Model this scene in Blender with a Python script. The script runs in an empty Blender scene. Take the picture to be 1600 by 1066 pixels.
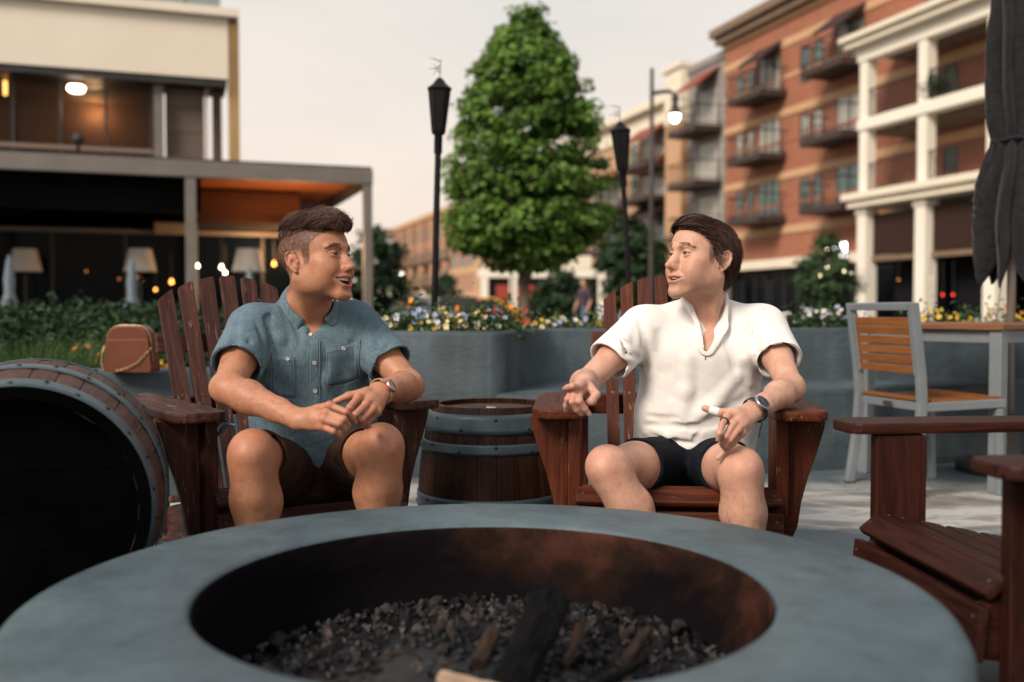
import bpy, bmesh, math, random
import numpy as np
from mathutils import Vector, Matrix
R = math.radians
rng = np.random.default_rng(7)
random.seed(7)
C = bpy.context.scene.collection
SC = bpy.context.scene

# ------------------------------------------------------------------ camera
CAM_H, FPX, PITCH = 0.85, 1555.6, math.atan(48 / 1555.6)
cam = bpy.data.cameras.new('camera')
cam.lens = 35.0; cam.sensor_width = 36.0; cam.clip_start = 0.05; cam.clip_end = 3000
cam.dof.use_dof = True; cam.dof.focus_distance = 2.92; cam.dof.aperture_fstop = 1.8
camo = bpy.data.objects.new('camera', cam); C.objects.link(camo)
camo.location = (0, 0, CAM_H); camo.rotation_euler = (math.pi / 2 - PITCH, 0, 0)
SC.camera = camo

# ------------------------------------------------------------------ sky, sun, exposure
SUN_EL, SUN_AZ = R(38), R(-140)          # azimuth clockwise from +Y : behind the camera, to its left
world = bpy.data.worlds.new('World'); SC.world = world; world.use_nodes = True
wn = world.node_tree; wn.nodes.clear()
w_out = wn.nodes.new('ShaderNodeOutputWorld')
sky = wn.nodes.new('ShaderNodeTexSky'); sky.sky_type = 'NISHITA'; sky.sun_disc = False
sky.sun_elevation = SUN_EL; sky.sun_rotation = SUN_AZ
sky.dust_density = 3.0; sky.air_density = 1.0; sky.ozone_density = 1.0
bg_sky = wn.nodes.new('ShaderNodeBackground'); bg_sky.inputs['Strength'].default_value = 0.012
wn.links.new(sky.outputs['Color'], bg_sky.inputs['Color'])
# thin even evening cloud in front of the clear sky: cream overhead, peach towards the horizon, the same all the way round
tc = wn.nodes.new('ShaderNodeTexCoord'); sep = wn.nodes.new('ShaderNodeSeparateXYZ')
wn.links.new(tc.outputs['Generated'], sep.inputs[0])
rampw = wn.nodes.new('ShaderNodeValToRGB')
cr = rampw.color_ramp
cr.elements[0].position = 0.0; cr.elements[0].color = (0.94, 0.75, 0.60, 1)
cr.elements[1].position = 1.0; cr.elements[1].color = (0.64, 0.69, 0.74, 1)
for pos, col in ((0.07, (0.94, 0.78, 0.655, 1)), (0.2, (0.885, 0.795, 0.70, 1)), (0.34, (0.82, 0.775, 0.715, 1)), (0.6, (0.69, 0.705, 0.72, 1))):
    e = cr.elements.new(pos); e.color = col
wn.links.new(sep.outputs['Z'], rampw.inputs['Fac'])
bg_cloud = wn.nodes.new('ShaderNodeBackground'); bg_cloud.inputs['Strength'].default_value = 0.82
wmap = wn.nodes.new('ShaderNodeMapping'); wmap.inputs['Scale'].default_value = (1.6, 1.6, 6.0); wn.links.new(tc.outputs['Generated'], wmap.inputs['Vector'])
wnoise = wn.nodes.new('ShaderNodeTexNoise'); wnoise.inputs['Scale'].default_value = 1.7; wnoise.inputs['Detail'].default_value = 5; wn.links.new(wmap.outputs['Vector'], wnoise.inputs['Vector'])
wr2 = wn.nodes.new('ShaderNodeValToRGB'); wr2.color_ramp.elements[0].position = .3; wr2.color_ramp.elements[0].color = (.91, .925, .95, 1); wr2.color_ramp.elements[1].position = .7; wr2.color_ramp.elements[1].color = (1.06, 1.04, 1.02, 1)
wn.links.new(wnoise.outputs['Fac'], wr2.inputs['Fac'])
wmix = wn.nodes.new('ShaderNodeMix'); wmix.data_type = 'RGBA'; wmix.blend_type = 'MULTIPLY'; wmix.inputs[0].default_value = 1.0
wn.links.new(rampw.outputs['Color'], wmix.inputs[6]); wn.links.new(wr2.outputs['Color'], wmix.inputs[7])
wn.links.new(wmix.outputs[2], bg_cloud.inputs['Color'])
w_add = wn.nodes.new('ShaderNodeAddShader')
wn.links.new(bg_sky.outputs[0], w_add.inputs[0]); wn.links.new(bg_cloud.outputs[0], w_add.inputs[1])
wn.links.new(w_add.outputs[0], w_out.inputs['Surface'])

sl = bpy.data.lights.new('sun', 'SUN'); sl.energy = 3.4; sl.angle = R(20); sl.color = (1.0, 0.86, 0.73)
so = bpy.data.objects.new('sun', sl); C.objects.link(so)
sdir = Vector((math.sin(SUN_AZ) * math.cos(SUN_EL), math.cos(SUN_AZ) * math.cos(SUN_EL), math.sin(SUN_EL)))
so.rotation_euler = (-sdir).to_track_quat('-Z', 'Y').to_euler(); so.location = sdir * 60

SC.view_settings.view_transform = 'Standard'; SC.view_settings.look = 'None'
SC.view_settings.exposure = 0.28; SC.view_settings.gamma = 1.0; SC.view_settings.use_curve_mapping = False
SC.render.engine = 'CYCLES'
SC.cycles.use_denoising = True
try: SC.cycles.denoiser = 'OPENIMAGEDENOISE'
except Exception: pass
SC.cycles.max_bounces = 6; SC.cycles.diffuse_bounces = 3; SC.cycles.glossy_bounces = 3
SC.cycles.transparent_max_bounces = 8; SC.cycles.sample_clamp_indirect = 4.0

# ------------------------------------------------------------------ helpers: placing
def at(px, py, d):
    """the point at depth d (metres along +Y) that the photograph shows at pixel px, py"""
    x = (px - 800) / FPX; yu = -(py - 533) / FPX
    c, s = math.cos(PITCH), math.sin(PITCH)
    dx, dy, dz = x, c + s * yu, -s + c * yu
    k = d / dy
    return np.array((dx * k, d, CAM_H + dz * k))

def atz(px, z, d):
    return np.array(((px - 800) / FPX * d, d, z))

def unit(v):
    v = np.asarray(v, float); return v / max(1e-9, np.linalg.norm(v))

def link(name, me, mat=None, parent=None, M=None, smooth=False):
    o = bpy.data.objects.new(name, me); C.objects.link(o)
    if mat is not None and len(me.materials) == 0: me.materials.append(mat)
    if parent is not None: o.parent = parent
    if M is not None: o.matrix_local = Matrix(M)
    return o

def thing(name, label, cat, loc=(0, 0, 0), rotz=0.0, group=None):
    o = bpy.data.objects.new(name, None); C.objects.link(o)
    o.empty_display_size = 0.05
    o.location = loc; o.rotation_euler = (0, 0, rotz)
    o['label'] = label; o['category'] = cat
    if group: o['group'] = group
    return o

def tag(o, label, cat, group=None, kind=None):
    if label: o['label'] = label
    if cat: o['category'] = cat
    if group: o['group'] = group
    if kind: o['kind'] = kind
    return o

def structure(o, label=None):
    o['kind'] = 'structure'
    if label: o['label'] = label
    return o

def copy_tree(o, parent=None):
    c = o.copy(); C.objects.link(c)
    if parent is not None:
        c.parent = parent; c.matrix_parent_inverse = o.matrix_parent_inverse.copy()
    for ch in list(o.children): copy_tree(ch, c)
    return c

# ------------------------------------------------------------------ helpers: meshes
def mesh(name, V, F, smooth=False, mat=None):
    me = bpy.data.meshes.new(name)
    me.from_pydata([tuple(v) for v in V], [], [tuple(f) for f in F])
    if smooth: me.polygons.foreach_set('use_smooth', np.ones(len(me.polygons), bool))
    if mat is not None: me.materials.append(mat)
    me.update(); return me

def mesh_np(name, V, Q, smooth=True, mat=None):
    """fast mesh from (N,3) verts and (M,k) faces"""
    V = np.asarray(V, np.float32); Q = np.asarray(Q, np.int32); k = Q.shape[1]
    me = bpy.data.meshes.new(name)
    me.vertices.add(len(V)); me.vertices.foreach_set('co', V.ravel())
    me.loops.add(Q.size); me.loops.foreach_set('vertex_index', Q.ravel())
    me.polygons.add(len(Q))
    me.polygons.foreach_set('loop_start', np.arange(0, Q.size, k, dtype=np.int32))
    me.polygons.foreach_set('loop_total', np.full(len(Q), k, np.int32))
    me.polygons.foreach_set('use_smooth', np.full(len(Q), bool(smooth)))
    me.update(calc_edges=True)
    if mat is not None: me.materials.append(mat)
    return me

def set_color(me, name, col):
    a = me.color_attributes.new(name, 'FLOAT_COLOR', 'POINT')
    c = np.ones((len(me.vertices), 4), np.float32); c[:, :col.shape[1]] = col
    a.data.foreach_set('color', c.ravel())

class MB:
    """collects shapes into one mesh"""
    def __init__(s): s.V = []; s.F = []
    def add(s, V, F):
        b = len(s.V); s.V += [tuple(v) for v in V]; s.F += [tuple(i + b for i in f) for f in F]; return s
    def box(s, lo, hi):
        x0, y0, z0 = lo; x1, y1, z1 = hi
        return s.add([(x0,y0,z0),(x1,y0,z0),(x1,y1,z0),(x0,y1,z0),(x0,y0,z1),(x1,y0,z1),(x1,y1,z1),(x0,y1,z1)],
                     [(0,3,2,1),(4,5,6,7),(0,1,5,4),(1,2,6,5),(2,3,7,6),(3,0,4,7)])
    def tube(s, pts, rad, seg=8, cap=True):
        pts = [np.asarray(p, float) for p in pts]; n = len(pts)
        if np.isscalar(rad): rad = [rad] * n
        V = []; F = []
        t0 = unit(pts[1] - pts[0]); up = np.array((0, 0, 1.)) if abs(t0[2]) < .9 else np.array((1., 0, 0))
        a = unit(np.cross(up, t0))
        for i in range(n):
            t = unit(pts[min(i + 1, n - 1)] - pts[max(i - 1, 0)])
            a = unit(a - t * np.dot(a, t)); b = np.cross(t, a)
            for k in range(seg):
                th = 2 * math.pi * k / seg
                V.append(pts[i] + rad[i] * (math.cos(th) * a + math.sin(th) * b))
        for i in range(n - 1):
            for k in range(seg):
                k2 = (k + 1) % seg
                F.append((i * seg + k, i * seg + k2, (i + 1) * seg + k2, (i + 1) * seg + k))
        if cap:
            F.append(tuple(range(seg))[::-1]); F.append(tuple((n - 1) * seg + k for k in range(seg)))
        return s.add(V, F)
    def lathe(s, prof, seg=32, closed=False):
        V = []; F = []; n = len(prof)
        for r, z in prof:
            for k in range(seg):
                th = 2 * math.pi * k / seg; V.append((r * math.cos(th), r * math.sin(th), z))
        for i in range(n - (0 if closed else 1)):
            j = (i + 1) % n
            for k in range(seg):
                k2 = (k + 1) % seg
                F.append((i * seg + k, i * seg + k2, j * seg + k2, j * seg + k))
        return s.add(V, F)
    def prism(s, outline, z0, z1):
        n = len(outline)
        V = [(x, y, z0) for x, y in outline] + [(x, y, z1) for x, y in outline]
        F = [tuple(range(n))[::-1], tuple(range(n, 2 * n))] + [(i, (i + 1) % n, n + (i + 1) % n, n + i) for i in range(n)]
        return s.add(V, F)
    def mesh(s, name, mat=None, smooth=False): return mesh(name, s.V, s.F, smooth, mat)
    def build(s, name, mat=None, parent=None, M=None, smooth=False, bevel=0, bseg=2):
        me = s.mesh(name, mat, smooth)
        if bevel: bevel_mesh(me, bevel, bseg)
        return link(name, me, None, parent, M)

def bevel_mesh(me, w, seg=2, smooth=True):
    bm = bmesh.new(); bm.from_mesh(me)
    bmesh.ops.recalc_face_normals(bm, faces=bm.faces)
    es = [e for e in bm.edges if len(e.link_faces) == 2 and e.calc_face_angle(0) > 0.45]
    bmesh.ops.bevel(bm, geom=es, offset=w, segments=seg, profile=0.6, affect='EDGES', clamp_overlap=True)
    bm.to_mesh(me); bm.free(); me.update()

_bx = {}
def box_mesh(dx, dy, dz, bevel, mat):
    key = (round(dx, 4), round(dy, 4), round(dz, 4), bevel, mat.name if mat else '')
    if key not in _bx:
        m = MB().box((-dx / 2, -dy / 2, -dz / 2), (dx / 2, dy / 2, dz / 2)).mesh('box', mat)
        if bevel: bevel_mesh(m, bevel, 2)
        _bx[key] = m
    return _bx[key]

def bx(name, lo, hi, mat, parent=None, bevel=0.0):
    lo = np.array(lo, float); hi = np.array(hi, float); d = hi - lo
    o = link(name, box_mesh(*d, bevel, mat), None, parent)
    o.location = (lo + hi) / 2
    return o

def frame(x, up):
    """3x3 with columns X (given), Y, Z (close to up)"""
    x = unit(x); y = unit(np.cross(up, x)); z = np.cross(x, y)
    return np.stack([x, y, z], 1)

def mat4(R3, t):
    M = np.eye(4); M[:3, :3] = R3; M[:3, 3] = t; return M

def board(name, p0, p1, w, t, up, mat, parent=None, bevel=0.004):
    """plank from p0 to p1: local X runs along it, Y across (w), Z its thickness (t) towards up"""
    p0 = np.array(p0, float); p1 = np.array(p1, float)
    L = np.linalg.norm(p1 - p0)
    return link(name, box_mesh(L, w, t, bevel, mat), None, parent, mat4(frame(p1 - p0, np.array(up, float)), (p0 + p1) / 2))

# ------------------------------------------------------------------ helpers: materials
def nd(nt, typ, **kw):
    n = nt.nodes.new(typ)
    for k, v in kw.items(): setattr(n, k, v)
    return n

def new_mat(name):
    m = bpy.data.materials.new(name); m.use_nodes = True
    nt = m.node_tree; return m, nt, nt.nodes['Principled BSDF']

def L_(nt, a, b): nt.links.new(a, b)

def ramp(nt, fac, stops):
    r = nd(nt, 'ShaderNodeValToRGB'); el = r.color_ramp.elements
    while len(el) < len(stops): el.new(0.5)
    for e, (p, c) in zip(el, stops): e.position = p; e.color = (*c, 1) if len(c) == 3 else c
    L_(nt, fac, r.inputs['Fac']); return r.outputs['Color']

def coords(nt, scale=(1, 1, 1), kind='Object', rot=(0, 0, 0)):
    t = nd(nt, 'ShaderNodeTexCoord'); m = nd(nt, 'ShaderNodeMapping')
    m.inputs['Scale'].default_value = scale; m.inputs['Rotation'].default_value = rot
    L_(nt, t.outputs[kind], m.inputs['Vector']); return m.outputs['Vector']

def noise(nt, vec, scale, detail=4, rough=0.55, out='Fac', dist=0.0):
    n = nd(nt, 'ShaderNodeTexNoise'); n.inputs['Scale'].default_value = scale
    n.inputs['Detail'].default_value = detail; n.inputs['Roughness'].default_value = rough
    n.inputs['Distortion'].default_value = dist
    L_(nt, vec, n.inputs['Vector']); return n.outputs[out]

def bump(nt, bs, h, strength=0.3, dist=0.01):
    b = nd(nt, 'ShaderNodeBump'); b.inputs['Strength'].default_value = strength; b.inputs['Distance'].default_value = dist
    L_(nt, h, b.inputs['Height'])
    prev = bs.inputs['Normal'].links
    if prev: L_(nt, prev[0].from_socket, b.inputs['Normal'])
    L_(nt, b.outputs['Normal'], bs.inputs['Normal'])

def mixc(nt, fac, a, b, mode='MIX'):
    m = nd(nt, 'ShaderNodeMix', data_type='RGBA', blend_type=mode)
    for s, v in ((m.inputs[0], fac), (m.inputs[6], a), (m.inputs[7], b)):
        if hasattr(v, 'node'): L_(nt, v, s)
        elif isinstance(v, (int, float)): s.default_value = v
        else: s.default_value = (*v, 1)
    return m.outputs[2]

def objrand(nt):
    return nd(nt, 'ShaderNodeObjectInfo').outputs['Random']

def jitter(nt, col, amt, sat=0.0, hue=0.0):
    """per-object shift of brightness"""
    h = nd(nt, 'ShaderNodeHueSaturation'); r = objrand(nt)
    mr = nd(nt, 'ShaderNodeMapRange'); mr.inputs[3].default_value = 1 - amt; mr.inputs[4].default_value = 1 + amt
    L_(nt, r, mr.inputs[0]); L_(nt, mr.outputs[0], h.inputs['Value']); L_(nt, col, h.inputs['Color']); return h.outputs['Color']

def pm(name, c1, c2=None, scale=8, rough=0.6, bmp=0.0, bscale=60, bdist=0.003, metallic=0.0, stretch=(1, 1, 1),
       spec=0.3, coat=0.0, rand=0.0, detail=5, lo=0.3, hi=0.7, rough2=None, trans=0.0):
    m, nt, bs = new_mat(name)
    v = coords(nt, stretch)
    f = noise(nt, v, scale, detail)
    col = ramp(nt, f, [(lo, c1), (hi, c2 or c1)])
    if rand: col = jitter(nt, col, rand)
    L_(nt, col, bs.inputs['Base Color'])
    bs.inputs['Roughness'].default_value = rough
    if rough2 is not None:
        mr = nd(nt, 'ShaderNodeMapRange'); mr.inputs[1].default_value = .3; mr.inputs[2].default_value = .7
        mr.inputs[3].default_value = rough; mr.inputs[4].default_value = rough2
        L_(nt, f, mr.inputs[0]); L_(nt, mr.outputs[0], bs.inputs['Roughness'])
    bs.inputs['Metallic'].default_value = metallic; bs.inputs['Specular IOR Level'].default_value = spec
    bs.inputs['Coat Weight'].default_value = coat
    if bmp: bump(nt, bs, noise(nt, v, bscale, 4), bmp, bdist)
    return m

def wood(name, dark, light, rough=0.5, grain=1.0, rand=0.12, bmp=0.5, wear=None, wear_amt=0.0, fine=1.0):
    """grain runs along local X"""
    m, nt, bs = new_mat(name)
    t = nd(nt, 'ShaderNodeTexCoord'); oi = nd(nt, 'ShaderNodeObjectInfo')
    off = nd(nt, 'ShaderNodeVectorMath', operation='SCALE'); off.inputs[0].default_value = (13.7, 7.1, 3.3)
    L_(nt, oi.outputs['Random'], off.inputs['Scale'])
    ad = nd(nt, 'ShaderNodeVectorMath', operation='ADD'); L_(nt, t.outputs['Object'], ad.inputs[0]); L_(nt, off.outputs[0], ad.inputs[1])
    mp = nd(nt, 'ShaderNodeMapping'); mp.inputs['Scale'].default_value = (1.2, 14, 14); L_(nt, ad.outputs[0], mp.inputs['Vector'])
    f = noise(nt, mp.outputs[0], 3.0 * grain, 5, 0.6, dist=1.2)
    mp2 = nd(nt, 'ShaderNodeMapping'); mp2.inputs['Scale'].default_value = (3.0, 90 * fine, 90 * fine); L_(nt, ad.outputs[0], mp2.inputs['Vector'])
    f2 = noise(nt, mp2.outputs[0], 3.0, 3, 0.6)
    col = ramp(nt, f, [(0.3, dark), (0.72, light)])
    col = mixc(nt, 0.35, col, ramp(nt, f2, [(0.35, (0.25, 0.25, 0.25)), (0.65, (1, 1, 1))]), 'MULTIPLY')
    if wear is not None:
        mp3 = nd(nt, 'ShaderNodeMapping'); mp3.inputs['Scale'].default_value = (4, 22, 22); L_(nt, ad.outputs[0], mp3.inputs['Vector'])
        w = ramp(nt, noise(nt, mp3.outputs[0], 2.4, 6, 0.7, dist=0.8), [(0.62 - wear_amt * .3, (0, 0, 0)), (0.68 - wear_amt * .25, (1, 1, 1))])
        col = mixc(nt, w, col, wear)
    col = jitter(nt, col, rand)
    L_(nt, col, bs.inputs['Base Color']); bs.inputs['Roughness'].default_value = rough; bs.inputs['Specular IOR Level'].default_value = .17
    bump(nt, bs, f2, bmp, 0.0015); bump(nt, bs, f, bmp * .6, 0.002)
    return m

def emit(name, col, strength):
    m, nt, bs = new_mat(name)
    bs.inputs['Base Color'].default_value = (*col, 1)
    bs.inputs['Emission Color'].default_value = (*col, 1); bs.inputs['Emission Strength'].default_value = strength
    return m
# ------------------------------------------------------------------ implicit surfaces (for bodies and clothes)
F4 = np.float32
class Field:
    """ordered list of shapes joined smoothly; every shape has a bounding box so far ones can be skipped"""
    def __init__(s): s.p = []; s.ops = []
    def _add(s, f, lo, hi, k, op):
        s.p.append((f, np.array(lo, float) - k - .004, np.array(hi, float) + k + .004, k, op)); return s
    def cone(s, a, b, r1, r2=None, k=.02, op='u', flat=None):
        """tapered capsule; flat=(direction, factor) squeezes it along a direction"""
        a = np.array(a, float); b = np.array(b, float); r2 = r1 if r2 is None else r2
        ba = (b - a); l2 = max(1e-9, float(ba @ ba)); a4, ba4 = a.astype(F4), ba.astype(F4)
        if flat is None:
            def f(P):
                pa = P - a4; t = np.clip(pa @ ba4 / F4(l2), 0, 1)
                q = pa - t[:, None] * ba4
                return np.sqrt(np.einsum('ij,ij->i', q, q)) - (F4(r1) + F4(r2 - r1) * t)
        else:
            n = unit(flat[0]); fac = flat[1]
            n4 = n.astype(F4)
            def f(P):
                pa = P - a4; t = np.clip(pa @ ba4 / F4(l2), 0, 1)
                q = pa - t[:, None] * ba4
                h = q @ n4; q = q + (h * F4(1 / fac - 1))[:, None] * n4
                d = np.sqrt(np.einsum('ij,ij->i', q, q)) - (F4(r1) + F4(r2 - r1) * t)
                return d * F4(min(1, fac) * .5 + .5)
        R_ = max(r1, r2) * (1 if flat is None else max(1, flat[1]))
        return s._add(f, np.minimum(a, b) - R_, np.maximum(a, b) + R_, k, op)
    def chain(s, pts, rads, k=.01, op='u', **kw):
        for i in range(len(pts) - 1): s.cone(pts[i], pts[i + 1], rads[i], rads[i + 1], k, op, **kw)
        return s
    def ell(s, c, r, rot=None, k=.02, op='u'):
        c = np.array(c, float); r = np.array(r, float) * np.ones(3); Rm = np.eye(3) if rot is None else np.array(rot)
        c4, r4, R4 = c.astype(F4), r.astype(F4), Rm.astype(F4)
        def f(P):
            q = (P - c4) @ R4
            a = q / r4; k0 = np.sqrt(np.einsum('ij,ij->i', a, a)); a = a / r4; k1 = np.sqrt(np.einsum('ij,ij->i', a, a))
            return np.where(k1 > 1e-6, k0 * (k0 - 1) / np.maximum(k1, 1e-6), -F4(r.min()))
        e = np.abs(Rm) @ r
        return s._add(f, c - e, c + e, k, op)
    def half(s, p, n, lo, hi, k=.004, op='s'):
        """half space on the +n side of p, used inside the box lo..hi"""
        p4 = np.array(p, F4); n4 = unit(n).astype(F4)
        return s._add(lambda P: -((P - p4) @ n4), lo, hi, k, op)
    def fn(s, f, lo, hi, k=.01, op='u'): return s._add(f, lo, hi, k, op)
    def group(s, g, M=None, k=.01, op='u'):
        lo = np.min([q[1] for q in g.p if q[4] == 'u'], 0); hi = np.max([q[2] for q in g.p if q[4] == 'u'], 0)
        if M is None: return s._add(lambda P: g(P), lo, hi, k, op)
        M = np.array(M); sc = float(np.cbrt(np.linalg.det(M[:3, :3]))); Rm = (M[:3, :3] / sc).astype(F4); o = M[:3, 3].astype(F4)
        cs = np.array([[x, y, z] for x in (lo[0], hi[0]) for y in (lo[1], hi[1]) for z in (lo[2], hi[2])]) @ M[:3, :3].T + M[:3, 3]
        return s._add(lambda P: g((P - o) @ Rm / F4(sc)) * F4(sc), cs.min(0), cs.max(0), k, op)
    CULL = False
    def __call__(s, P, idx=None):
        P = np.asarray(P, F4); d = np.full(len(P), 10, F4)
        if Field.CULL and idx is None and len(s.p) > 4:      # inside one block only the near shapes matter
            lo, hi = P.min(0) - .012, P.max(0) + .012
            idx = [i for i, q in enumerate(s.p) if q[4] in 'id' or (np.all(q[1] < hi) and np.all(q[2] > lo))]
        for i in (range(len(s.p)) if idx is None else idx):
            f, lo, hi, k, op = s.p[i]; k = F4(max(k, 1e-5))
            e = f(P)
            if op == 'd': d = d + e; continue
            if op == 's':
                h = np.maximum(k - np.abs(d + e), 0) / k; d = np.maximum(d, -e) + h * h * k * F4(.25)
            elif op == 'i':
                h = np.maximum(k - np.abs(d - e), 0) / k; d = np.maximum(d, e) + h * h * k * F4(.25)
            else:
                h = np.maximum(k - np.abs(d - e), 0) / k; d = np.minimum(d, e) - h * h * k * F4(.25)
        return d
    def bounds(s):
        return np.min([q[1] for q in s.p if q[4] == 'u'], 0), np.max([q[2] for q in s.p if q[4] == 'u'], 0)
    def grad(s, P, e=.0015):
        P = np.asarray(P, F4); g = np.empty_like(P)
        for k in range(3):
            o = np.zeros(3, F4); o[k] = e; g[:, k] = s(P + o) - s(P - o)
        return g / np.maximum(np.linalg.norm(g, axis=1), 1e-9)[:, None]

def surface(fld, h, B=14, bounds=None):
    """naive surface nets on the blocks that touch the surface -> verts, quads"""
    lo, hi = fld.bounds() if bounds is None else bounds
    lo = np.array(lo) - 2 * h; hi = np.array(hi) + 2 * h
    nb = np.ceil((hi - lo) / (h * B)).astype(int)
    ii = np.stack(np.meshgrid(*[np.arange(n) for n in nb], indexing='ij'), -1).reshape(-1, 3)
    cen = lo + (ii + .5) * h * B; half = h * (B + 1) / 2
    d = np.concatenate([fld(cen[i:i + 60000]) for i in range(0, len(cen), 60000)])
    keep = ii[np.abs(d) < half * 1.9 + .006]
    plo = np.array([q[1] for q in fld.p]); phi = np.array([q[2] for q in fld.p]); inter = [i for i, q in enumerate(fld.p) if q[4] == 'i']
    n1 = B + 2                                           # one overlap cell on the low side
    g = np.stack(np.meshgrid(*[np.arange(-1, B + 1)] * 3, indexing='ij'), -1).reshape(-1, 3)
    NN = nb * B + 4; stride = np.array([NN[1] * NN[2], NN[2], 1], np.int64)
    cid_all, cv_all, quads = [], [], []
    co = np.stack(np.meshgrid([0, 1], [0, 1], [0, 1], indexing='ij'), -1).reshape(-1, 3)
    edges = [(a, b) for a in range(8) for b in range(a + 1, 8) if np.abs(co[a] - co[b]).sum() == 1]
    Field.CULL = True
    for blk in keep:
        base = blk * B; b0 = lo + (base - 1) * h; b1 = lo + (base + B) * h
        idx = np.nonzero(np.all((plo < b1 + .012) & (phi > b0 - .012), 1))[0]
        if len(idx) == 0: continue
        idx = sorted(set(idx.tolist()) | set(inter))
        P = (lo + (base + g) * h).astype(F4)
        v = fld(P, idx).reshape(n1, n1, n1)
        s = v < 0
        if s.all() or not s.any(): continue
        c8 = np.stack([s[a:n1 - 1 + a, b:n1 - 1 + b, c:n1 - 1 + c] for a, b, c in co], -1)
        mixed = c8.any(-1) & ~c8.all(-1)
        m = np.argwhere(mixed)                            # cell index, -1 offset by one
        vals = np.stack([v[m[:, 0] + a, m[:, 1] + b, m[:, 2] + c] for a, b, c in co], -1)
        acc = np.zeros((len(m), 3)); cn = np.zeros(len(m))
        for a, b in edges:
            va, vb = vals[:, a], vals[:, b]; x = (va < 0) != (vb < 0)
            t = np.where(x, va / np.where(x, va - vb, 1), 0)
            acc += x[:, None] * (co[a] + t[:, None] * (co[b] - co[a])); cn += x
        pos = lo + (base - 1 + m + acc / cn[:, None]) * h
        cid_all.append((base + m) @ stride); cv_all.append(pos)
        for ax in range(3):
            o1, o2 = (ax + 1) % 3, (ax + 2) % 3
            sl0 = [slice(1, n1 - 1)] * 3; sl1 = [slice(1, n1 - 1)] * 3; sl1[ax] = slice(2, n1)
            A, Bq = s[tuple(sl0)], s[tuple(sl1)]
            ch = np.argwhere(A != Bq)
            if not len(ch): continue
            inside = A[ch[:, 0], ch[:, 1], ch[:, 2]]
            p = ch + 1
            e1 = np.zeros(3, int); e1[o1] = 1; e2 = np.zeros(3, int); e2[o2] = 1
            q = np.stack([(base + p - e1 - e2) @ stride, (base + p - e2) @ stride, (base + p) @ stride, (base + p - e1) @ stride], 1)
            q[~inside] = q[~inside][:, ::-1]
            quads.append(q)
    Field.CULL = False
    cid = np.concatenate(cid_all); cv = np.concatenate(cv_all); Q = np.concatenate(quads)
    u, first = np.unique(cid, return_index=True); V = cv[first]
    w = np.searchsorted(u, Q); w = np.clip(w, 0, len(u) - 1); ok = (u[w] == Q).all(1)
    return V.astype(F4), w[ok]

CAMP = np.array((0, 0, CAM_H))
def cast(fld, px, py, d0=2.0, d1=4.2):
    """where the camera ray through a pixel first meets a surface -> point, outward normal"""
    a = at(px, py, 1.0) - CAMP; a = unit(a); t = d0
    for _ in range(220):
        d = float(fld(np.array([CAMP + a * t]))[0])
        if abs(d) < 2e-4: break
        t += d * .6
        if t > d1: break
    p = CAMP + a * t
    return p, fld.grad(np.array([p]), .004)[0].astype(float)

def castn(fld, pix, d0=2.0, it=90):
    A = np.array([unit(at(x, y, 1.0) - CAMP) for x, y in pix]); t = np.full(len(A), d0)
    for _ in range(it):
        d = fld(CAMP + A * t[:, None]).astype(float); t += np.clip(d, -.05, .3) * .65
        t = np.minimum(t, 4.5)
    P = CAMP + A * t[:, None]; return P, fld.grad(P, .004).astype(float)

def patch(fld, corners, nu, nv, off, d0=2.0):
    """grid laid on a surface between four pixel corners (tl, tr, br, bl), lifted by off"""
    tl, tr, br, bl = [np.array(c, float) for c in corners]
    pix = [((1 - v) * ((1 - u) * tl + u * tr) + v * ((1 - u) * bl + u * br)) for v in np.linspace(0, 1, nv) for u in np.linspace(0, 1, nu)]
    P, N = castn(fld, pix, d0)
    V = P + N * off
    F = [(j * nu + i, (j + 1) * nu + i, (j + 1) * nu + i + 1, j * nu + i + 1) for j in range(nv - 1) for i in range(nu - 1)]
    return V, F, N

def reach(p0, px, py, L, sign=-1):
    """point on the pixel's ray at distance L from p0 (the nearer one when sign = -1)"""
    a = unit(at(px, py, 1.0) - CAMP); w = CAMP - np.array(p0); b = a @ w; c = w @ w - L * L; D = b * b - c
    t = -b if D < 0 else -b + sign * math.sqrt(D)
    return CAMP + a * t
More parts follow.
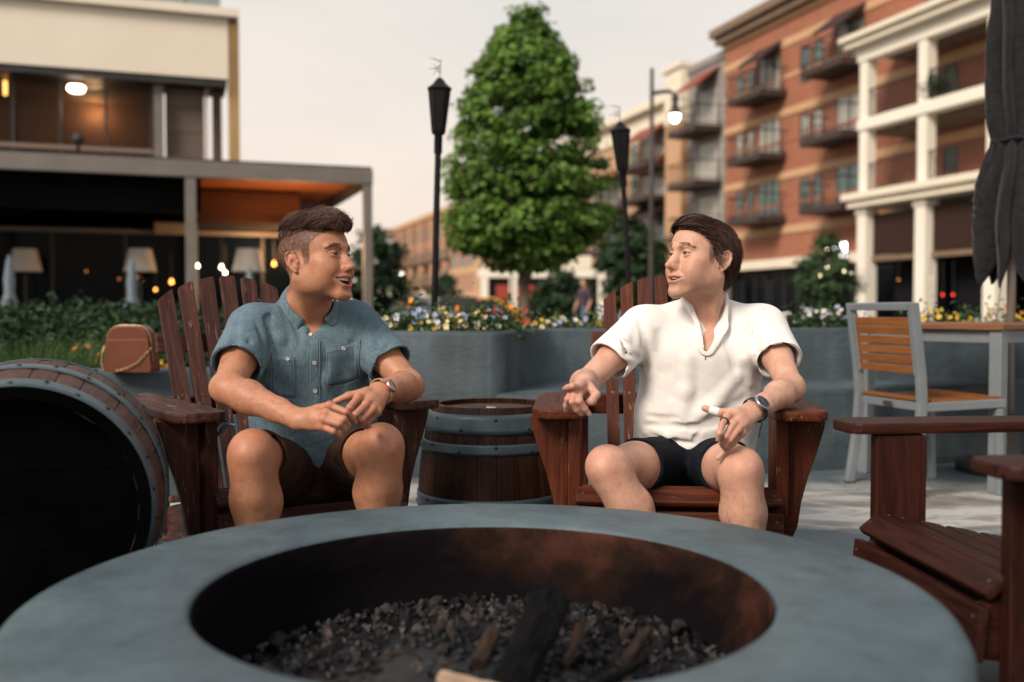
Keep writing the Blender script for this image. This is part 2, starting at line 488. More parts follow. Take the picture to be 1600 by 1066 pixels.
# ------------------------------------------------------------------ materials of the setting
def make_concrete(name, c1, c2, c3, rough=0.72, bmp=0.35, scale=1.0):
    m, nt, bs = new_mat(name)
    v = coords(nt, (scale,) * 3)
    big = noise(nt, v, 1.7, 6, 0.62, dist=0.6)
    col = ramp(nt, big, [(0.28, c1), (0.5, c2), (0.75, c3)])
    streak = noise(nt, coords(nt, (9 * scale, 9 * scale, 0.8 * scale)), 1.0, 5, 0.65)
    col = mixc(nt, 0.6, col, ramp(nt, streak, [(0.3, (0.55, 0.55, 0.57)), (0.62, (1.08, 1.08, 1.08))]), 'MULTIPLY')
    spot = noise(nt, v, 7.0, 8, 0.75, dist=0.8)
    col = mixc(nt, 0.55, col, ramp(nt, spot, [(0.33, (0.45, 0.45, 0.46)), (0.47, (1, 1, 1)), (0.62, (1, 1, 1)), (0.74, (1.35, 1.33, 1.3))]), 'MULTIPLY')
    pore = noise(nt, v, 80, 2, 0.5); col = mixc(nt, 0.7, col, ramp(nt, pore, [(0.24, (0.35, 0.35, 0.36)), (0.32, (1, 1, 1))]), 'MULTIPLY')
    fine = noise(nt, v, 45, 5, 0.7)
    col = mixc(nt, 0.35, col, ramp(nt, fine, [(0.3, (0.75, 0.75, 0.75)), (0.7, (1.1, 1.1, 1.1))]), 'MULTIPLY')
    L_(nt, col, bs.inputs['Base Color'])
    rr = nd(nt, 'ShaderNodeMapRange'); rr.inputs[3].default_value = rough - .12; rr.inputs[4].default_value = rough + .12
    L_(nt, big, rr.inputs[0]); L_(nt, rr.outputs[0], bs.inputs['Roughness'])
    trowel = noise(nt, coords(nt, (2.5 * scale, 2.5 * scale, 7 * scale)), 2.2, 5, 0.6, dist=1.5)
    bump(nt, bs, trowel, bmp, 0.02); bump(nt, bs, fine, bmp, 0.004)
    return m

M_CONC = make_concrete('blue_grey_plaster', (0.020, 0.033, 0.042), (0.043, 0.064, 0.076), (0.078, 0.109, 0.122))
M_PIT = make_concrete('smooth_grey_concrete', (0.040, 0.065, 0.078), (0.061, 0.092, 0.106), (0.090, 0.127, 0.142), rough=0.56, bmp=0.16, scale=1.3)

def make_plaza():
    m, nt, bs = new_mat('plaza_paving')
    v = coords(nt, (1, 1, 1))
    big = noise(nt, v, 0.9, 7, 0.65, dist=1.0)
    col = ramp(nt, big, [(0.3, (0.055, 0.075, 0.088)), (0.55, (0.085, 0.11, 0.122)), (0.75, (0.12, 0.145, 0.155))])
    # pale, brown-stained worn strip beyond the fire pit area
    sp = nd(nt, 'ShaderNodeSeparateXYZ'); L_(nt, v, sp.inputs[0])
    wob = noise(nt, v, 1.6, 6, 0.7)
    ws = nd(nt, 'ShaderNodeMath', operation='MULTIPLY_ADD'); ws.inputs[1].default_value = 1.3
    L_(nt, wob, ws.inputs[0]); L_(nt, sp.outputs['Y'], ws.inputs[2])
    band = ramp(nt, ws.outputs[0], [(0.0, (0, 0, 0)), (1, (0, 0, 0))])
    r = band.node.color_ramp
    mr = nd(nt, 'ShaderNodeMapRange'); mr.inputs[1].default_value = 4.0; mr.inputs[2].default_value = 7.0
    L_(nt, ws.outputs[0], mr.inputs[0]); L_(nt, mr.outputs[0], band.node.inputs['Fac'])
    r.elements[0].position = 0.0; r.elements[1].position = 1.0
    for p, c in ((0.13, 0), (0.2, 1), (0.42, 1), (0.55, 0)):
        e = r.elements.new(p); e.color = (c, c, c, 1)
    st = noise(nt, coords(nt, (0.7, 1.7, 1)), 1.7, 8, 0.66, dist=1.2)
    stain = ramp(nt, st, [(0.3, (0.10, 0.085, 0.075)), (0.46, (0.23, 0.21, 0.19)), (0.56, (0.42, 0.42, 0.40)), (0.7, (0.20, 0.19, 0.18))])
    col = mixc(nt, band, col, stain)
    fine = noise(nt, v, 60, 5, 0.7)
    col = mixc(nt, 0.4, col, ramp(nt, fine, [(0.3, (0.7, 0.7, 0.7)), (0.7, (1.1, 1.1, 1.1))]), 'MULTIPLY')
    L_(nt, col, bs.inputs['Base Color']); bs.inputs['Roughness'].default_value = 0.7
    bump(nt, bs, fine, 0.3, 0.004)
    return m
M_PLAZA = make_plaza()

# ------------------------------------------------------------------ ground
def sheet(name, x0, x1, y0, y1, z, mat, nx=1, ny=1):
    V = []; F = []
    for j in range(ny + 1):
        for i in range(nx + 1): V.append((x0 + (x1 - x0) * i / nx, y0 + (y1 - y0) * j / ny, z))
    for j in range(ny):
        for i in range(nx):
            a = j * (nx + 1) + i; F.append((a, a + 1, a + nx + 2, a + nx + 1))
    return link(name, mesh(name, V, F, False, mat))
M_FAR = pm('far_ground', (0.06, 0.065, 0.062), (0.09, 0.09, 0.085), scale=0.05, rough=0.9)
structure(sheet('ground', -1500, 1500, -400, 2200, -0.012, M_FAR), 'dark paved ground running out to the horizon')
structure(sheet('plaza', -9, 9, -4, 9.2, 0.0, M_PLAZA), 'grey paved plaza with pale brown stained patches around the seats')
M_ASPH = pm('asphalt', (0.035, 0.037, 0.04), (0.06, 0.062, 0.064), scale=3, rough=0.85, bmp=0.3, bscale=120)
road = sheet('road', -7, 5, -20, 190, 0.0, M_ASPH); structure(road, 'grey asphalt street running away between the buildings')
# the street leans to the left as it recedes
road.location = (4.5, 30, -0.006); road.rotation_euler = (0, 0, R(17.7))
pav = MB().box((5.2, -25, 0.0), (8.2, 190, 0.13)).build('pavement', pm('pale_pavement', (0.2, 0.19, 0.17), (0.27, 0.25, 0.23), scale=2, rough=0.85)); structure(pav)
pav.location = (4.5, 30, -0.008); pav.rotation_euler = (0, 0, R(17.7))

# ------------------------------------------------------------------ planter wall with its bench
def extrude_poly(name, pts, z0, z1, mat, parent=None, bevel=0.02, seg=3):
    return MB().prism(pts, z0, z1).build(name, mat, parent, bevel=bevel, bseg=seg)

def smooth_line(pts, n=40):
    """Catmull-Rom through 2-D points"""
    P = np.array(pts, float); P = np.vstack([2 * P[0] - P[1], P, 2 * P[-1] - P[-2]]); out = []
    for i in range(1, len(P) - 2):
        for t in np.linspace(0, 1, n // (len(P) - 3) + 1)[:-1]:
            a, b, c, d = P[i - 1], P[i], P[i + 1], P[i + 2]
            out.append(0.5 * (2 * b + (c - a) * t + (2 * a - 5 * b + 4 * c - d) * t ** 2 + (3 * b - a - 3 * c + d) * t ** 3))
    out.append(P[-2]); return np.array(out)

planter = thing('planter_wall', 'curved blue grey plastered planter wall with a built in bench behind the two seated men', 'planter wall', (0, 5.2, 0))
PO = np.array((0, 5.2))
front_left = smooth_line([(-1.55, 5.30), (-1.25, 5.23), (-0.9, 5.14), (-0.25, 4.98), (-0.10, 4.955)], 40)
recess = smooth_line([(-0.03, 4.99), (0.0, 5.1), (0.06, 5.5), (0.16, 5.78), (0.5, 5.9), (1.3, 5.96), (2.6, 6.05), (4.2, 6.35), (6.0, 6.9)], 64)
outer = np.vstack([front_left, recess])
nrm = []
for i in range(len(outer)):
    t = outer[min(i + 1, len(outer) - 1)] - outer[max(i - 1, 0)]; t = t / np.linalg.norm(t); nrm.append((-t[1], t[0]))
nrm = np.array(nrm)
inner_line = outer + np.array((0, 0.17)) + nrm * 0.04
wall_poly = [tuple(p - PO) for p in outer] + [tuple(p - PO) for p in inner_line[::-1]]
V = []; F = []
def strip_wall(front, back, z0, z1, lip=0.018):
    """closed wall between two lines with a softened top edge"""
    V = []; F = []; n = len(front)
    prof = [(0, z0), (0, z1 - lip), (lip * .3, z1 - lip * .3), (lip, z1)]
    for i in range(n):
        d = back[i] - front[i]; d = d / np.linalg.norm(d)
        for o, z in prof: q = front[i] + d * o; V.append((q[0], q[1], z))
        for o, z in prof[::-1]: q = back[i] - d * o; V.append((q[0], q[1], z))
    m = len(prof) * 2
    for i in range(n - 1):
        for k in range(m - 1): F.append((i * m + k, (i + 1) * m + k, (i + 1) * m + k + 1, i * m + k + 1))
    F.append(tuple(range(m))); F.append(tuple((n - 1) * m + k for k in range(m))[::-1])
    return V, F
V, F = strip_wall(outer - PO, inner_line - PO, -0.005, 0.742)
link('wall', mesh('planter_wall_body', V, F, True, M_CONC), None, planter)
bench_front = smooth_line([(-0.085, 4.953), (0.12, 4.93), (0.5, 4.95), (1.0, 5.06), (1.6, 5.24), (2.4, 5.5), (3.4, 5.9), (4.6, 6.3)], 49)
br = smooth_line([(-0.02, 5.05), (0.07, 5.5), (0.19, 5.8), (0.6, 5.92), (1.4, 5.98), (2.6, 6.07), (3.6, 6.22), (4.8, 6.5)], 49)
V, F = strip_wall(bench_front - PO, br - PO, -0.004, 0.436, 0.03)
link('bench', mesh('bench_body', V, F, True, M_CONC), None, planter)
M_SOIL = pm('dark_soil', (0.012, 0.009, 0.007), (0.035, 0.026, 0.02), scale=18, rough=0.95, bmp=1.0, bscale=50, bdist=0.02)
soil_poly = [tuple(p - PO) for p in inner_line + nrm * -0.012] + [(6.2, 4.0), (-1.6, 4.0)]
so_ = MB().prism(soil_poly, 0.40, 0.685).build('soil', M_SOIL, planter)

# low wall at the left that carries the handbag, with the planted bed behind it
low = thing('low_wall', 'low blue grey concrete wall under the brown handbag, behind the left barrel', 'wall', (-2.0, 4.4, 0))
V, F = strip_wall(np.array([(-3.2, -0.35), (-1.5, -0.2), (-0.2, 0.0), (0.5, 0.12), (1.15, 0.28)]), np.array([(-3.2, 0.0), (-1.5, 0.1), (-0.2, 0.3), (0.5, 0.42), (1.15, 0.58)]), -0.005, 0.575, 0.02)
link('wall', mesh('low_wall_body', V, F, True, M_CONC), None, low)
bed = MB().prism([(-9, 4.0), (-3.5, 4.3), (-2.2, 4.66), (-1.0, 4.95), (-1.4, 7.5), (-1.6, 15.2), (-14, 13), (-14, 5)], 0.002, 0.30).build('garden_bed', M_SOIL)
structure(bed, 'dark soil bed behind the low wall')

# ------------------------------------------------------------------ left building
def ang(v): return math.atan2(v[1], v[0])
M_PANEL = pm('cream_panel', (0.70, 0.63, 0.52), (0.76, 0.69, 0.575), scale=0.6, rough=0.55)
M_STEEL = pm('grey_brown_steel', (0.15, 0.135, 0.12), (0.19, 0.17, 0.155), scale=2, rough=0.55)
M_STEELD = pm('dark_steel', (0.028, 0.026, 0.026), (0.045, 0.042, 0.04), scale=2, rough=0.5)
M_CEIL = wood('orange_cedar', (0.20, 0.062, 0.02), (0.33, 0.11, 0.038), rough=0.4, rand=0.18)
M_WALLW = wood('brown_cedar_wall', (0.05, 0.018, 0.008), (0.11, 0.04, 0.016), rough=0.4, rand=0.2)
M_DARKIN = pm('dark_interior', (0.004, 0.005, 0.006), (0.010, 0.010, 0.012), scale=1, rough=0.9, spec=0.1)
M_BROWNIN = pm('brown_interior', (0.10, 0.052, 0.03), (0.15, 0.08, 0.045), scale=0.8, rough=0.8)
def glass(name, col, rough=0.08, alpha=None, spec=0.6):
    m, nt, bs = new_mat(name)
    bs.inputs['Base Color'].default_value = (*col, 1); bs.inputs['Roughness'].default_value = rough
    bs.inputs['Specular IOR Level'].default_value = spec
    if alpha is not None: bs.inputs['Alpha'].default_value = alpha
    return m
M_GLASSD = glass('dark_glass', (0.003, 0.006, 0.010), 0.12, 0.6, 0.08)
M_GLASSB = glass('bronze_glass', (0.05, 0.028, 0.018), 0.2, 0.35, 0.08)
M_LAMP = emit('lamp_white', (1.0, 0.86, 0.62), 9.0)
M_WARM = emit('lamp_amber', (1.0, 0.45, 0.12), 6.0)

DIR_L = unit((2.86, 1.0)); AL = ang(DIR_L)
# restaurant canopy: origin under its right front corner
corner = atz(584, 0, 18.5)
rest = thing('restaurant_canopy', 'dark restaurant terrace with flat grey canopy roof and cedar ceiling, at the left', 'restaurant', tuple(corner), AL)
def lx(px, d=17.5):   # along-the-front coordinate of a pixel column on the canopy front
    u = (px - 800) / FPX
    return (u * corner[1] - corner[0]) / (DIR_L[0] - u * DIR_L[1])
bx('fascia', (-13, 0.0, 3.18), (0, 0.16, 3.46), M_STEEL, rest, 0.01)
bx('roof', (-13, 0.16, 3.40), (0, 6.2, 3.52), M_STEELD, rest)
bx('fascia', (-0.16, 0.162, 3.18), (0, 6.2, 3.398), M_STEELD, rest)
for i in range(30):                                           # cedar ceiling boards
    y0 = 0.18 + i * 0.2
    o = board('ceiling_board', (-12.9, y0 + .1, 3.365), (-0.17, y0 + .1, 3.365), 0.194, 0.03, (0, 0, 1), M_CEIL, rest, 0.0)
bx('post', (-0.17, 0.02, 0), (-0.01, 0.18, 3.178), M_STEEL, rest, 0.008)
bx('post', (-0.17, 5.2, 0), (-0.01, 5.36, 3.178), M_STEELD, rest, 0.008)
p2 = lx(300); bx('post', (p2 - .09, 0.02, 0), (p2 + .09, 0.18, 3.178), M_STEEL, rest, 0.008)
p3 = lx(-60); bx('post', (p3 - .09, 0.02, 0), (p3 + .09, 0.18, 3.178), M_STEEL, rest, 0.008)
# dark baffles added to keep the left of the ceiling unlit; glazed shop front
bx('light_baffle', (-13, 0.75, 2.62), (lx(318), 0.9, 3.34), M_DARKIN, rest); bx('light_baffle', (lx(318) - .1, 0.91, 2.62), (lx(318), 3.0, 3.34), M_DARKIN, rest)
for i in range(6):
    board('wall_board', (lx(318) * 1.02, 3.03, 2.545 + i * .137), (-0.96, 3.03, 2.545 + i * .137), .134, .02, (0, -1, 0), M_WALLW, rest, 0.0)
bx('door_beam', (-13, 2.95, 2.38), (-0.9, 3.05, 2.46), M_STEEL, rest)
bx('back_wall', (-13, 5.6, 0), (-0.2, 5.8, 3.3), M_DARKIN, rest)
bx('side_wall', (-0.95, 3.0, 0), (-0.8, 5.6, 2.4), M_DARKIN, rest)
for i in range(9):
    x = -12.4 + i * 1.33
    f = bx('glazing_frame', (x, 2.96, 0.1), (x + 0.06, 3.04, 2.38), M_STEELD, rest)
    pn = bx('pane', (x + 0.065, 2.99, 0.1), (x + 1.325, 3.0, 2.37), M_GLASSD, rest)
pw = lx(333) * 1.08
bx('door_frame', (pw - .05, 2.8, 0), (pw + .07, 2.92, 2.37), pm('white_frame', (0.5, 0.45, 0.38)), rest)
bx('door_head', (pw - .75, 2.8, 2.37), (pw + .07, 2.92, 2.6), pm('tan_head', (0.26, 0.2, 0.14)), rest)
bx('drain_pipe', (-1.2, 2.6, 2.5), (-3.0, 2.75, 2.62), M_STEELD, rest)
# upper floors of the same block, set back behind the canopy
co2 = atz(377, 0, 24.6)
up = thing('office_building', 'cream panelled office building with bronze glass floor above the restaurant', 'office building', tuple(co2), AL)
M_BRONZE = pm('bronze_column', (0.36, 0.22, 0.09), (0.47, 0.31, 0.14), scale=0.5, rough=0.28, metallic=0.6)
M_BRZ2 = pm('brown_cladding', (0.10, 0.075, 0.06), (0.14, 0.105, 0.085), scale=1.5, rough=0.6)
ZP0, ZP1 = 6.43, 7.90
bx('panel', (-12, -0.25, ZP0), (-0.27, 0.0, ZP1), M_PANEL, up, 0.01)
bx('soffit', (-12, -0.2, ZP0 - 0.16), (-0.3, 1.2, ZP0 - 0.012), M_STEELD, up)
bx('balcony_slab', (-12, -0.42, ZP1 + 0.004), (-0.02, 1.2, ZP1 + 0.20), M_PANEL, up, 0.01)
for i in range(12):                                            # balcony railing panels
    x = -0.45 - i * 0.86
    fr = bx('railing_frame', (x - 0.84, -0.36, ZP1 + 0.21), (x - 0.80, -0.32, ZP1 + 1.3), M_STEELD, up)
    bx('glass_panel', (x - 0.80, -0.35, ZP1 + 0.23), (x, -0.335, ZP1 + 1.26), glass('balcony_glass', (0.26, 0.31, 0.31), 0.1) if i == 0 else bpy.data.materials['balcony_glass'], up)
bx('upper_wall', (-12, 1.2, ZP1), (-0.4, 1.4, 11.5), M_PANEL, up)
bx('column', (-0.25, -0.05, 3.3), (0.0, 0.35, ZP1 - 0.01), M_BRONZE, up, 0.01)
bx('column', (-0.62, 0.36, 3.3), (-0.40, 0.6, ZP0 - 0.17), M_BRZ2, up, 0.01)
bx('corner_strip', (-0.80, 0.1, 3.3), (-0.74, 0.2, ZP0 - 0.17), pm('pink_strip', (0.42, 0.3, 0.26)), up)
for k in range(5):
    bx('cladding_panel', (-1.72, 0.3, 3.4 + k * 0.6), (-0.82, 0.4, 3.985 + k * 0.6), M_BRZ2, up, 0.006)
bx('mullion', (-1.98, 0.02, 3.3), (-1.76, 0.22, ZP0 - 0.17), M_STEEL, up, 0.006)
for i in range(10):
    x = -2.02 - i * 1.0
    bx('mullion', (x - 0.06, 0.2, 3.3), (x, 0.3, ZP0 - 0.17), M_STEELD, up)
    bx('window_pane', (x - 1.0 + .004, 0.25, 3.3), (x - 0.064, 0.26, ZP0 - 0.17), M_GLASSB, up)
bx('transom', (-12, 0.18, 4.62), (-2.0, 0.199, 4.72), pm('pale_transom', (0.2, 0.15, 0.12)), up)
bx('inner_wall', (-12, 3.0, 3.3), (-1.8, 3.2, 6.6), M_BROWNIN, up)
bx('inner_ceiling', (-12, 0.3, 6.28), (-1.8, 3.0, 6.35), M_BROWNIN, up)
bx('inner_partition', (-12, 1.8, 3.3), (-2.4, 1.9, 4.55), pm('tan_blind', (0.2, 0.15, 0.105), (0.24, 0.18, 0.13), scale=2), up)
q = Matrix.Rotation(-AL, 3, 'Z') @ Vector(at(127, 158, 24.9) - co2)
MB().lathe([(0.0, 0.05), (0.17, 0.05), (0.2, 0.0), (0.15, -0.08), (0.0, -0.1)], 20).build('ceiling_light', M_LAMP, up, Matrix.Translation((q.x, 0.1, q.z)), True)
q = Matrix.Rotation(-AL, 3, 'Z') @ Vector(at(20, 150, 25) - co2)
bx('wall_light', (q.x - .03, 0.9, q.z - .25), (q.x + .05, .95, q.z + .3), M_WARM, up)
q = Matrix.Rotation(-AL, 3, 'Z') @ Vector(at(127, 232, 23.5) - co2)
MB().lathe([(0.0, 0.3), (0.1, 0.28), (0.14, 0.18), (0.1, 0.08), (0.04, 0.05), (0.04, -0.1), (0, -.1)], 16).build('roof_camera', M_STEELD, up, Matrix.Translation((q.x, -0.8, q.z - .1)), True)

# ------------------------------------------------------------------ right-hand apartment buildings along the street
DIR_R = unit((0.319, -1.0)); AR = ang(DIR_R)
def brick(name, c1, c2, mortar, s=1.0):
    m, nt, bs = new_mat(name)
    t = nd(nt, 'ShaderNodeTexCoord'); sp = nd(nt, 'ShaderNodeSeparateXYZ'); cb = nd(nt, 'ShaderNodeCombineXYZ')
    geo = nd(nt, 'ShaderNodeNewGeometry')
    L_(nt, t.outputs['Object'], sp.inputs[0])
    sm = nd(nt, 'ShaderNodeMath', operation='ADD'); L_(nt, sp.outputs['X'], sm.inputs[0]); L_(nt, sp.outputs['Y'], sm.inputs[1])
    L_(nt, sm.outputs[0], cb.inputs[0]); L_(nt, sp.outputs['Z'], cb.inputs[1])
    b = nd(nt, 'ShaderNodeTexBrick'); b.inputs['Scale'].default_value = 1.0 / s
    b.inputs['Brick Width'].default_value = 0.22; b.inputs['Row Height'].default_value = 0.075; b.inputs['Mortar Size'].default_value = 0.009
    b.inputs['Color1'].default_value = (*c1, 1); b.inputs['Color2'].default_value = (*c2, 1); b.inputs['Mortar'].default_value = (*mortar, 1)
    L_(nt, cb.outputs[0], b.inputs['Vector'])
    bgn = noise(nt, t.outputs['Object'], 0.7, 6, 0.65)
    col = mixc(nt, 0.5, b.outputs['Color'], ramp(nt, bgn, [(0.3, (0.7, 0.7, 0.7)), (0.7, (1.15, 1.15, 1.15))]), 'MULTIPLY')
    L_(nt, col, bs.inputs['Base Color']); bs.inputs['Roughness'].default_value = 0.85
    bump(nt, bs, b.outputs['Fac'], -0.4, 0.01)
    return m
M_BRICK = brick('red_brick', (0.36, 0.118, 0.058), (0.29, 0.09, 0.045), (0.34, 0.19, 0.13))
M_BRICKP = brick('salmon_brick', (0.42, 0.2, 0.125), (0.36, 0.165, 0.10), (0.4, 0.26, 0.19))
M_BAND = pm('tan_stone_band', (0.50, 0.30, 0.165), (0.56, 0.35, 0.20), scale=1.2, rough=0.8)
M_CREAM = pm('cream_trim', (0.70, 0.63, 0.50), (0.77, 0.70, 0.56), scale=0.8, rough=0.6)
M_WHITE = pm('white_trim', (0.76, 0.71, 0.61), (0.82, 0.77, 0.66), scale=0.8, rough=0.55)
M_CORN = pm('brown_cornice', (0.17, 0.115, 0.075), (0.22, 0.15, 0.10), scale=1, rough=0.6)
M_GREYST = pm('grey_stucco', (0.235, 0.215, 0.205), (0.285, 0.265, 0.25), scale=0.9, rough=0.85)
M_BALC = pm('dark_balcony', (0.04, 0.026, 0.024), (0.06, 0.04, 0.035), scale=2, rough=0.6)
M_RAIL = pm('black_rail', (0.025, 0.018, 0.018), rough=0.5)
M_AWN = pm('red_brown_awning', (0.20, 0.05, 0.03), (0.25, 0.07, 0.04), scale=3, rough=0.7)
M_AWND = pm('dark_awning', (0.035, 0.02, 0.02), (0.05, 0.03, 0.028), scale=3, rough=0.7)
M_WFR = pm('window_frame', (0.045, 0.06, 0.055), rough=0.5)
M_WFRW = pm('white_window_frame', (0.55, 0.5, 0.42), rough=0.5)
M_PANE = glass('green_window_glass', (0.09, 0.15, 0.14), 0.10, spec=0.8)
M_PANEL_L = glass('pale_curtained_glass', (0.42, 0.41, 0.36), 0.2, spec=0.6)

def window(parent, s, z, w, h, y, pane=M_PANE, fm=M_WFR, cols=1, name='window', rows=1):
    """frame as a part, panes as its sub-parts; s along the facade, y = wall face"""
    mb = MB(); t = 0.06
    mb.box((0, -0.03, 0), (w, 0.05, t)); mb.box((0, -0.03, h - t), (w, 0.05, h))
    mb.box((0, -0.031, t), (t, 0.05, h - t)); mb.box((w - t, -0.031, t), (w, 0.05, h - t))
    for c in range(1, cols): mb.box((w * c / cols - .035, -0.032, t), (w * c / cols + .035, 0.05, h - t))
    for r in range(1, rows): mb.box((t, -0.028, h * r / rows - .03), (w - t, 0.05, h * r / rows + .03))
    f = mb.build(name, fm, parent); f.location = (s, y, z)
    for c in range(cols):
        x0 = t if c == 0 else w * c / cols + .036; x1 = w - t if c == cols - 1 else w * (c + 1) / cols - .036
        bx('pane', (x0, -0.005, t + .001), (x1, 0.02, h - t - .001), pane, f)
    return f

def balcony(parent, s0, s1, z, depth, y, n=9, mat=M_BALC, rail=M_RAIL, hgt=1.0):
    b = bx('balcony', (s0, y - depth, z - 0.28), (s1, y - 0.004, z), mat, parent, 0.01)
    mb = MB(); c = np.array(((s0 + s1) / 2, y - depth / 2, z - 0.14))
    def loc(lo, hi): mb.box(np.array(lo) - c, np.array(hi) - c)
    loc((s0, y - depth, z + hgt - .05), (s1, y - depth + .05, z + hgt)); loc((s0, y - depth, z + 0.08), (s1, y - depth + .04, z + 0.12))
    for xx in (s0, s1 - .05):
        loc((xx, y - depth + .051, z + hgt - .049), (xx + .05, y - .01, z + hgt - .001)); loc((xx, y - depth + .041, z + .08), (xx + .04, y - .01, z + .12))
    for k in range(n + 1):
        xx = s0 + (s1 - s0 - .03) * k / n
        loc((xx, y - depth + .008, z + .001), (xx + .022, y - depth + .03, z + hgt - .051))
    for k in range(1, 5):
        for xx in (s0 + .01, s1 - .035): loc((xx, y - depth * k / 5, z + .001), (xx + .025, y - depth * k / 5 + .025, z + hgt - .05))
    mb.build('railing', rail, b)
    return b

def awning(parent, s0, s1, z, depth, y, mat):
    mb = MB(); h = depth * 0.75
    V = [(s0, y - .01, z), (s1, y - .01, z), (s1, y - depth, z - h), (s0, y - depth, z - h), (s0, y - .01, z - .06), (s1, y - .01, z - .06), (s1, y - depth, z - h - .12), (s0, y - depth, z - h - .12)]
    mb.add(V, [(0, 1, 2, 3), (7, 6, 5, 4), (3, 2, 6, 7), (0, 3, 7, 4), (1, 5, 6, 2), (0, 4, 5, 1)])
    a = mb.build('awning', mat, parent)
    for xx in (s0 + .05, s1 - .08):
        MB().tube([(xx, y - .02, z - h - .55), (xx, y - depth + .05, z - h - .1)], .02, 5).build('bracket', M_RAIL, a)
    return a

bo = atz(1131, 0, 48.0)
brickb = thing('brick_apartment_block', 'four storey red brick apartment block with tan bands and brown cornice, at the right', 'apartment block', tuple(bo), AR)
LEN = 40.0
wallm = MB().box((0, 0, 3.1), (LEN, 9, 13.25)).build('wall', M_BRICK, brickb)
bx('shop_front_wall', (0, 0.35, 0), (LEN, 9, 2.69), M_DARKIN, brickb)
bx('frieze', (-0.05, -0.12, 2.695), (LEN, 0.4, 3.095), M_CREAM, brickb, 0.02)
for zb, hb in ((4.15, 0.35), (6.5, 0.32), (9.2, 0.32), (12.15, 0.34)):
    bx('stone_band', (-0.04, -0.05, zb), (LEN, 0.005, zb + hb), M_BAND, brickb)
for zb in (5.35, 8.05, 10.8):
    bx('brick_band', (-0.02, -0.025, zb), (LEN, 0.004, zb + 0.16), M_BAND if zb > 10 else M_BRICK, brickb)
bx('parapet', (-0.1, -0.10, 13.254), (LEN, 9, 13.5), M_BAND, brickb)
bx('cornice', (-0.35, -0.40, 13.505), (LEN, 9.2, 13.85), M_CORN, brickb, 0.02)
bx('cornice', (-0.55, -0.62, 13.855), (LEN, 9.4, 14.25), M_CORN, brickb, 0.03)
bays = [('w', 1.1), ('w', 2.05), ('b', 3.05, 4.75), ('w', 6.3), ('w', 7.2), ('b', 8.75, 10.4), ('w', 13.7), ('w', 14.7), ('w', 16.9), ('w', 17.9), ('w', 19.9), ('w', 20.9), ('b', 23.3, 25.0), ('w', 27), ('w', 28)]
for zi, z0 in enumerate((4.95, 7.65, 10.35)):
    for b in bays:
        if b[0] == 'w': window(brickb, b[1], z0, 0.62, 1.42, -0.002, pane=M_PANEL_L if (zi == 1 and b[1] < 8) else M_PANE, rows=2)
        else:
            window(brickb, b[1], z0 - .04, b[2] - b[1], 1.75, -0.002, M_PANEL_L if zi > 0 else M_PANE, M_WFR, 3 if b[1] < 5 else 2, 'balcony_door')
            balcony(brickb, b[1] - 0.55, b[2] + 0.5, z0 - 0.05, 1.35, -0.004)
            if zi == 2: awning(brickb, b[1] - .15, b[2] + .15, z0 + 2.15, 1.0, -0.06, M_AWND)
for k in range(5):                                              # dark shop windows under the frieze
    window(brickb, 1.2 + k * 2.4, 0.25, 2.1, 2.3, 0.33, M_GLASSD, M_STEELD, 2, 'shop_window')

# white balcony tower in front of the brick block
tw = thing('balcony_tower', 'white columned three storey balcony tower built against the brick block', 'balcony tower',
           tuple(bo + np.array((*(DIR_R * 0), 0))), AR)
cols = [13.1, 16.05, 19.0, 21.95, 24.9]
YF = -2.1
for s in cols:
    bx('column', (s - .24, YF, 0), (s + .24, YF + .48, 4.42), M_WHITE, tw, 0.015)
    bx('column', (s - .20, YF + .03, 4.95), (s + .20, YF + .43, 9.85), M_WHITE, tw, 0.015)
    bx('capital', (s - .30, YF - .05, 4.2), (s + .30, YF + .5, 4.40), M_WHITE, tw, 0.01)
bx('cornice', (12.6, YF - .25, 4.43), (25.4, -0.01, 4.68), M_CREAM, tw, 0.03)
bx('cornice', (12.45, YF - .40, 4.685), (25.5, -0.012, 4.93), M_CREAM, tw, 0.03)
bx('floor_slab', (12.85, YF - .04, 7.12), (25.2, -0.01, 7.5), M_WHITE, tw, 0.02)
bx('ceiling', (12.9, YF + .45, 9.72), (25.1, -0.012, 9.84), M_BRZ2, tw)
bx('ceiling', (12.9, YF + .45, 6.99), (25.1, -0.012, 7.115), M_BRZ2, tw)
bx('architrave', (12.8, YF - .02, 9.5), (25.3, YF + .44, 9.97), M_WHITE, tw, 0.02)
bx('roof_cornice', (12.5, YF - .35, 9.975), (25.5, -0.01, 10.2), M_CREAM, tw, 0.03)
bx('roof_cornice', (12.35, YF - .5, 10.205), (25.6, -0.012, 10.4), M_CREAM, tw, 0.03)
M_BLIND = wood('dark_brown_blind', (0.028, 0.014, 0.011), (0.06, 0.028, 0.02), rough=0.6)
for i in range(4):
    a, b = cols[i] + .21, cols[i + 1] - .21
    for zf in (4.94, 7.51):
        mb = MB()
        mb.box((a, YF + .12, zf + .95), (b, YF + .17, zf + 1.0)); mb.box((a, YF + .12, zf + .06), (b, YF + .16, zf + .1))
        n = 16
        for k in range(n + 1): x = a + (b - a - .02) * k / n; mb.box((x, YF + .13, zf + .101), (x + .02, YF + .15, zf + .949))
        mb.build('railing', M_RAIL, tw)
    bl = bx('blind', (a + .05, YF + .3, 2.75), (b - .05, YF + .34, 4.18), M_BLIND, tw)
    bx('lintel', (a + .03, YF + .25, 2.55), (b - .03, YF + .4, 2.72), M_CORN, tw)
    bx('shop_back', (a, -0.9, 0.0), (b, -0.8, 4.2), M_DARKIN, tw)
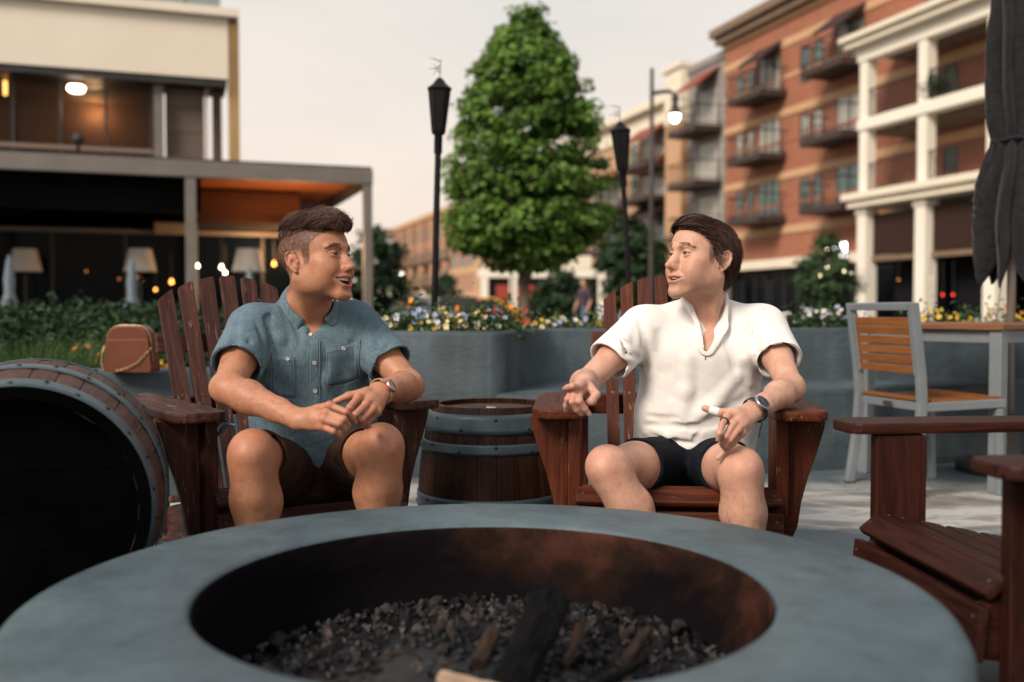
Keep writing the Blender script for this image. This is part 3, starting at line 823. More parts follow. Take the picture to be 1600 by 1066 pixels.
# pots on the balcony
# grey section further along
go_ = atz(1072, 0, 62.0)
gr = thing('grey_apartment_block', 'grey stuccoed apartment block with dark balconies and red awnings beyond the brick block', 'apartment block', tuple(bo), AR)
MB().box((-3.95, 0.12, 0), (-0.003, 9, 13.0)).build('wall', M_GREYST, gr)
bx('parapet', (-3.95, 0.02, 13.004), (-0.003, 9, 13.35), M_GREYST, gr)
for z0 in (1.9, 4.55, 7.2, 9.85):
    window(gr, -2.75, z0, 1.75, 1.95, 0.118, M_PANEL_L, M_WFRW, 3, 'balcony_door')
    window(gr, -3.6, z0 + .3, 0.55, 1.35, 0.118, M_PANE, M_WFRW)
    balcony(gr, -3.35, -0.45, z0 - 0.05, 1.5, 0.115, 9)
    window(gr, -0.42, z0 + .3, 0.35, 1.35, 0.118, M_PANE, M_WFRW)
awning(gr, -2.95, -0.75, 12.75, 1.3, 0.11, M_AWN)
# tan section with cream crown and corner pier
tn = thing('tan_apartment_block', 'tan apartment block with cream crown, red awnings and corner pier behind the street lamp', 'apartment block', tuple(bo), AR)
M_TAN = pm('tan_stucco', (0.42, 0.27, 0.165), (0.48, 0.31, 0.19), scale=0.8, rough=0.85)
MB().box((-47, 0.5, 0), (-3.96, 11, 11.0)).build('wall', M_TAN, tn)
bx('crown', (-47, 0.38, 11.005), (-5.9, 11, 12.1), M_CREAM, tn, 0.03)
bx('cornice', (-47.2, -0.05, 12.105), (-5.9, 11.2, 12.55), M_CREAM, tn, 0.05)
bx('pier', (-5.85, -0.25, 0), (-4.0, 0.49, 10.6), pm('orange_tan_pier', (0.50, 0.29, 0.16), (0.55, 0.33, 0.19)), tn)
bx('pier', (-5.9, -0.32, 10.605), (-3.97, 3, 13.4), M_CREAM, tn, 0.03)
bx('pier_cap', (-6.0, -0.45, 13.405), (-3.9, 3.1, 13.7), M_CREAM, tn, 0.03)
for z0 in (1.9, 4.55, 7.2, 9.0):
    for s in (-10.2, -16.2, -22.2, -28.2):
        if z0 > 8 and s < -11: continue
        window(tn, s, z0, 2.9, 1.9, 0.498, M_PANEL_L if z0 > 5 else M_PANE, M_WFRW, 3, 'balcony_door')
        balcony(tn, s - .5, s + 3.4, z0 - .05, 1.4, 0.49, 10)
        awning(tn, s - .3, s + 3.2, z0 + 2.3, 1.2, 0.49, M_AWN if z0 > 5 else M_AWND)
        window(tn, s - 1.6, z0 + .2, 0.8, 1.5, 0.498, M_PANE, M_WFRW)
# long far row
fr = thing('long_brick_row', 'long pinkish brick apartment row far down the street, left of the tree', 'apartment row', tuple(atz(741, 0, 105)), AR)
FW = 43
MB().box((-FW, 0, 3.2), (0, 10, 12.3)).build('wall', M_BRICKP, fr)
bx('ground_floor', (-FW, -.05, 0), (0.05, 10, 3.19), M_CREAM, fr)
bx('parapet', (-FW - .2, -.3, 12.305), (0.2, 10, 12.9), M_BAND, fr)
for k in range(13):
    s = -FW + 1.2 + k * 3.25
    for zi, z0 in enumerate((3.9, 6.8, 9.6)):
        window(fr, s, z0, 1.6, 1.9, -.002, M_PANE, M_WFR, 2)
        if k % 2 == 0 and zi < 2: balcony(fr, s - .5, s + 2.2, z0 - .1, 1.2, -.004, 5)
    bx('pilaster', (s - 0.9, -.25, 3.2), (s - 0.35, 0.002, 12.3), M_BAND if k % 2 else M_BRICKP, fr)
fb = thing('salmon_brick_block', 'low salmon brick block with cream bands standing in front of the long brick row', 'brick block', tuple(atz(765, 0, 88)), AR)
MB().box((-14, 0, 0), (0, 8, 7.0)).build('wall', M_BRICKP, fb)
for zb in (1.9, 4.3): bx('stone_band', (-14.05, -.05, zb), (.05, 0.01, zb + .7), M_BAND, fb)
for k in range(4): window(fb, -13 + k * 3.3, 4.9, 1.5, 1.5, -.002, M_PANE)
ft = thing('far_tower', 'pale far tower with dark overhanging roof beside the long brick row', 'tower', tuple(atz(612, 0, 165)), AR)
bx('wall', (-4, 0, 0), (2, 6, 9.5), M_CREAM, ft); bx('roof_house', (-3, 1, 9.5), (0, 4, 13), M_BRZ2, ft); bx('roof', (-4.5, -.5, 13), (1.5, 6, 14.2), M_CORN, ft)
bx('low_wing', (-14, 2, 0), (-4.1, 8, 8), M_CREAM, ft)
# white colonnade behind the tree
cl = thing('white_colonnade', 'white flat roofed colonnade at street level behind the big tree', 'colonnade', tuple(atz(757, 0, 58)), R(-2))
for k, px in enumerate((757, 802, 868, 940)):
    x = (px - 757) / FPX * 58
    bx('column', (x - .22, 0, 0), (x + .22, .44, 2.75 if k else 3.4), M_WHITE, cl, 0.02)
bx('beam', (-.4, -.02, 2.755), (7.4, .46, 3.2), M_WHITE, cl, 0.02)
bx('shop_back', (-.2, 3.5, 0), (7.2, 3.8, 3.2), M_DARKIN, cl)
bx('sign_board', (0.5, 3.2, 1.5), (3.2, 3.3, 2.4), pm('brick_red_board', (0.3, 0.05, 0.03)), cl)
bx('gable', (2.6, -.04, 3.205), (6.2, .48, 4.0), M_CREAM, cl, 0.02)
# ------------------------------------------------------------------ leaves and plants
def leaf_mat(name, dark, light, trans=.35, rough=.5):
    m, nt, bs = new_mat(name)
    at_ = nd(nt, 'ShaderNodeVertexColor', layer_name='tone'); sp = nd(nt, 'ShaderNodeSeparateColor'); L_(nt, at_.outputs['Color'], sp.inputs[0])
    col = mixc(nt, sp.outputs[0], dark, light)
    L_(nt, col, bs.inputs['Base Color']); bs.inputs['Roughness'].default_value = rough; bs.inputs['Specular IOR Level'].default_value = .35
    tr = nd(nt, 'ShaderNodeBsdfTranslucent'); L_(nt, col, tr.inputs['Color'])
    ms = nd(nt, 'ShaderNodeMixShader'); ms.inputs[0].default_value = trans
    out = [n for n in nt.nodes if n.type == 'OUTPUT_MATERIAL'][0]
    L_(nt, bs.outputs[0], ms.inputs[1]); L_(nt, tr.outputs[0], ms.inputs[2]); L_(nt, ms.outputs[0], out.inputs['Surface'])
    return m
def leaves(name, P, N, size, mat, parent, seed=0, wid=.62, tone=None, droop=.3, M=None):
    """folded leaves at P facing N"""
    r = np.random.default_rng(seed); n = len(P); N = N + r.normal(size=(n, 3)) * .45; N /= np.linalg.norm(N, axis=1)[:, None]
    t = np.cross(N, r.normal(size=(n, 3))); t /= np.maximum(np.linalg.norm(t, axis=1), 1e-6)[:, None]; b = np.cross(N, t)
    s = (size * r.uniform(.65, 1.25, n))[:, None]
    base = P - t * s * .5; tip = P + t * s * .5 - N * s * droop * .4; mid = P - N * s * .06
    l = P + b * s * wid * .5 + N * s * .10 - t * s * .08; q = P - b * s * wid * .5 + N * s * .10 - t * s * .08
    V = np.stack([base, l, tip, q, mid], 1).reshape(-1, 3); k = np.arange(n)[:, None] * 5
    T = np.concatenate([k + np.array([[0, 4, 1]]), k + np.array([[4, 2, 1]]), k + np.array([[0, 3, 4]]), k + np.array([[4, 3, 2]])], 0)
    me = mesh_np(name, V, T, False, mat)
    tn = r.uniform(0, 1, n) if tone is None else np.clip(tone + r.normal(size=n) * .22, 0, 1)
    set_color(me, 'tone', np.repeat(np.repeat(tn[:, None], 5, 0), 3, 1).astype(np.float32))
    return link(name, me, None, parent, M)
M_BARK = pm('grey_brown_bark', (.10, .075, .055), (.24, .185, .14), scale=7, rough=.9, bmp=.9, bscale=30, bdist=.02, stretch=(1, 1, .3))
M_LEAFT = leaf_mat('plane_tree_leaf', (.034, .088, .016), (.205, .345, .062), .45)
M_LEAFD = leaf_mat('dark_shrub_leaf', (.007, .020, .008), (.030, .072, .022), .25)
M_LEAFM = leaf_mat('mid_green_leaf', (.014, .038, .014), (.060, .115, .038), .3)
M_LEAFG = leaf_mat('grass_blade', (.022, .058, .012), (.075, .135, .030), .35)
M_LEAFF = leaf_mat('flower_foliage', (.018, .048, .014), (.085, .15, .040), .35)

def tree(name, label, loc, zs, rs, nclump, per, lsize, trunk_r, trunk_top, mat, group, seed, csize=.24, limb=6, flat=1.0):
    t = thing(name, label, 'tree', loc, 0, group); r = np.random.default_rng(seed)
    zs = np.array(zs); rs = np.array(rs)
    mb = MB(); top = np.array((r.normal() * .04, r.normal() * .04, trunk_top))
    mb.tube([(0, 0, -.02), (0.01, 0, .15), (top[0] * .5, top[1] * .5, trunk_top * .5), tuple(top)], [trunk_r * 1.35, trunk_r * 1.05, trunk_r * .92, trunk_r * .8], 12)
    tr = mb.build('trunk', M_BARK, t, None, True)
    for i in range(limb):
        a = i / limb * 6.28 + r.uniform(-.3, .3); z1 = zs[0] + (zs[-1] - zs[0]) * r.uniform(.35, .9); ro = np.interp(z1, zs, rs) * r.uniform(.3, .7)
        p0 = top - (0, 0, r.uniform(0, .25)); p2 = np.array((math.cos(a) * ro, math.sin(a) * ro, z1)); p1 = p0 * .5 + p2 * .5 + (math.cos(a) * ro * .25, math.sin(a) * ro * .25, -.1)
        MB().tube([p0, p1, p2], [trunk_r * .6, trunk_r * .38, trunk_r * .1], 7).build('limb', M_BARK, tr, None, True)
    P = []; N = []; T = []
    for i in range(nclump):
        w = rs * 1.0 + .05; z = r.choice(zs, p=w / w.sum()) + r.uniform(-.5, .5) * (zs[-1] - zs[0]) / (len(zs) - 1)
        R_ = max(.02, np.interp(z, zs, rs) - csize * .45) * r.uniform(.86, 1.12); a = r.uniform(0, 6.283); q = math.sqrt(r.uniform(.10, 1)) * R_
        c = np.array((math.cos(a) * q, math.sin(a) * q * flat, z)); cs = csize * r.uniform(.6, 1.25)
        d = r.normal(size=(per, 3)); d /= np.linalg.norm(d, axis=1)[:, None]; d[:, 2] = np.where(d[:, 2] < -.35, -d[:, 2], d[:, 2])
        pp = c + d * cs * r.uniform(.45, 1.35, per)[:, None] * (1, 1, .85)
        P.append(pp); N.append(d * .7 + np.array((math.cos(a) * .35, math.sin(a) * .35, .55))); T.append(np.full(per, r.uniform(.15, .85)) + .15 * d[:, 2])  # upper leaves of each clump toned lighter, sky light put into the colour
    P = np.concatenate(P); N = np.concatenate(N); T = np.concatenate(T)
    leaves('crown', P, N, np.full(len(P), lsize), mat, t, seed + 1, .8, T)
    return t
b = at(822, 490, 15.0)
tree('street_tree', 'big bright green plane tree standing between the two torches', (b[0], 15.0, 0), [1.62, 1.75, 1.95, 2.2, 2.65, 3.12, 3.6, 4.05, 4.45, 4.8, 5.08], [.70, 1.05, 1.24, 1.28, 1.24, 1.19, 1.12, .98, .80, .56, .24], 950, 36, .108, .085, 1.45, M_LEAFT, 'trees in the street', 5, .175)
tree('street_tree', 'small dark green tree in front of the white balcony tower', (at(1290, 490, 28)[0], 28, 0), [1.0, 1.4, 1.8, 2.2, 2.6], [.5, .85, .9, .8, .35], 120, 40, .13, .06, 1.1, M_LEAFM, 'trees in the street', 15, .24)
for k, (px, d, h, w, lab) in enumerate(((585, 34, 3.4, 1.3, 'dark tree showing between the two right posts of the canopy'), (985, 30, 3.2, 1.0, 'dark tree behind the far torch pole'), (1025, 38, 3.0, 1.1, 'dark tree beside the tall street lamp pole'), (697, 60, 2.6, 1.1, 'small round dark tree at the foot of the far brick row'), (880, 44, 2.2, 1.5, 'low dark tree behind the trunk of the big tree'))):
    tree('street_tree', lab, (at(px, 490, d)[0], d, 0), np.linspace(h * .25, h, 5), w * np.array([.55, .95, 1, .85, .35]), 90, 34, .22, .07, h * .3, M_LEAFD, 'trees in the street', 40 + k, .34)

# ---- shrubs, grass and marigolds behind the low wall
def shrub(label, loc, rx, h, n, seed, mat=M_LEAFD, ls=.075):
    t = thing('shrub', label, 'shrub', loc, 0, 'shrubs in front of the restaurant'); r = np.random.default_rng(seed)
    for i in range(5):
        a = r.uniform(0, 6.28); MB().tube([(0, 0, 0), (math.cos(a) * rx * .3, math.sin(a) * rx * .3, h * .6)], [.015, .006], 5).build('stem', M_BARK, t)
    P = []; N = []; T = []
    for i in range(n):
        a = r.uniform(0, 6.28); q = math.sqrt(r.uniform(0, 1)) * rx; z = h * r.uniform(.25, .92) * (1 - .35 * (q / rx) ** 2); c = np.array((math.cos(a) * q, math.sin(a) * q, z))
        d = r.normal(size=(34, 3)); d /= np.linalg.norm(d, axis=1)[:, None]; P.append(c + d * .12 * r.uniform(.4, 1.1, 34)[:, None]); N.append(d + (0, 0, .7)); T.append(np.full(34, r.uniform(0, .9)))
    leaves('foliage', np.concatenate(P), np.concatenate(N), np.full(n * 34, ls), mat, t, seed, .55, np.concatenate(T))
sh = ((-20, 9.5, .9, 'dark shrub at the far left edge below the first floor lamp'), (70, 9.2, .95, 'dark shrub left of the middle floor lamp'), (150, 9.6, .85, 'dark shrub just left of the middle closed umbrella'), (225, 9.3, .9, 'dark shrub right above the handbag'), (300, 9.8, .8, 'dark shrub behind the left back slats of the weathered chair'), (385, 10.5, .8, 'dark shrub behind the right back slats of the weathered chair'))
for k, (px, d, h, lab) in enumerate(sh): shrub(lab, (at(px, 490, d)[0], d, .3), .62, h - .18, 60, 60 + k)
for k, (px, d, h) in enumerate(((20, 6.6, .62), (95, 6.3, .58), (260, 6.8, .5), (-60, 6.4, .6))):
    shrub(('low dark shrub behind the grass tufts at the far left', 'low dark shrub behind the grass left of the handbag', 'low dark shrub behind the marigolds beside the handbag', 'low dark shrub partly outside the left edge')[k], (at(px, 490, d)[0], d, .3), .5, h, 34, 80 + k, M_LEAFD, .06)
def tuft(label, loc, n, L, seed):
    t = thing('ornamental_grass', label, 'grass tuft', loc, 0, 'grass tufts behind the low wall'); r = np.random.default_rng(seed); V = []; Q = []; tone = []
    for i in range(n):
        a = r.uniform(0, 6.28); q = r.uniform(0, .13); p = np.array((math.cos(a) * q, math.sin(a) * q, 0)); d = np.array((math.cos(a + r.normal() * .4), math.sin(a + r.normal() * .4), 0)); l = L * r.uniform(.6, 1.1); s = np.array((-d[1], d[0], 0)) * .0035
        b0 = len(V); lean = r.uniform(.25, .9); tn = r.uniform(0, 1)
        for k in range(5):
            u = k / 4; c = p + d * l * lean * u ** 1.8 + np.array((0, 0, l * (u - .28 * lean * u ** 2.5))); w = 1 - u * .85
            V += [c - s * w, c + s * w]; tone += [tn, tn]
        Q += [(b0 + 2 * k, b0 + 2 * k + 1, b0 + 2 * k + 3, b0 + 2 * k + 2) for k in range(4)]
    me = mesh_np('blades', np.array(V), np.array(Q), True, M_LEAFG); set_color(me, 'tone', np.repeat(np.array(tone, np.float32)[:, None], 3, 1)); link('blades', me, None, t)
for k, (px, d, lab) in enumerate(((-30, 5.2, 'green grass tuft cut by the left edge'), (25, 5.0, 'green grass tuft above the left end of the lying barrel'), (75, 5.15, 'green grass tuft above the middle of the lying barrel'), (125, 5.35, 'green grass tuft just left of the handbag'), (165, 5.7, 'green grass tuft hidden partly by the handbag'), (50, 5.7, 'green grass tuft in the second row at the far left'), (100, 5.8, 'green grass tuft in the second row left of the handbag'))):
    tuft(lab, (at(px, 490, d)[0], d, .3), 330, .44, 90 + k)

def blossom_mesh(name, pet, eye, seed, rad=.021):
    r = np.random.default_rng(seed); V = []; F = []; mi = []
    for k, (a, s) in enumerate(((90, 1.0), (160, .95), (20, .95), (235, 1.0), (305, 1.0))):
        a = R(a + r.uniform(-6, 6)); d = np.array((math.cos(a), math.sin(a), 0)); q = np.array((-d[1], d[0], 0)); b0 = len(V); z = .0012 * k
        V += [(0, 0, z)] + [tuple(d * rad * s * u + q * rad * s * w + np.array((0, 0, z + .005 * u + r.normal() * .0012))) for u, w in ((.45, -.42), (.95, -.40), (1.15, 0), (.95, .40), (.45, .42))]
        F += [(b0, b0 + 1, b0 + 2, b0 + 3), (b0, b0 + 3, b0 + 4, b0 + 5)]; mi += [0, 0]
    b0 = len(V); V += [(0, 0, .008)] + [(math.cos(t) * rad * .33, math.sin(t) * rad * .33, .0085) for t in np.linspace(0, 6.28, 8)[:-1]]
    for k in range(7): F.append((b0, b0 + 1 + k, b0 + 1 + (k + 1) % 7)); mi.append(1)
    me = mesh(name, V, F, False, pet); me.materials.append(eye); me.polygons.foreach_set('material_index', np.array(mi, np.int32)); return me
def petal(n, c1, c2): return pm(n, c1, c2, scale=60, rough=.6, rand=.12)
EYED = petal('pansy_eye', (.05, .02, .05), (.10, .04, .02)); EYEY = petal('flower_eye', (.5, .3, .03), (.55, .33, .05))
BL = {'white': blossom_mesh('blossom', petal('white_petal', (.62, .61, .60), (.72, .70, .68)), EYED, 1), 'lavender': blossom_mesh('blossom', petal('lavender_petal', (.27, .33, .52), (.42, .47, .62)), EYED, 2),
      'yellow': blossom_mesh('blossom', petal('yellow_petal', (.66, .40, .03), (.74, .50, .07)), EYED, 3), 'cream': blossom_mesh('blossom', petal('cream_petal', (.66, .56, .28), (.70, .62, .40)), EYEY, 4),
      'red': blossom_mesh('blossom', petal('rust_red_petal', (.22, .02, .01), (.42, .07, .015)), EYED, 5), 'orange': blossom_mesh('blossom', petal('orange_petal', (.6, .17, .02), (.68, .26, .03)), EYEY, 6)}
def pansy(label, loc, kinds, h, nb, seed, spread=.10, fol=150, group='flowers along the planter wall', name='pansy_plant', ls=.04):
    t = thing(name, label, 'flowers', tuple(loc), 0, group); r = np.random.default_rng(seed)
    P = np.stack([r.normal(size=fol) * spread * .75, np.maximum(r.normal(size=fol) * spread * .6, -.10), np.abs(r.normal(size=fol)) * h * .52 + .005], 1)
    N = np.stack([P[:, 0] * 4, P[:, 1] * 4, np.full(fol, .8)], 1); leaves('foliage', P, N, np.full(fol, ls), M_LEAFF, t, seed, .5)
    mb = MB()
    for i in range(int(nb * .8) + 1):
        x, y = r.normal() * spread * .8, r.normal() * spread * .6; z = h * r.uniform(.55, 1.05)
        o = link('blossom', BL[kinds[i % len(kinds)]], None, t); o.location = (x, y, z); f = r.normal(size=2) * .35
        o.rotation_euler = (R(62) + f[0], f[1], r.normal() * .5); o.scale = (r.uniform(.52, .82),) * 3
        mb.tube([(x * .5, y * .5, 0), (x, y + .006, z)], [.002, .0015], 4)
    mb.build('stems', M_LEAFF, t)
def wall_y(X): 
    o = outer; return float(np.interp(X, o[:, 0], o[:, 1]))
row = []
for px, kinds, h, nb, dy, lab in (
    (592, ('white',), .13, 11, .30, 'white pansies at the left end behind the shoulder of the man in blue'), (610, ('white', 'white', 'cream'), .13, 12, .33, 'white pansies next to the left end of the row'), (628, ('white', 'lavender'), .14, 11, .36, 'white pansies under the first rust red flowers'),
    (634, ('red', 'orange'), .23, 5, .55, 'tall rust red flowers left of the near torch'), (648, ('lavender',), .16, 12, .34, 'lavender pansies left of the near torch pole'), (660, ('lavender', 'red'), .17, 9, .45, 'lavender pansies touching the near torch pole'),
    (668, ('yellow',), .09, 5, .27, 'yellow pansies at the foot of the near torch'), (692, ('cream', 'white'), .10, 10, .28, 'cream pansies just right of the near torch'), (705, ('red', 'yellow', 'orange'), .18, 9, .42, 'red and yellow flowers right of the near torch'), (720, ('cream', 'cream', 'lavender'), .14, 13, .33, 'cream pansies in the middle of the left bed'),
    (733, ('red', 'yellow'), .22, 9, .5, 'tall dark red flowers in the middle of the left bed'), (745, ('cream', 'yellow', 'lavender'), .15, 12, .34, 'mixed cream and lavender pansies near the corner of the wall'), (760, ('cream', 'lavender', 'white'), .13, 12, .30, 'pale pansies before the red clump'), (772, ('lavender', 'red'), .17, 8, .42, 'lavender flowers beside the red clump'),
    (785, ('red', 'red', 'orange'), .19, 9, .36, 'dense dark clump of small red flowers at the wall corner'), (803, ('red',), .18, 6, .42, 'dark green clump with few red flowers at the wall corner'),
    (822, ('yellow', 'cream'), .09, 8, .30, 'yellow pansies in front of the tree trunk'), (842, ('cream', 'yellow'), .10, 9, .30, 'cream pansies right of the tree trunk'), (862, ('lavender', 'white', 'cream'), .11, 11, .32, 'pale lavender pansies right of the tree trunk'), (884, ('lavender', 'white'), .11, 11, .30, 'pale lavender pansies midway to the red chair'),
    (905, ('yellow', 'white', 'lavender'), .12, 10, .30, 'yellow and white pansies left of the red chair'), (924, ('yellow',), .10, 6, .28, 'two or three yellow pansies left of the red chair'), (946, ('lavender', 'white'), .19, 12, .34, 'leafy lavender flowers touching the red chair back'), (962, ('lavender',), .17, 8, .32, 'leafy lavender flowers behind the red chair back'),
    (1226, ('white', 'lavender'), .15, 8, .34, 'white flowers behind the shoulder of the man in white'), (1244, ('white',), .14, 8, .32, 'white flowers right of the man in white'), (1278, ('white', 'lavender'), .19, 11, .36, 'leafy white and violet flowers left of the metal chair'), (1300, ('white', 'lavender'), .18, 10, .34, 'leafy white and violet flowers touching the metal chair'), (1322, ('lavender',), .15, 7, .32, 'violet flowers behind the metal chair back'),
    (1452, ('yellow',), .17, 10, .36, 'bright yellow pansies right of the metal chair back'), (1470, ('yellow', 'yellow', 'white'), .14, 8, .34, 'yellow pansies above the left part of the table'), (1494, ('yellow',), .12, 5, .34, 'small yellow pansies above the middle of the table'), (1512, ('yellow', 'orange'), .15, 7, .36, 'orange yellow pansies above the table'), (1530, ('yellow', 'lavender'), .13, 6, .34, 'yellow pansies left of the umbrella pole'), (1566, ('yellow', 'orange'), .17, 9, .36, 'orange yellow pansies touching the umbrella pole'), (1592, ('yellow',), .15, 7, .36, 'yellow pansies at the right edge behind the umbrella')):
    d = 5.3 if px < 800 else 6.2
    for _ in range(4): d = wall_y((px - 800) / FPX * d) + dy
    row.append(((px - 800) / FPX * d, d, kinds, h, nb, lab))
for k, (X, d, kinds, h, nb, lab) in enumerate(row): pansy(lab, (X, d, .685), kinds, h * .92 + .012, nb, 200 + k, .075 if X < .3 else .09)
for k, (px, d, lab) in enumerate(((140, 5.6, 'yellow marigolds just left of the handbag'), (160, 5.75, 'yellow marigolds hidden partly by the handbag'), (245, 5.6, 'yellow marigolds right of the handbag'), (268, 5.8, 'yellow marigolds behind the arm of the weathered chair'))):
    pansy(lab, (at(px, 490, d)[0], d, .3), ('yellow', 'orange'), .36, 11, 300 + k, .11, 200, 'marigolds behind the low wall', 'marigold_plant', .05)
# ------------------------------------------------------------------ adirondack chairs
M_WOODL = wood('weathered_brown_wood', (0.032, 0.0112, 0.0075), (0.115, 0.047, 0.034), rough=0.52, wear=(0.22, 0.14, 0.115), wear_amt=0.1, rand=0.15)
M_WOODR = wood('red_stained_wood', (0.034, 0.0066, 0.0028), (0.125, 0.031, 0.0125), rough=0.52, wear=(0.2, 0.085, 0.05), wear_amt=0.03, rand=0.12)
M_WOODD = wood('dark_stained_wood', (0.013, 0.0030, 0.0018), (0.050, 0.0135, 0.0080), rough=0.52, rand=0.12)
M_SCREW = pm('dull_screw', (0.14, 0.11, 0.09), rough=0.45, metallic=0.8)

def rounded_outline(pts, r, n=5):
    """polygon with its corners rounded (r per corner)"""
    out = []; N = len(pts)
    for i in range(N):
        p = np.array(pts[i], float); a = np.array(pts[i - 1], float); b = np.array(pts[(i + 1) % N], float)
        ri = r[i] if hasattr(r, '__len__') else r
        ua = (a - p); ub = (b - p); la = np.linalg.norm(ua); lb = np.linalg.norm(ub)
        ri = min(ri, la * .49, lb * .49)
        if ri < 1e-4: out.append(tuple(p)); continue
        A = p + ua / la * ri; B = p + ub / lb * ri
        for t in np.linspace(0, 1, n):
            out.append(tuple((1 - t) ** 2 * A + 2 * t * (1 - t) * p + t * t * B))
    return out

def flat_board(name, outline, thick, M, mat, parent, bevel=0.005):
    """plank cut to an outline: local X is the grain, Z the thickness"""
    return MB().prism(outline, -thick / 2, thick / 2).build(name, mat, parent, M, bevel=bevel)

def adirondack(label, loc, rotz, wl, group, seat_front=0.355, pitch=.0555, fan=.6, half=.0205):
    """sits facing -Y; origin on the ground under the middle of the seat's front edge"""
    t = thing('adirondack_chair', label, 'chair', loc, rotz, group)
    SF, SB, SY = seat_front, 0.255, 0.50              # front height, rear height, rear y
    sl = (SB - SF) / SY
    def seat_z(y): return SF + sl * y
    nrm = unit((0, -sl, 1))
    # stringers run from the seat front to the ground behind
    for s in (-1, 1):
        x = s * 0.252
        o = flat_board('stringer', rounded_outline([(-.045, -0.10), (0.40, -0.078), (1.02, -0.05), (1.02, 0.035), (0.44, 0.05), (.02, 0.05), (-.045, 0.0)], 0.012), 0.034,
                       mat4(np.array([(0, unit((1, sl))[0], unit((1, sl))[1]), (0, -unit((1, sl))[1], unit((1, sl))[0]), (1, 0, 0)]).T, (x, 0.02, seat_z(0.02) - 0.078)), wl, t)
    # seat slats
    y = 0.050
    for k in range(6):
        w = 0.074
        o = board('seat_slat', (-.285, y, seat_z(y) - .010), (.285, y, seat_z(y) - .010), w, 0.022, nrm, wl, t, 0.006)
        for sx in (-.262, .262):
            for sy in (-.018, .018):
                MB().lathe([(0, .0125), (.0042, .0125), (.0045, .010)], 8).build('screw', M_SCREW, o, Matrix.Translation((sx, sy, 0)))
        y += w + 0.013
    o = board('seat_slat', (-.287, -0.004, SF - .031), (.287, -0.004, SF - .031), 0.058, 0.022, (0, -.62, .78), wl, t, 0.007)
    for sx in (-.266, .266): MB().lathe([(0, .0125), (.0042, .0125), (.0045, .010)], 8).build('screw', M_SCREW, o, Matrix.Translation((sx, 0, 0)))
    ap = board('apron', (-.288, -0.036, SF - .120), (.288, -0.036, SF - .120), 0.108, 0.022, (0, -1, .10), wl, t, 0.006)
    for sx in (-.268, .268):
        for sy in (-.03, .03):
            MB().lathe([(0, .0128), (.0045, .0128), (.005, .010)], 8).build('screw', M_SCREW, ap, Matrix.Translation((sx, sy, 0)))
    AH = 0.575                                        # top of the arm
    for s in (-1, 1):
        x = s * 0.290
        # front leg : board standing in the side plane
        o = board('front_leg', (x, 0.070, 0.0), (x, 0.070, AH - .031), 0.128, 0.036, (1, 0, 0), wl, t, 0.005)
        for zz in (0.27, 0.33):
            MB().lathe([(0, .0215), (.007, .021), (.008, .0175)], 10).build('bolt', M_SCREW, o, Matrix.Translation((zz - (AH - .031) / 2, 0, 0)) if s > 0 else Matrix.Translation((zz - (AH - .031) / 2, 0, 0)) @ Matrix.Rotation(math.pi, 4, 'X'))
        # curved gusset under the arm, outside the leg
        gx = [(0.0, 0.0), (-0.112, 0.0), (-0.108, 0.03), (-0.088, 0.10), (-0.064, 0.17), (-0.046, 0.24), (-0.036, 0.31), (-0.022, 0.345), (0.0, 0.355)]
        # outline in (down, out): local X down the leg
        M = np.eye(4); M[:3, 0] = (0, 0, -1); M[:3, 1] = (s, 0, 0); M[:3, 2] = np.cross(M[:3, 0], M[:3, 1]); M[:3, 3] = (x + s * 0.0185, 0.075, AH - .030)
        flat_board('arm_bracket', [(d, -o_) for o_, d in gx], 0.034, M, wl, t, 0.004)
        # arm
        xo = 0.078
        ol = [(-.065, -.078), (-.065, .072), (0.36, .085), (0.50, .075), (0.545, .02), (0.70, .0), (0.70, -.045), (0.10, -.070)]
        rr = [.055, .055, .05, .04, .03, .02, .02, .1]
        M = np.eye(4); M[:3, 0] = (0, 1, 0.0); M[:3, 1] = (s, 0, 0); M[:3, 2] = np.cross(M[:3, 0], M[:3, 1]); M[:3, 3] = (s * 0.335, 0.0, AH - .014)
        flat_board('arm', rounded_outline(ol, rr), 0.028, M, wl, t, 0.008)
        # rear post carrying the arm
        board('rear_post', (s * .275, 0.63, 0.12), (s * .275, 0.66, AH - .03), 0.085, 0.034, (1, 0, 0), wl, t, 0.005)
    board('arm_rail', (-.345, 0.675, AH - .05), (.345, 0.675, AH - .05), 0.07, 0.034, (0, 1, .15), wl, t, 0.006)
    board('lower_back_rail', (-.235, 0.535, 0.215), (.235, 0.535, 0.215), 0.08, 0.034, (0, 1, .45), wl, t, 0.006)
    # fan of seven back slats
    bdir = unit((0, 0.36, 0.93)); bn = unit(np.cross((1, 0, 0), bdir))
    lens = (0.725, 0.765, 0.79, 0.80, 0.79, 0.765, 0.725)
    for k in range(7):
        f = k - 3
        p0 = np.array((f * pitch, 0.515, 0.225)); a = R(f * fan)
        d = unit(math.cos(a) * bdir + math.sin(a) * np.array((1, 0, 0)))
        L = lens[k]
        side = np.cross(bn, d)
        tipo = -0.024 * f / 3.0
        ol = rounded_outline([(0, -half), (L + tipo * .8, -half * 1.1), (L - tipo * .8, half * 1.1), (0, half)], [.004, .01, .01, .004])
        M = mat4(np.stack([d, np.cross(bn, d), bn], 1), p0 + bn * (0.004 * (f * f) / 4))
        o = flat_board('back_slat', ol, 0.021, M, wl, t, 0.004)
        MB().lathe([(0, .0118), (.0045, .0118), (.005, .0095)], 8).build('screw', M_SCREW, o, Matrix.Translation((0.36, 0, 0)))
        MB().lathe([(0, .0118), (.0045, .0118), (.005, .0095)], 8).build('screw', M_SCREW, o, Matrix.Translation((0.07, 0, 0)))
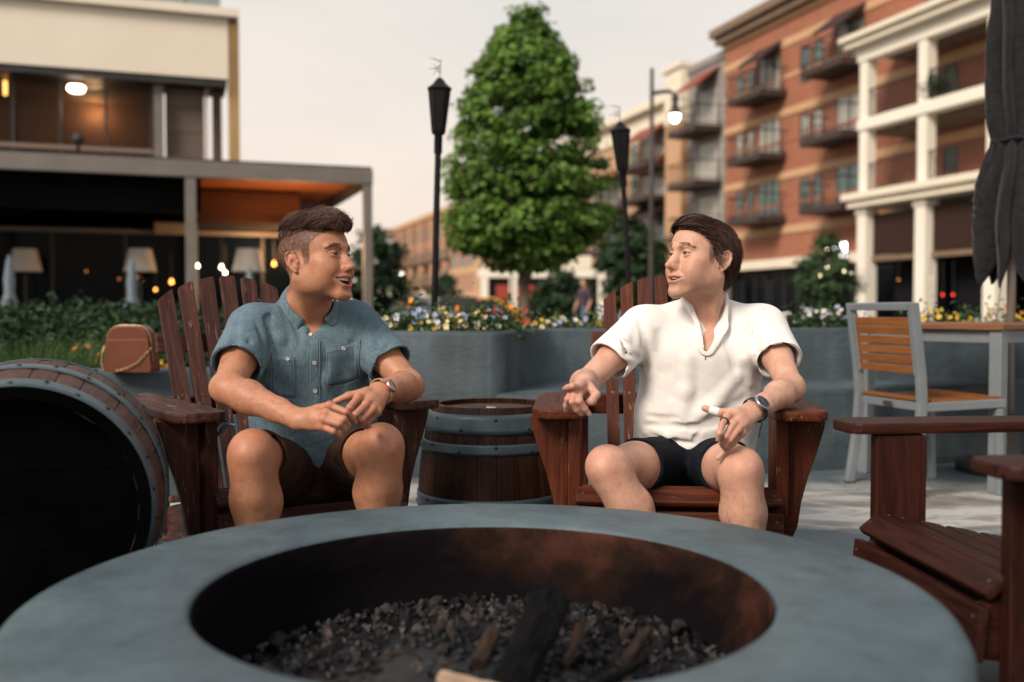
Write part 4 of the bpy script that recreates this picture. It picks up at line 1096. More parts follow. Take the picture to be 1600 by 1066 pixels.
    board('upper_back_rail', (-.25, 0.80, 0.735), (.25, 0.80, 0.735), 0.07, 0.026, (0, 1, -.35), wl, t, 0.006)
    return t

G_AD = 'wooden adirondack chairs round the fire pit'
CHL = ((-0.585, 2.90, 0), R(33))
CHR = ((0.466, 2.79, 0), R(-5))
CHX = ((0.905, 2.155, 0), R(-86))
adirondack('weathered brown adirondack chair holding the man in the blue shirt', CHL[0], CHL[1], M_WOODL, G_AD, .355, .0625, 1.0, .0240)
adirondack('red stained adirondack chair holding the man in the white shirt', CHR[0], CHR[1], M_WOODR, G_AD, .355, .0550, .5, .0205)
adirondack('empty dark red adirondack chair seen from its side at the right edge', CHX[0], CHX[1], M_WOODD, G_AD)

# ------------------------------------------------------------------ fire pit
PITC = np.array((-0.047, 1.715)); PR, PRI, PH = 0.775, 0.489, 0.374
pit = thing('fire_pit', 'round grey concrete fire pit with rusty blackened bowl in front of the men', 'fire pit', (PITC[0], PITC[1], 0))
MB().lathe([(PRI - .002, 0.02), (PRI - .002, PH - .012), (PRI + .003, PH - .003), (PRI + .012, PH), (PR - .03, PH - .004), (PR - .012, PH - .010), (PR, PH - .03), (PR + .004, PH - .12), (PR - .01, 0.0)], 128).build('concrete_ring', M_PIT, pit, None, True)
def make_rust():
    m, nt, bs = new_mat('sooty_rusty_steel')
    v = coords(nt, (1, 1, 1)); n1 = noise(nt, v, 2.6, 6, 0.65, dist=0.5)
    sp = nd(nt, 'ShaderNodeSeparateXYZ'); L_(nt, v, sp.inputs[0])
    # rust keeps to the right-hand side and the rim; soot covers the rest
    ma = nd(nt, 'ShaderNodeMath', operation='MULTIPLY_ADD'); ma.inputs[1].default_value = 0.34; L_(nt, sp.outputs['X'], ma.inputs[0]); L_(nt, n1, ma.inputs[2])
    zz = nd(nt, 'ShaderNodeMath', operation='MULTIPLY_ADD'); zz.inputs[1].default_value = 1.6; zo_ = nd(nt, 'ShaderNodeMath', operation='SUBTRACT'); zo_.inputs[1].default_value = 0.38; L_(nt, sp.outputs['Z'], zo_.inputs[0]); L_(nt, zo_.outputs[0], zz.inputs[0]); L_(nt, ma.outputs[0], zz.inputs[2])
    col = ramp(nt, zz.outputs[0], [(0.0, (0.003, 0.003, 0.004)), (0.40, (0.005, 0.004, 0.005)), (0.52, (0.016, 0.009, 0.007)), (0.64, (0.052, 0.021, 0.014)), (0.85, (0.095, 0.042, 0.028))])
    L_(nt, col, bs.inputs['Base Color']); bs.inputs['Roughness'].default_value = 0.9; bs.inputs['Specular IOR Level'].default_value = .02
    bump(nt, bs, noise(nt, v, 30, 6, 0.7), 0.5, 0.01)
    return m
M_RUST = make_rust()
MB().lathe([(PRI - .0035, PH - .006), (PRI - .008, PH - .010), (PRI - .010, PH - .08), (PRI - .03, PH - .16), (PRI - .09, PH - .20), (0.0, PH - .21)], 96).build('fire_bowl', M_RUST, pit, None, True)

def lump_mesh(name, seed, mat, sub=2, flat=0.8, cut=4):
    r = np.random.default_rng(seed)
    bm = bmesh.new(); bmesh.ops.create_icosphere(bm, subdivisions=sub, radius=1)
    dirs = r.normal(size=(cut + 4, 3)); dirs /= np.linalg.norm(dirs, axis=1)[:, None]
    offs = r.uniform(0.38, 0.72, len(dirs))
    for v in bm.verts:
        p = np.array(v.co)
        for d, o in zip(dirs, offs):
            h = p @ d
            if h > o: p = p - d * (h - o)
        v.co = p * (1, 1, flat) + r.normal(size=3) * .02
    me = bpy.data.meshes.new(name); bm.to_mesh(me); bm.free(); me.materials.append(mat)
    return me
M_COAL = pm('sooty_lava_rock', (0.004, 0.004, 0.006), (0.03, 0.027, 0.027), scale=6, rough=0.42, bmp=0.8, bscale=30, bdist=0.02, rand=0.6, lo=0.35, hi=0.65)
M_ASH = pm('ashy_lava_rock', (0.012, 0.010, 0.010), (0.22, 0.17, 0.15), scale=3.5, rough=0.8, bmp=0.8, bscale=30, bdist=0.02, rand=0.5, lo=0.35, hi=0.75)
lumps = [lump_mesh('coal_lump', 100 + i, M_COAL, 2, 0.75) for i in range(8)] + [lump_mesh('coal_lump', 140 + i, M_ASH, 2, 0.75) for i in range(4)]
BZ = PH - 0.162
def bowl_h(x, y): return BZ + 0.045 * math.exp(-((x - .05) ** 2 + (y - .08) ** 2) / 0.06)
r_ = np.random.default_rng(21)
G_COAL = 'lava rocks heaped in the fire bowl'
cnt = 0
pts = []
while cnt < 295:
    a = r_.uniform(0, 2 * math.pi); q = (PRI - .05) * math.sqrt(r_.uniform(0, 1))
    x, y = q * math.cos(a), q * math.sin(a)
    s = r_.uniform(0.008, 0.016) if r_.uniform() < .75 else r_.uniform(.015, .022)
    if any((x - p[0]) ** 2 + (y - p[1]) ** 2 < (0.62 * (s + p[2])) ** 2 for p in pts) and r_.uniform() < .93: continue
    pts.append((x, y, s))
    o = link('coal_lump', lumps[r_.integers(0, 8) if r_.uniform() < .66 else r_.integers(8, 12)])
    o.location = (PITC[0] + x, PITC[1] + y, bowl_h(x, y) + s * .25 + r_.uniform(0, .012)); o.scale = (s, s * r_.uniform(.65, 1.1), s * r_.uniform(.55, .95))
    o.rotation_euler = tuple(r_.uniform(0, 6.28, 3))
    tag(o, 'small sooty lava rock lying in the heap inside the fire bowl', 'lava rock', G_COAL); cnt += 1
# the finer bed under them
V = []; F = []
N = 1300
bmv = MB()
for i in range(N):
    a = r_.uniform(0, 2 * math.pi); q = (PRI - .035) * math.sqrt(r_.uniform(0, 1)); x, y = q * math.cos(a), q * math.sin(a)
    s = r_.uniform(.005, .012); z = bowl_h(x, y) + .001
    rot = np.array(Matrix.Rotation(r_.uniform(0, 6), 3, r_.normal(size=3)))
    o8 = [(1, 0, 0), (-1, 0, 0), (0, 1, 0), (0, -1, 0), (0, 0, 1), (0, 0, -1)]
    P = [(rot @ np.array(v)) * s * r_.uniform(.7, 1.2) + (x, y, z) for v in o8]
    bmv.add(P, [(0, 2, 4), (2, 1, 4), (1, 3, 4), (3, 0, 4), (2, 0, 5), (1, 2, 5), (3, 1, 5), (0, 3, 5)])
bedm = MB().lathe([(PRI - .02, BZ - .012), (0.3, BZ - .005), (0.15, BZ + .028), (0, BZ + .04)], 40)
bmv.add(bedm.V, bedm.F)
o = bmv.build('ash_gravel', M_COAL); o.location = (PITC[0], PITC[1], 0); o['kind'] = 'stuff'; o['label'] = 'fine dark ash and gravel under the lava rocks'

M_CHAR = pm('charred_wood', (0.0015, 0.0015, 0.002), (0.006, 0.006, 0.006), spec=0.08, scale=14, rough=0.8, bmp=1.0, bscale=26, bdist=0.02, stretch=(1, 3, 3))
M_SPLIT = wood('split_pale_wood', (0.22, 0.14, 0.09), (0.45, 0.33, 0.24), rough=0.8, rand=0.1)
M_HALF = wood('half_burnt_wood', (0.012, 0.007, 0.005), (0.085, 0.045, 0.027), rough=0.8, rand=0.1, wear=(0.01, 0.01, 0.01), wear_amt=0.5)
def log(name, p0, p1, r0, r1, mat, label, seed, seg=12, sides=None):
    r = np.random.default_rng(seed); p0 = np.array(p0); p1 = np.array(p1); L = np.linalg.norm(p1 - p0)
    n = 10; V = []; F = []
    prof = r.uniform(.82, 1.12, seg)
    for i in range(n + 1):
        t = i / n; rad = r0 + (r1 - r0) * t
        if i in (0, n): rad *= .9
        for k in range(seg):
            th = 2 * math.pi * k / seg; q = rad * prof[k] * r.uniform(.93, 1.06)
            V.append((L * (t - .5), q * math.cos(th), q * math.sin(th) * (.8 if sides else 1)))
    for i in range(n):
        for k in range(seg): F.append((i * seg + k, i * seg + (k + 1) % seg, (i + 1) * seg + (k + 1) % seg, (i + 1) * seg + k))
    F.append(tuple(range(seg))[::-1]); F.append(tuple(n * seg + k for k in range(seg)))
    o = link(name, mesh(name, V, F, False, mat), None, None, mat4(frame(p1 - p0, (0.1, .2, 1)), (p0 + p1) / 2))
    tag(o, label, 'log', 'burnt firewood in the fire bowl'); return o
def pt(px, py, z):
    """point of height z seen at a pixel"""
    a = at(px, py, 1.0); k = (z - CAM_H) / (a[2] - CAM_H); return np.array((a[0] * k, k, z))
log('charred_log', pt(795, 1085, 0.263), pt(862, 938, 0.350),   .030, .036, M_CHAR, 'large black charred log standing up out of the rocks', 1, sides=1)
log('half_burnt_stick', pt(880, 1040, 0.268), pt(912, 965, 0.323), .010, .008, M_HALF, 'thin half burnt stick right of the big charred log', 2, 8)
log('half_burnt_stick', pt(975, 1040, 0.278), pt(1012, 985, 0.303), .013, .011, M_HALF, 'short half burnt stick furthest right in the bowl', 3, 8)
log('split_log', pt(690, 1060, 0.273), pt(800, 1095, 0.288), .013, .017, M_SPLIT, 'pale split piece of firewood at the front of the bowl', 4, 7)
log('half_burnt_block', pt(748, 1040, 0.278), pt(772, 985, 0.313), .017, .014, M_HALF, 'brown half burnt block leaning left of the big charred log', 5, 7)
log('charred_stick', pt(930, 1075, 0.288), pt(1010, 1030, 0.288), .009, .008, M_CHAR, 'thin black charred stick lying at the front right of the bowl', 6, 7)

# ------------------------------------------------------------------ barrels
M_STAVE = wood('barrel_oak', (0.018, 0.0068, 0.0042), (0.055, 0.022, 0.0125), rough=0.5, rand=0.28, wear=(0.03, 0.014, 0.01), wear_amt=0.12)
M_STAVE2 = wood('reddish_barrel_oak', (0.048, 0.0205, 0.015), (0.105, 0.049, 0.036), rough=0.55, rand=0.2)
M_HOOP = pm('painted_blue_grey_hoop', (0.042, 0.064, 0.077), (0.082, 0.115, 0.132), scale=5, rough=0.42, metallic=0.35, bmp=0.15, bscale=20, rand=0.1)
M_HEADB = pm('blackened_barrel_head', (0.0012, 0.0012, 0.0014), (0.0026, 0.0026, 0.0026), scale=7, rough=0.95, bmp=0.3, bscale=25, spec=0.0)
M_RIVET = pm('dark_rivet', (0.03, 0.033, 0.036), rough=0.4, metallic=0.7)
RIVET = MB().lathe([(.006, 0), (.0055, .0025), (.003, .004), (0, .004)], 8).mesh('rivet', M_RIVET, True)
def barrel(label, M, length, rfun, hoops, nst, stave_mat, head0, head1, group, head_mat0, head_mat1=None, rivets=10, seed=0, chime=None):
    """staved barrel; local Z from 0 to length; rfun gives the outer radius"""
    t = thing('barrel', label, 'barrel', (0, 0, 0), 0, group); t.matrix_local = Matrix(M)
    r = np.random.default_rng(seed); cuts = np.cumsum(r.uniform(.75, 1.25, nst)); cuts = cuts / cuts[-1] * 2 * math.pi
    th0 = 0; TH = 0.024; nz = 14
    for k in range(nst):
        a0, a1 = th0 + .0035, cuts[k] - .0035; th0 = cuts[k]; am = (a0 + a1) / 2
        # stave axes: local X up the barrel, Z outwards
        V = []; F = []; m = 4
        jit = r.uniform(-.0012, .0012)
        for i in range(nz + 1):
            z = length * i / nz; ro = rfun(z) + jit; ri = ro - TH
            for rad, ang_ in [(ri, a0 + .001)] + [(ro - (.002 if q in (0, m - 1) else 0), a0 + (a1 - a0) * q / (m - 1)) for q in range(m)] + [(ri, a1 - .001)]:
                x, y = rad * math.cos(ang_), rad * math.sin(ang_)
                V.append((z, -x * math.sin(am) + y * math.cos(am), x * math.cos(am) + y * math.sin(am)))
        w = m + 2
        for i in range(nz):
            for q in range(w): F.append((i * w + q, i * w + (q + 1) % w, (i + 1) * w + (q + 1) % w, (i + 1) * w + q))
        F.append(tuple(range(w))[::-1]); F.append(tuple(nz * w + q for q in range(w)))
        Ms = np.eye(4); Ms[:3, 0] = (0, 0, 1); Ms[:3, 1] = (-math.sin(am), math.cos(am), 0); Ms[:3, 2] = (math.cos(am), math.sin(am), 0)
        link('stave', mesh('stave', V, F, False, stave_mat), None, t, Ms)
    for (z0, z1) in hoops:
        n = 4; prof = [(rfun(z0 + (z1 - z0) * i / n) + .0045, z0 + (z1 - z0) * i / n) for i in range(n + 1)]
        prof = [(prof[0][0] - .004, z0)] + prof + [(prof[-1][0] - .004, z1)]
        h = MB().lathe(prof, 72).build('hoop', M_HOOP, t, None, True)
        zc = (z0 + z1) / 2
        for q in range(rivets):
            a = q / rivets * 2 * math.pi + .1; dz = (z1 - z0) * .25 * (1 if q % 2 else -1)
            d = np.array((math.cos(a), math.sin(a), 0)); c = d * (rfun(zc + dz) + .004) + np.array((0, 0, zc + dz))
            link('rivet', RIVET, None, h, mat4(frame(np.cross((0, 0, 1), d), d), c))
    if chime is not None:
        MB().lathe([(rfun(0) - TH - .001, -.0025), (rfun(0) + .001, -.0025), (rfun(0) + .001, .003), (rfun(0) - TH - .001, head0)], 64).build('chime', chime, t)
    for z, mt in ((head0, head_mat0), (head1, head_mat1)):
        if mt is None: continue
        rr = rfun(z) - TH + .003; nb = 6
        for k in range(nb):
            y0 = -rr + 2 * rr * k / nb + .001; y1 = -rr + 2 * rr * (k + 1) / nb - .001
            ys = np.linspace(y0, y1, 7); top = [(math.sqrt(max(0, rr * rr - y * y)), y) for y in ys]
            MB().prism([(x, y) for x, y in top] + [(-x, y) for x, y in top[::-1]], z - .01, z + .01).build('head_board', mt, t)
    return t
# standing barrel between the chairs
BL = 0.515
def rb(z): return 0.262 - 0.052 * ((z - 0.16) / 0.355) ** 2 if z > .16 else 0.262 - 0.03 * ((.16 - z) / .16) ** 2
barrel('standing half barrel with blue grey hoops between the two men', mat4(np.eye(3), (-0.078, 3.60, 0.0)), BL, rb,
       [(0.425, 0.492), (0.357, 0.392), (0.155, 0.205)], 22, M_STAVE, .02, BL - .028, 'wooden barrels', M_STAVE2, M_STAVE2, 12, 3)
# lying barrel at the left, its black head towards the camera
ax = unit((-0.36, 1.0, 0.0)); zb = np.array((0, 0, 1.)); xb = np.cross(zb, ax)
Mb = mat4(np.stack([np.cross(zb, ax) * -1, zb, ax], 1), at(22, 806, 2.12))
if np.linalg.det(Mb[:3, :3]) < 0: Mb[:3, 0] *= -1
def rl(z): return 0.318 - 0.042 * ((z - 0.33) / 0.33) ** 2
barrel('big barrel lying on its side with black head and blue grey hoops at left edge', Mb, 0.64, rl,
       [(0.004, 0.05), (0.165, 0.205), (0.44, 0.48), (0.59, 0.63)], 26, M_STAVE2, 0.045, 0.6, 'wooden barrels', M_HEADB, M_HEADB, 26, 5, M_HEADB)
c0 = Mb[:3, 3]
for k, zz in enumerate((0.14, 0.5)):
    q = c0 + ax * zz
    ck = thing('barrel_chock', ('front' if k == 0 else 'rear') + ' dark timber chock holding the lying barrel off the paving', 'chock', (q[0], q[1], 0), ang(ax[:2]) - math.pi / 2, 'timber chocks under the lying barrel')
    hgt = q[2] - rl(zz) + .03
    for s in (-1, 1):
        MB().add([(s * .08, -.05, 0), (s * .3, -.05, 0), (s * .3, .05, 0), (s * .08, .05, 0), (s * .08, -.05, hgt - .03), (s * .3, -.05, hgt + .075), (s * .3, .05, hgt + .075), (s * .08, .05, hgt - .03)],
                 [(0, 3, 2, 1), (4, 5, 6, 7), (0, 1, 5, 4), (1, 2, 6, 5), (2, 3, 7, 6), (3, 0, 4, 7)]).build('wedge', M_WOODD, ck)
# black pen on the standing barrel
pz = BL - .018 + .006
pn = thing('pen', 'black pen with pale tip lying on top of the standing barrel', 'pen', (-0.13, 3.55, pz), R(-12))
MB().tube([(-.055, 0, 0), (.04, 0, 0)], .0065, 10).build('barrel_body', pm('black_plastic', (.008, .008, .01), rough=.3), pn)
MB().tube([(.0405, 0, 0), (.075, 0, 0)], [.006, .003], 10).build('tip', pm('pale_metal', (.4, .38, .36), rough=.3, metallic=.6), pn)

# ------------------------------------------------------------------ metal and teak chair, table, umbrella at the right
M_ALU = pm('grey_painted_aluminium', (0.155, 0.178, 0.192), (0.195, 0.22, 0.235), scale=4, rough=0.45, metallic=0.15)
M_TEAK = wood('honey_teak_slat', (0.19, 0.068, 0.018), (0.28, 0.108, 0.032), rough=0.5, rand=0.1, bmp=.25)
M_TEAKD = wood('brown_table_top', (0.17, 0.075, 0.035), (0.25, 0.115, 0.055), rough=0.45, rand=0.1, bmp=.25)
def leg_path(name, pts, w, d, mat, parent):
    """square-section tube following points (w across Y, d across X)"""
    V = []; F = []
    for i, p in enumerate(pts):
        for sx, sy in ((-1, -1), (1, -1), (1, 1), (-1, 1)): V.append((p[0] + sx * d / 2, p[1] + sy * w / 2, p[2]))
    for i in range(len(pts) - 1):
        for k in range(4): F.append((i * 4 + k, i * 4 + (k + 1) % 4, (i + 1) * 4 + (k + 1) % 4, (i + 1) * 4 + k))
    F.append((3, 2, 1, 0)); n = len(pts) - 1; F.append((n * 4, n * 4 + 1, n * 4 + 2, n * 4 + 3))
    return MB().add(V, F).build(name, mat, parent, bevel=.006)
mc = thing('patio_chair', 'grey metal patio chair with honey teak slats tucked under the table', 'chair', (1.765, 4.667, 0), R(14.9))
HW = 0.235
for s in (-1, 1):
    leg_path('back_leg', [(-.045, s * HW, 0), (-.005, s * HW, .25), (.008, s * HW, .44), (0.0, s * HW, .56), (-.045, s * HW, .885)], .034, .042, M_ALU, mc)
    leg_path('front_leg', [(.43, s * HW, 0), (.415, s * HW, .40)], .03, .034, M_ALU, mc)
    board('seat_rail', (.012, s * HW, .415), (.445, s * HW, .425), .03, .04, (0, 0, 1), M_ALU, mc, .005)
    MB().box((-.02, -.017, 0), (.02, .017, .012)).build('foot_glide', M_STEELD, mc, Matrix.Translation((-.045, s * HW, -.001)))
board('seat_crossbar', (.03, -HW + .016, .415), (.03, HW - .016, .415), .03, .04, (0, 0, 1), M_ALU, mc, .005)
board('seat_crossbar', (.42, -HW + .016, .41), (.42, HW - .016, .41), .03, .035, (0, 0, 1), M_ALU, mc, .005)
board('top_bar', (-.046, -HW + .018, .868), (-.046, HW - .018, .868), .040, .034, (-.12, 0, 1), M_ALU, mc, .005)
bx('maker_plate', (-.004, -.03, .405), (.0, .03, .425), M_STEELD, mc)
for k in range(6):                                             # back slats
    z = .582 + k * .0435; x = -.002 - (z - .56) * .138
    board('back_slat', (x, -HW + .019, z), (x, HW - .019, z), .036, .014, (-1, 0, -.138), M_TEAK, mc, .003)
for s in (-1, 1):
    leg_path('slat_rail', [(-.004, s * (HW - .026), .555), (-.042, s * (HW - .026), .845)], .014, .02, M_ALU, mc)
for k in range(8):                                             # seat slats, dipping in the middle
    x = .035 + k * .054; dip = -.014 * math.sin(math.pi * k / 7)
    board('seat_slat', (x, -HW + .003, .447 + dip), (x, HW - .003, .447 + dip), .05, .014, (0, 0, 1), M_TEAK, mc, .003)

TN = np.array((2.245, 4.55)); ta = unit((-.57, .82)); tb = unit((.82, .57)); TW, TLn = .80, 1.4; TZ = .785
tbl = thing('patio_table', 'grey metal patio table with brown slatted wooden top beside the patio chair', 'table', (TN[0], TN[1], 0), ang(tb))
# local X along tb, Y along ta
nb = 8
for k in range(nb):
    y0 = .003 + k * (TW - .006) / nb
    board('top_board', (.03, y0 + .05, TZ - .013), (TLn - .03, y0 + .05, TZ - .013), (TW - .006) / nb - .006, .024, (0, 0, 1), M_TEAKD, tbl, .003)
board('end_board', (.013, 0, TZ - .013), (.013, TW, TZ - .013), .03, .026, (0, 0, 1), M_TEAKD, tbl, .003)
board('end_board', (TLn - .013, 0, TZ - .013), (TLn - .013, TW, TZ - .013), .03, .026, (0, 0, 1), M_TEAKD, tbl, .003)
for x in (.045, TLn - .045):
    for y in (.045, TW - .045): board('leg', (x, y, 0), (x, y, TZ - .027), .06, .06, (1, 0, 0), M_ALU, tbl, .006)
    board('apron', (x, .077, TZ - .058), (x, TW - .077, TZ - .058), .03, .06, (0, 0, 1), M_ALU, tbl, .004)
for y in (.045, TW - .045): board('apron', (.077, y, TZ - .058), (TLn - .077, y, TZ - .058), .03, .06, (0, 0, 1), M_ALU, tbl, .004)

def make_fabric(name, c1, c2, rough=0.8, scale=30, sheen=0.2):
    m, nt, bs = new_mat(name); v = coords(nt)
    col = ramp(nt, noise(nt, v, scale, 5, .6), [(.3, c1), (.7, c2)]); L_(nt, col, bs.inputs['Base Color'])
    bs.inputs['Roughness'].default_value = rough; bs.inputs['Sheen Weight'].default_value = sheen; bs.inputs['Specular IOR Level'].default_value = .08
    bump(nt, bs, noise(nt, v, 400, 2), .25, .002); return m
M_UMB = make_fabric('black_umbrella_cloth', (0.010, 0.010, 0.012), (0.022, 0.022, 0.025), sheen=0.1)
UC = np.array((2.625, 5.24))
um = thing('closed_umbrella', 'closed black patio umbrella tied round its pole at the right edge', 'umbrella', (UC[0], UC[1], 0))
MB().lathe([(.0, 0), (.022, 0), (.022, 2.75), (0, 2.75)], 16).build('pole', pm('brushed_pole', (.34, .32, .30), rough=.35, metallic=.7), um, None, True)
zs = np.linspace(0.97, 2.72, 46); NS = 176
V = []; F = []
def umb_r(z):
    return np.interp(z, [0.97, 1.12, 1.30, 1.50, 1.66, 1.73, 1.80, 2.0, 2.25, 2.5, 2.72], [.155, .185, .19, .165, .115, .085, .105, .125, .13, .105, .03])
ru = np.random.default_rng(3); ph = ru.uniform(0, 6.28, 8); pw_ = ru.uniform(.6, 1.2, 8)
for i, z in enumerate(zs):
    for k in range(NS):
        th = 2 * math.pi * k / NS
        fold = 0
        seg8 = (th + .35 * math.sin(z * 2.6) + .12 * math.sin(z * 9 + 2)) * 8 / (2 * math.pi); fr = seg8 % 1; idx = int(seg8) % 8
        pleat = abs(2 * fr - 1) ** .85                      # 1 on the ribs, 0 between
        deep = np.interp(z, [.97, 1.3, 1.73, 2.1, 2.7], [.85, .78, .5, .75, .3]) * pw_[idx]
        r0 = umb_r(z) * (1 - deep * .80 * (1 - pleat)) * (1 + .06 * math.sin(th * 3 + z * 5 + ph[idx]))
        r0 = max(r0, .028)
        tw_ = .5 * (1.73 - z) * (.4 if z < 1.73 else .15)
        zz = z
        if i < 10: zz = z + (1 - pleat) * .20 * pw_[idx] * (1 - i / 10) - .02 * math.sin(th * 2 + 1) * (1 - i / 10)
        V.append((r0 * math.cos(th + tw_) - .02, r0 * math.sin(th + tw_), zz))
for i in range(len(zs) - 1):
    for k in range(NS): F.append((i * NS + k, i * NS + (k + 1) % NS, (i + 1) * NS + (k + 1) % NS, (i + 1) * NS + k))
cn = link('canopy', mesh('canopy', V, F, True, M_UMB), None, um)
sol = cn.modifiers.new('solid', 'SOLIDIFY'); sol.thickness = .003
mb = MB(); mb.tube([(umb_r(1.73) * 1.02 * math.cos(t) - .02, umb_r(1.73) * 1.02 * math.sin(t), 1.735 + .006 * math.sin(3 * t)) for t in np.linspace(0, 2 * math.pi, 40)], .009, 6, False)
st = mb.build('strap', M_UMB, um, None, True)
MB().tube([(-.10, -.02, 1.735), (-.13, -.05, 1.70), (-.15, -.06, 1.62)], .006, 6).build('strap_end', M_UMB, st)
MB().tube([(-.06, -.03, 1.05), (-.075, -.035, .95), (-.09, -.03, .80)], .003, 6).build('crank_cord', pm('cord', (.2, .19, .18)), um)
MB().lathe([(0, 0), (.26, 0), (.26, .05), (.06, .07), (.035, .30), (0, .3)], 28).build('base', M_STEELD, um, None, True)

# ------------------------------------------------------------------ handbag on the low wall
M_BAG = pm('tan_leather', (0.095, 0.026, 0.011), (0.13, 0.038, 0.016), scale=9, rough=0.4, bmp=.25, bscale=120, bdist=.001)
M_GOLD = pm('brass_chain', (0.42, 0.31, 0.16), rough=.3, metallic=.9)
bg = thing('handbag', 'tan leather handbag with brass zip and chain standing on the low wall', 'handbag', (-1.695, 4.44, .576), R(-6)); bg.scale = (.9, .9, .97)
def bag_ol(w0, w1, h, r): return rounded_outline([(-w0 / 2, 0), (w0 / 2, 0), (w1 / 2, h), (-w1 / 2, h)], [.02, .02, r, r], 8)
Mx = mat4(np.array([(1, 0, 0), (0, 0, -1), (0, 1, 0)]).T.T, (0, 0, 0)); Mx = np.eye(4); Mx[:3, 0] = (1, 0, 0); Mx[:3, 1] = (0, 0, 1); Mx[:3, 2] = (0, -1, 0)
MB().prism(bag_ol(.255, .205, .215, .075), -.05, .05).build('body', M_BAG, bg, Mx, bevel=.016, bseg=4)
MB().prism(bag_ol(.25, .218, .15, .01), .0505, .056).build('front_pocket', M_BAG, bg, Mx, bevel=.003)
zo = rounded_outline([(-.125, .05), (-.107, .212), (.107, .212), (.125, .05)], [0, .075, .075, 0], 10)
MB().tube([(x, -.036, z + .003) for x, z in zo], .0022, 6).build('zip', M_GOLD, bg, None, True)
cpts = [(-.128, -.05, .12), (-.134, -.055, .16), (-.13, -.06, .08)]
chain_pts = [np.array((.125, -.045, .115)), np.array((.10, -.063, .085)), np.array((.06, -.066, .045)), np.array((.0, -.067, .018)), np.array((-.05, -.068, .008))]
def links(pts, n, name):
    P = np.array(pts); d = np.r_[0, np.cumsum(np.linalg.norm(np.diff(P, axis=0), axis=1))]; mb = MB()
    for i in range(n):
        s = d[-1] * (i + .5) / n; c = np.array([np.interp(s, d, P[:, k]) for k in range(3)]); s2 = min(d[-1], s + .004)
        tdir = unit(np.array([np.interp(s2, d, P[:, k]) for k in range(3)]) - c + 1e-6); sd = unit(np.cross(tdir, (0, 1, 0) if i % 2 else (.3, .3, 1)))
        mb.tube([c + tdir * .0075 * math.cos(a) + sd * .0045 * math.sin(a) for a in np.linspace(0, 2 * math.pi, 9)], .0013, 5, False)
    return mb.build(name, M_GOLD, bg, None, True)
links(chain_pts, 22, 'chain')
links([np.array((-.128, -.03, .12)), np.array((-.137, -.04, .09)), np.array((-.135, -.05, .04)), np.array((-.12, -.055, .012))], 12, 'chain')
# ------------------------------------------------------------------ skin, hair, cloth
def skin_mat(name, base, dark, red):
    """colour attribute 'tone': R beard/hair shade, G lip and blush, B mouth inside"""
    m, nt, bs = new_mat(name); v = coords(nt)
    at_ = nd(nt, 'ShaderNodeVertexColor', layer_name='tone'); sp = nd(nt, 'ShaderNodeSeparateColor'); L_(nt, at_.outputs['Color'], sp.inputs[0])
    blot = noise(nt, v, 22, 7, .72)
    col = ramp(nt, blot, [(.3, tuple(np.array(base) * (.80, .70, .66))), (.7, tuple(np.array(base) * (1.08, 1.10, 1.12)))])
    col = mixc(nt, sp.outputs[1], col, red)
    fine = noise(nt, v, 260, 3, .7)
    st = nd(nt, 'ShaderNodeMath', operation='MULTIPLY'); L_(nt, sp.outputs[0], st.inputs[0])
    mr = nd(nt, 'ShaderNodeMapRange'); mr.inputs[1].default_value = .35; mr.inputs[2].default_value = .65; mr.inputs[3].default_value = .55; mr.inputs[4].default_value = 1
    L_(nt, fine, mr.inputs[0]); L_(nt, mr.outputs[0], st.inputs[1])
    col = mixc(nt, st.outputs[0], col, dark)
    col = mixc(nt, sp.outputs[2], col, (.05, .012, .01))
    L_(nt, col, bs.inputs['Base Color'])
    bs.inputs['Roughness'].default_value = .48; bs.inputs['Specular IOR Level'].default_value = .38
    bs.inputs['Subsurface Weight'].default_value = .22; bs.inputs['Subsurface Radius'].default_value = (.9, .35, .2); bs.inputs['Subsurface Scale'].default_value = .012
    bump(nt, bs, noise(nt, v, 420, 3, .6), .25, .0014); bump(nt, bs, noise(nt, v, 70, 5, .7), .22, .004)
    return m
M_SKIN_L = skin_mat('tanned_skin', (.43, .205, .118), (.06, .035, .028), (.42, .13, .09))
M_SKIN_R = skin_mat('fair_skin', (.54, .315, .225), (.12, .065, .045), (.50, .19, .145))
def hair_mat(name, c1, c2):
    m, nt, bs = new_mat(name)
    v = coords(nt); at_ = nd(nt, 'ShaderNodeVertexColor', layer_name='tone'); sp = nd(nt, 'ShaderNodeSeparateColor'); L_(nt, at_.outputs['Color'], sp.inputs[0])
    col = ramp(nt, sp.outputs[0], [(.1, c1), (.95, c2)])
    L_(nt, col, bs.inputs['Base Color']); bs.inputs['Roughness'].default_value = .42; bs.inputs['Specular IOR Level'].default_value = .3
    bs.inputs['Anisotropic'].default_value = .5
    return m
M_HAIR_L = hair_mat('dark_brown_hair', (.016, .009, .007), (.20, .105, .078))
M_HAIR_R = hair_mat('near_black_brown_hair', (.007, .004, .004), (.11, .052, .038))
M_TEETH = pm('teeth', (.62, .58, .5), rough=.3)
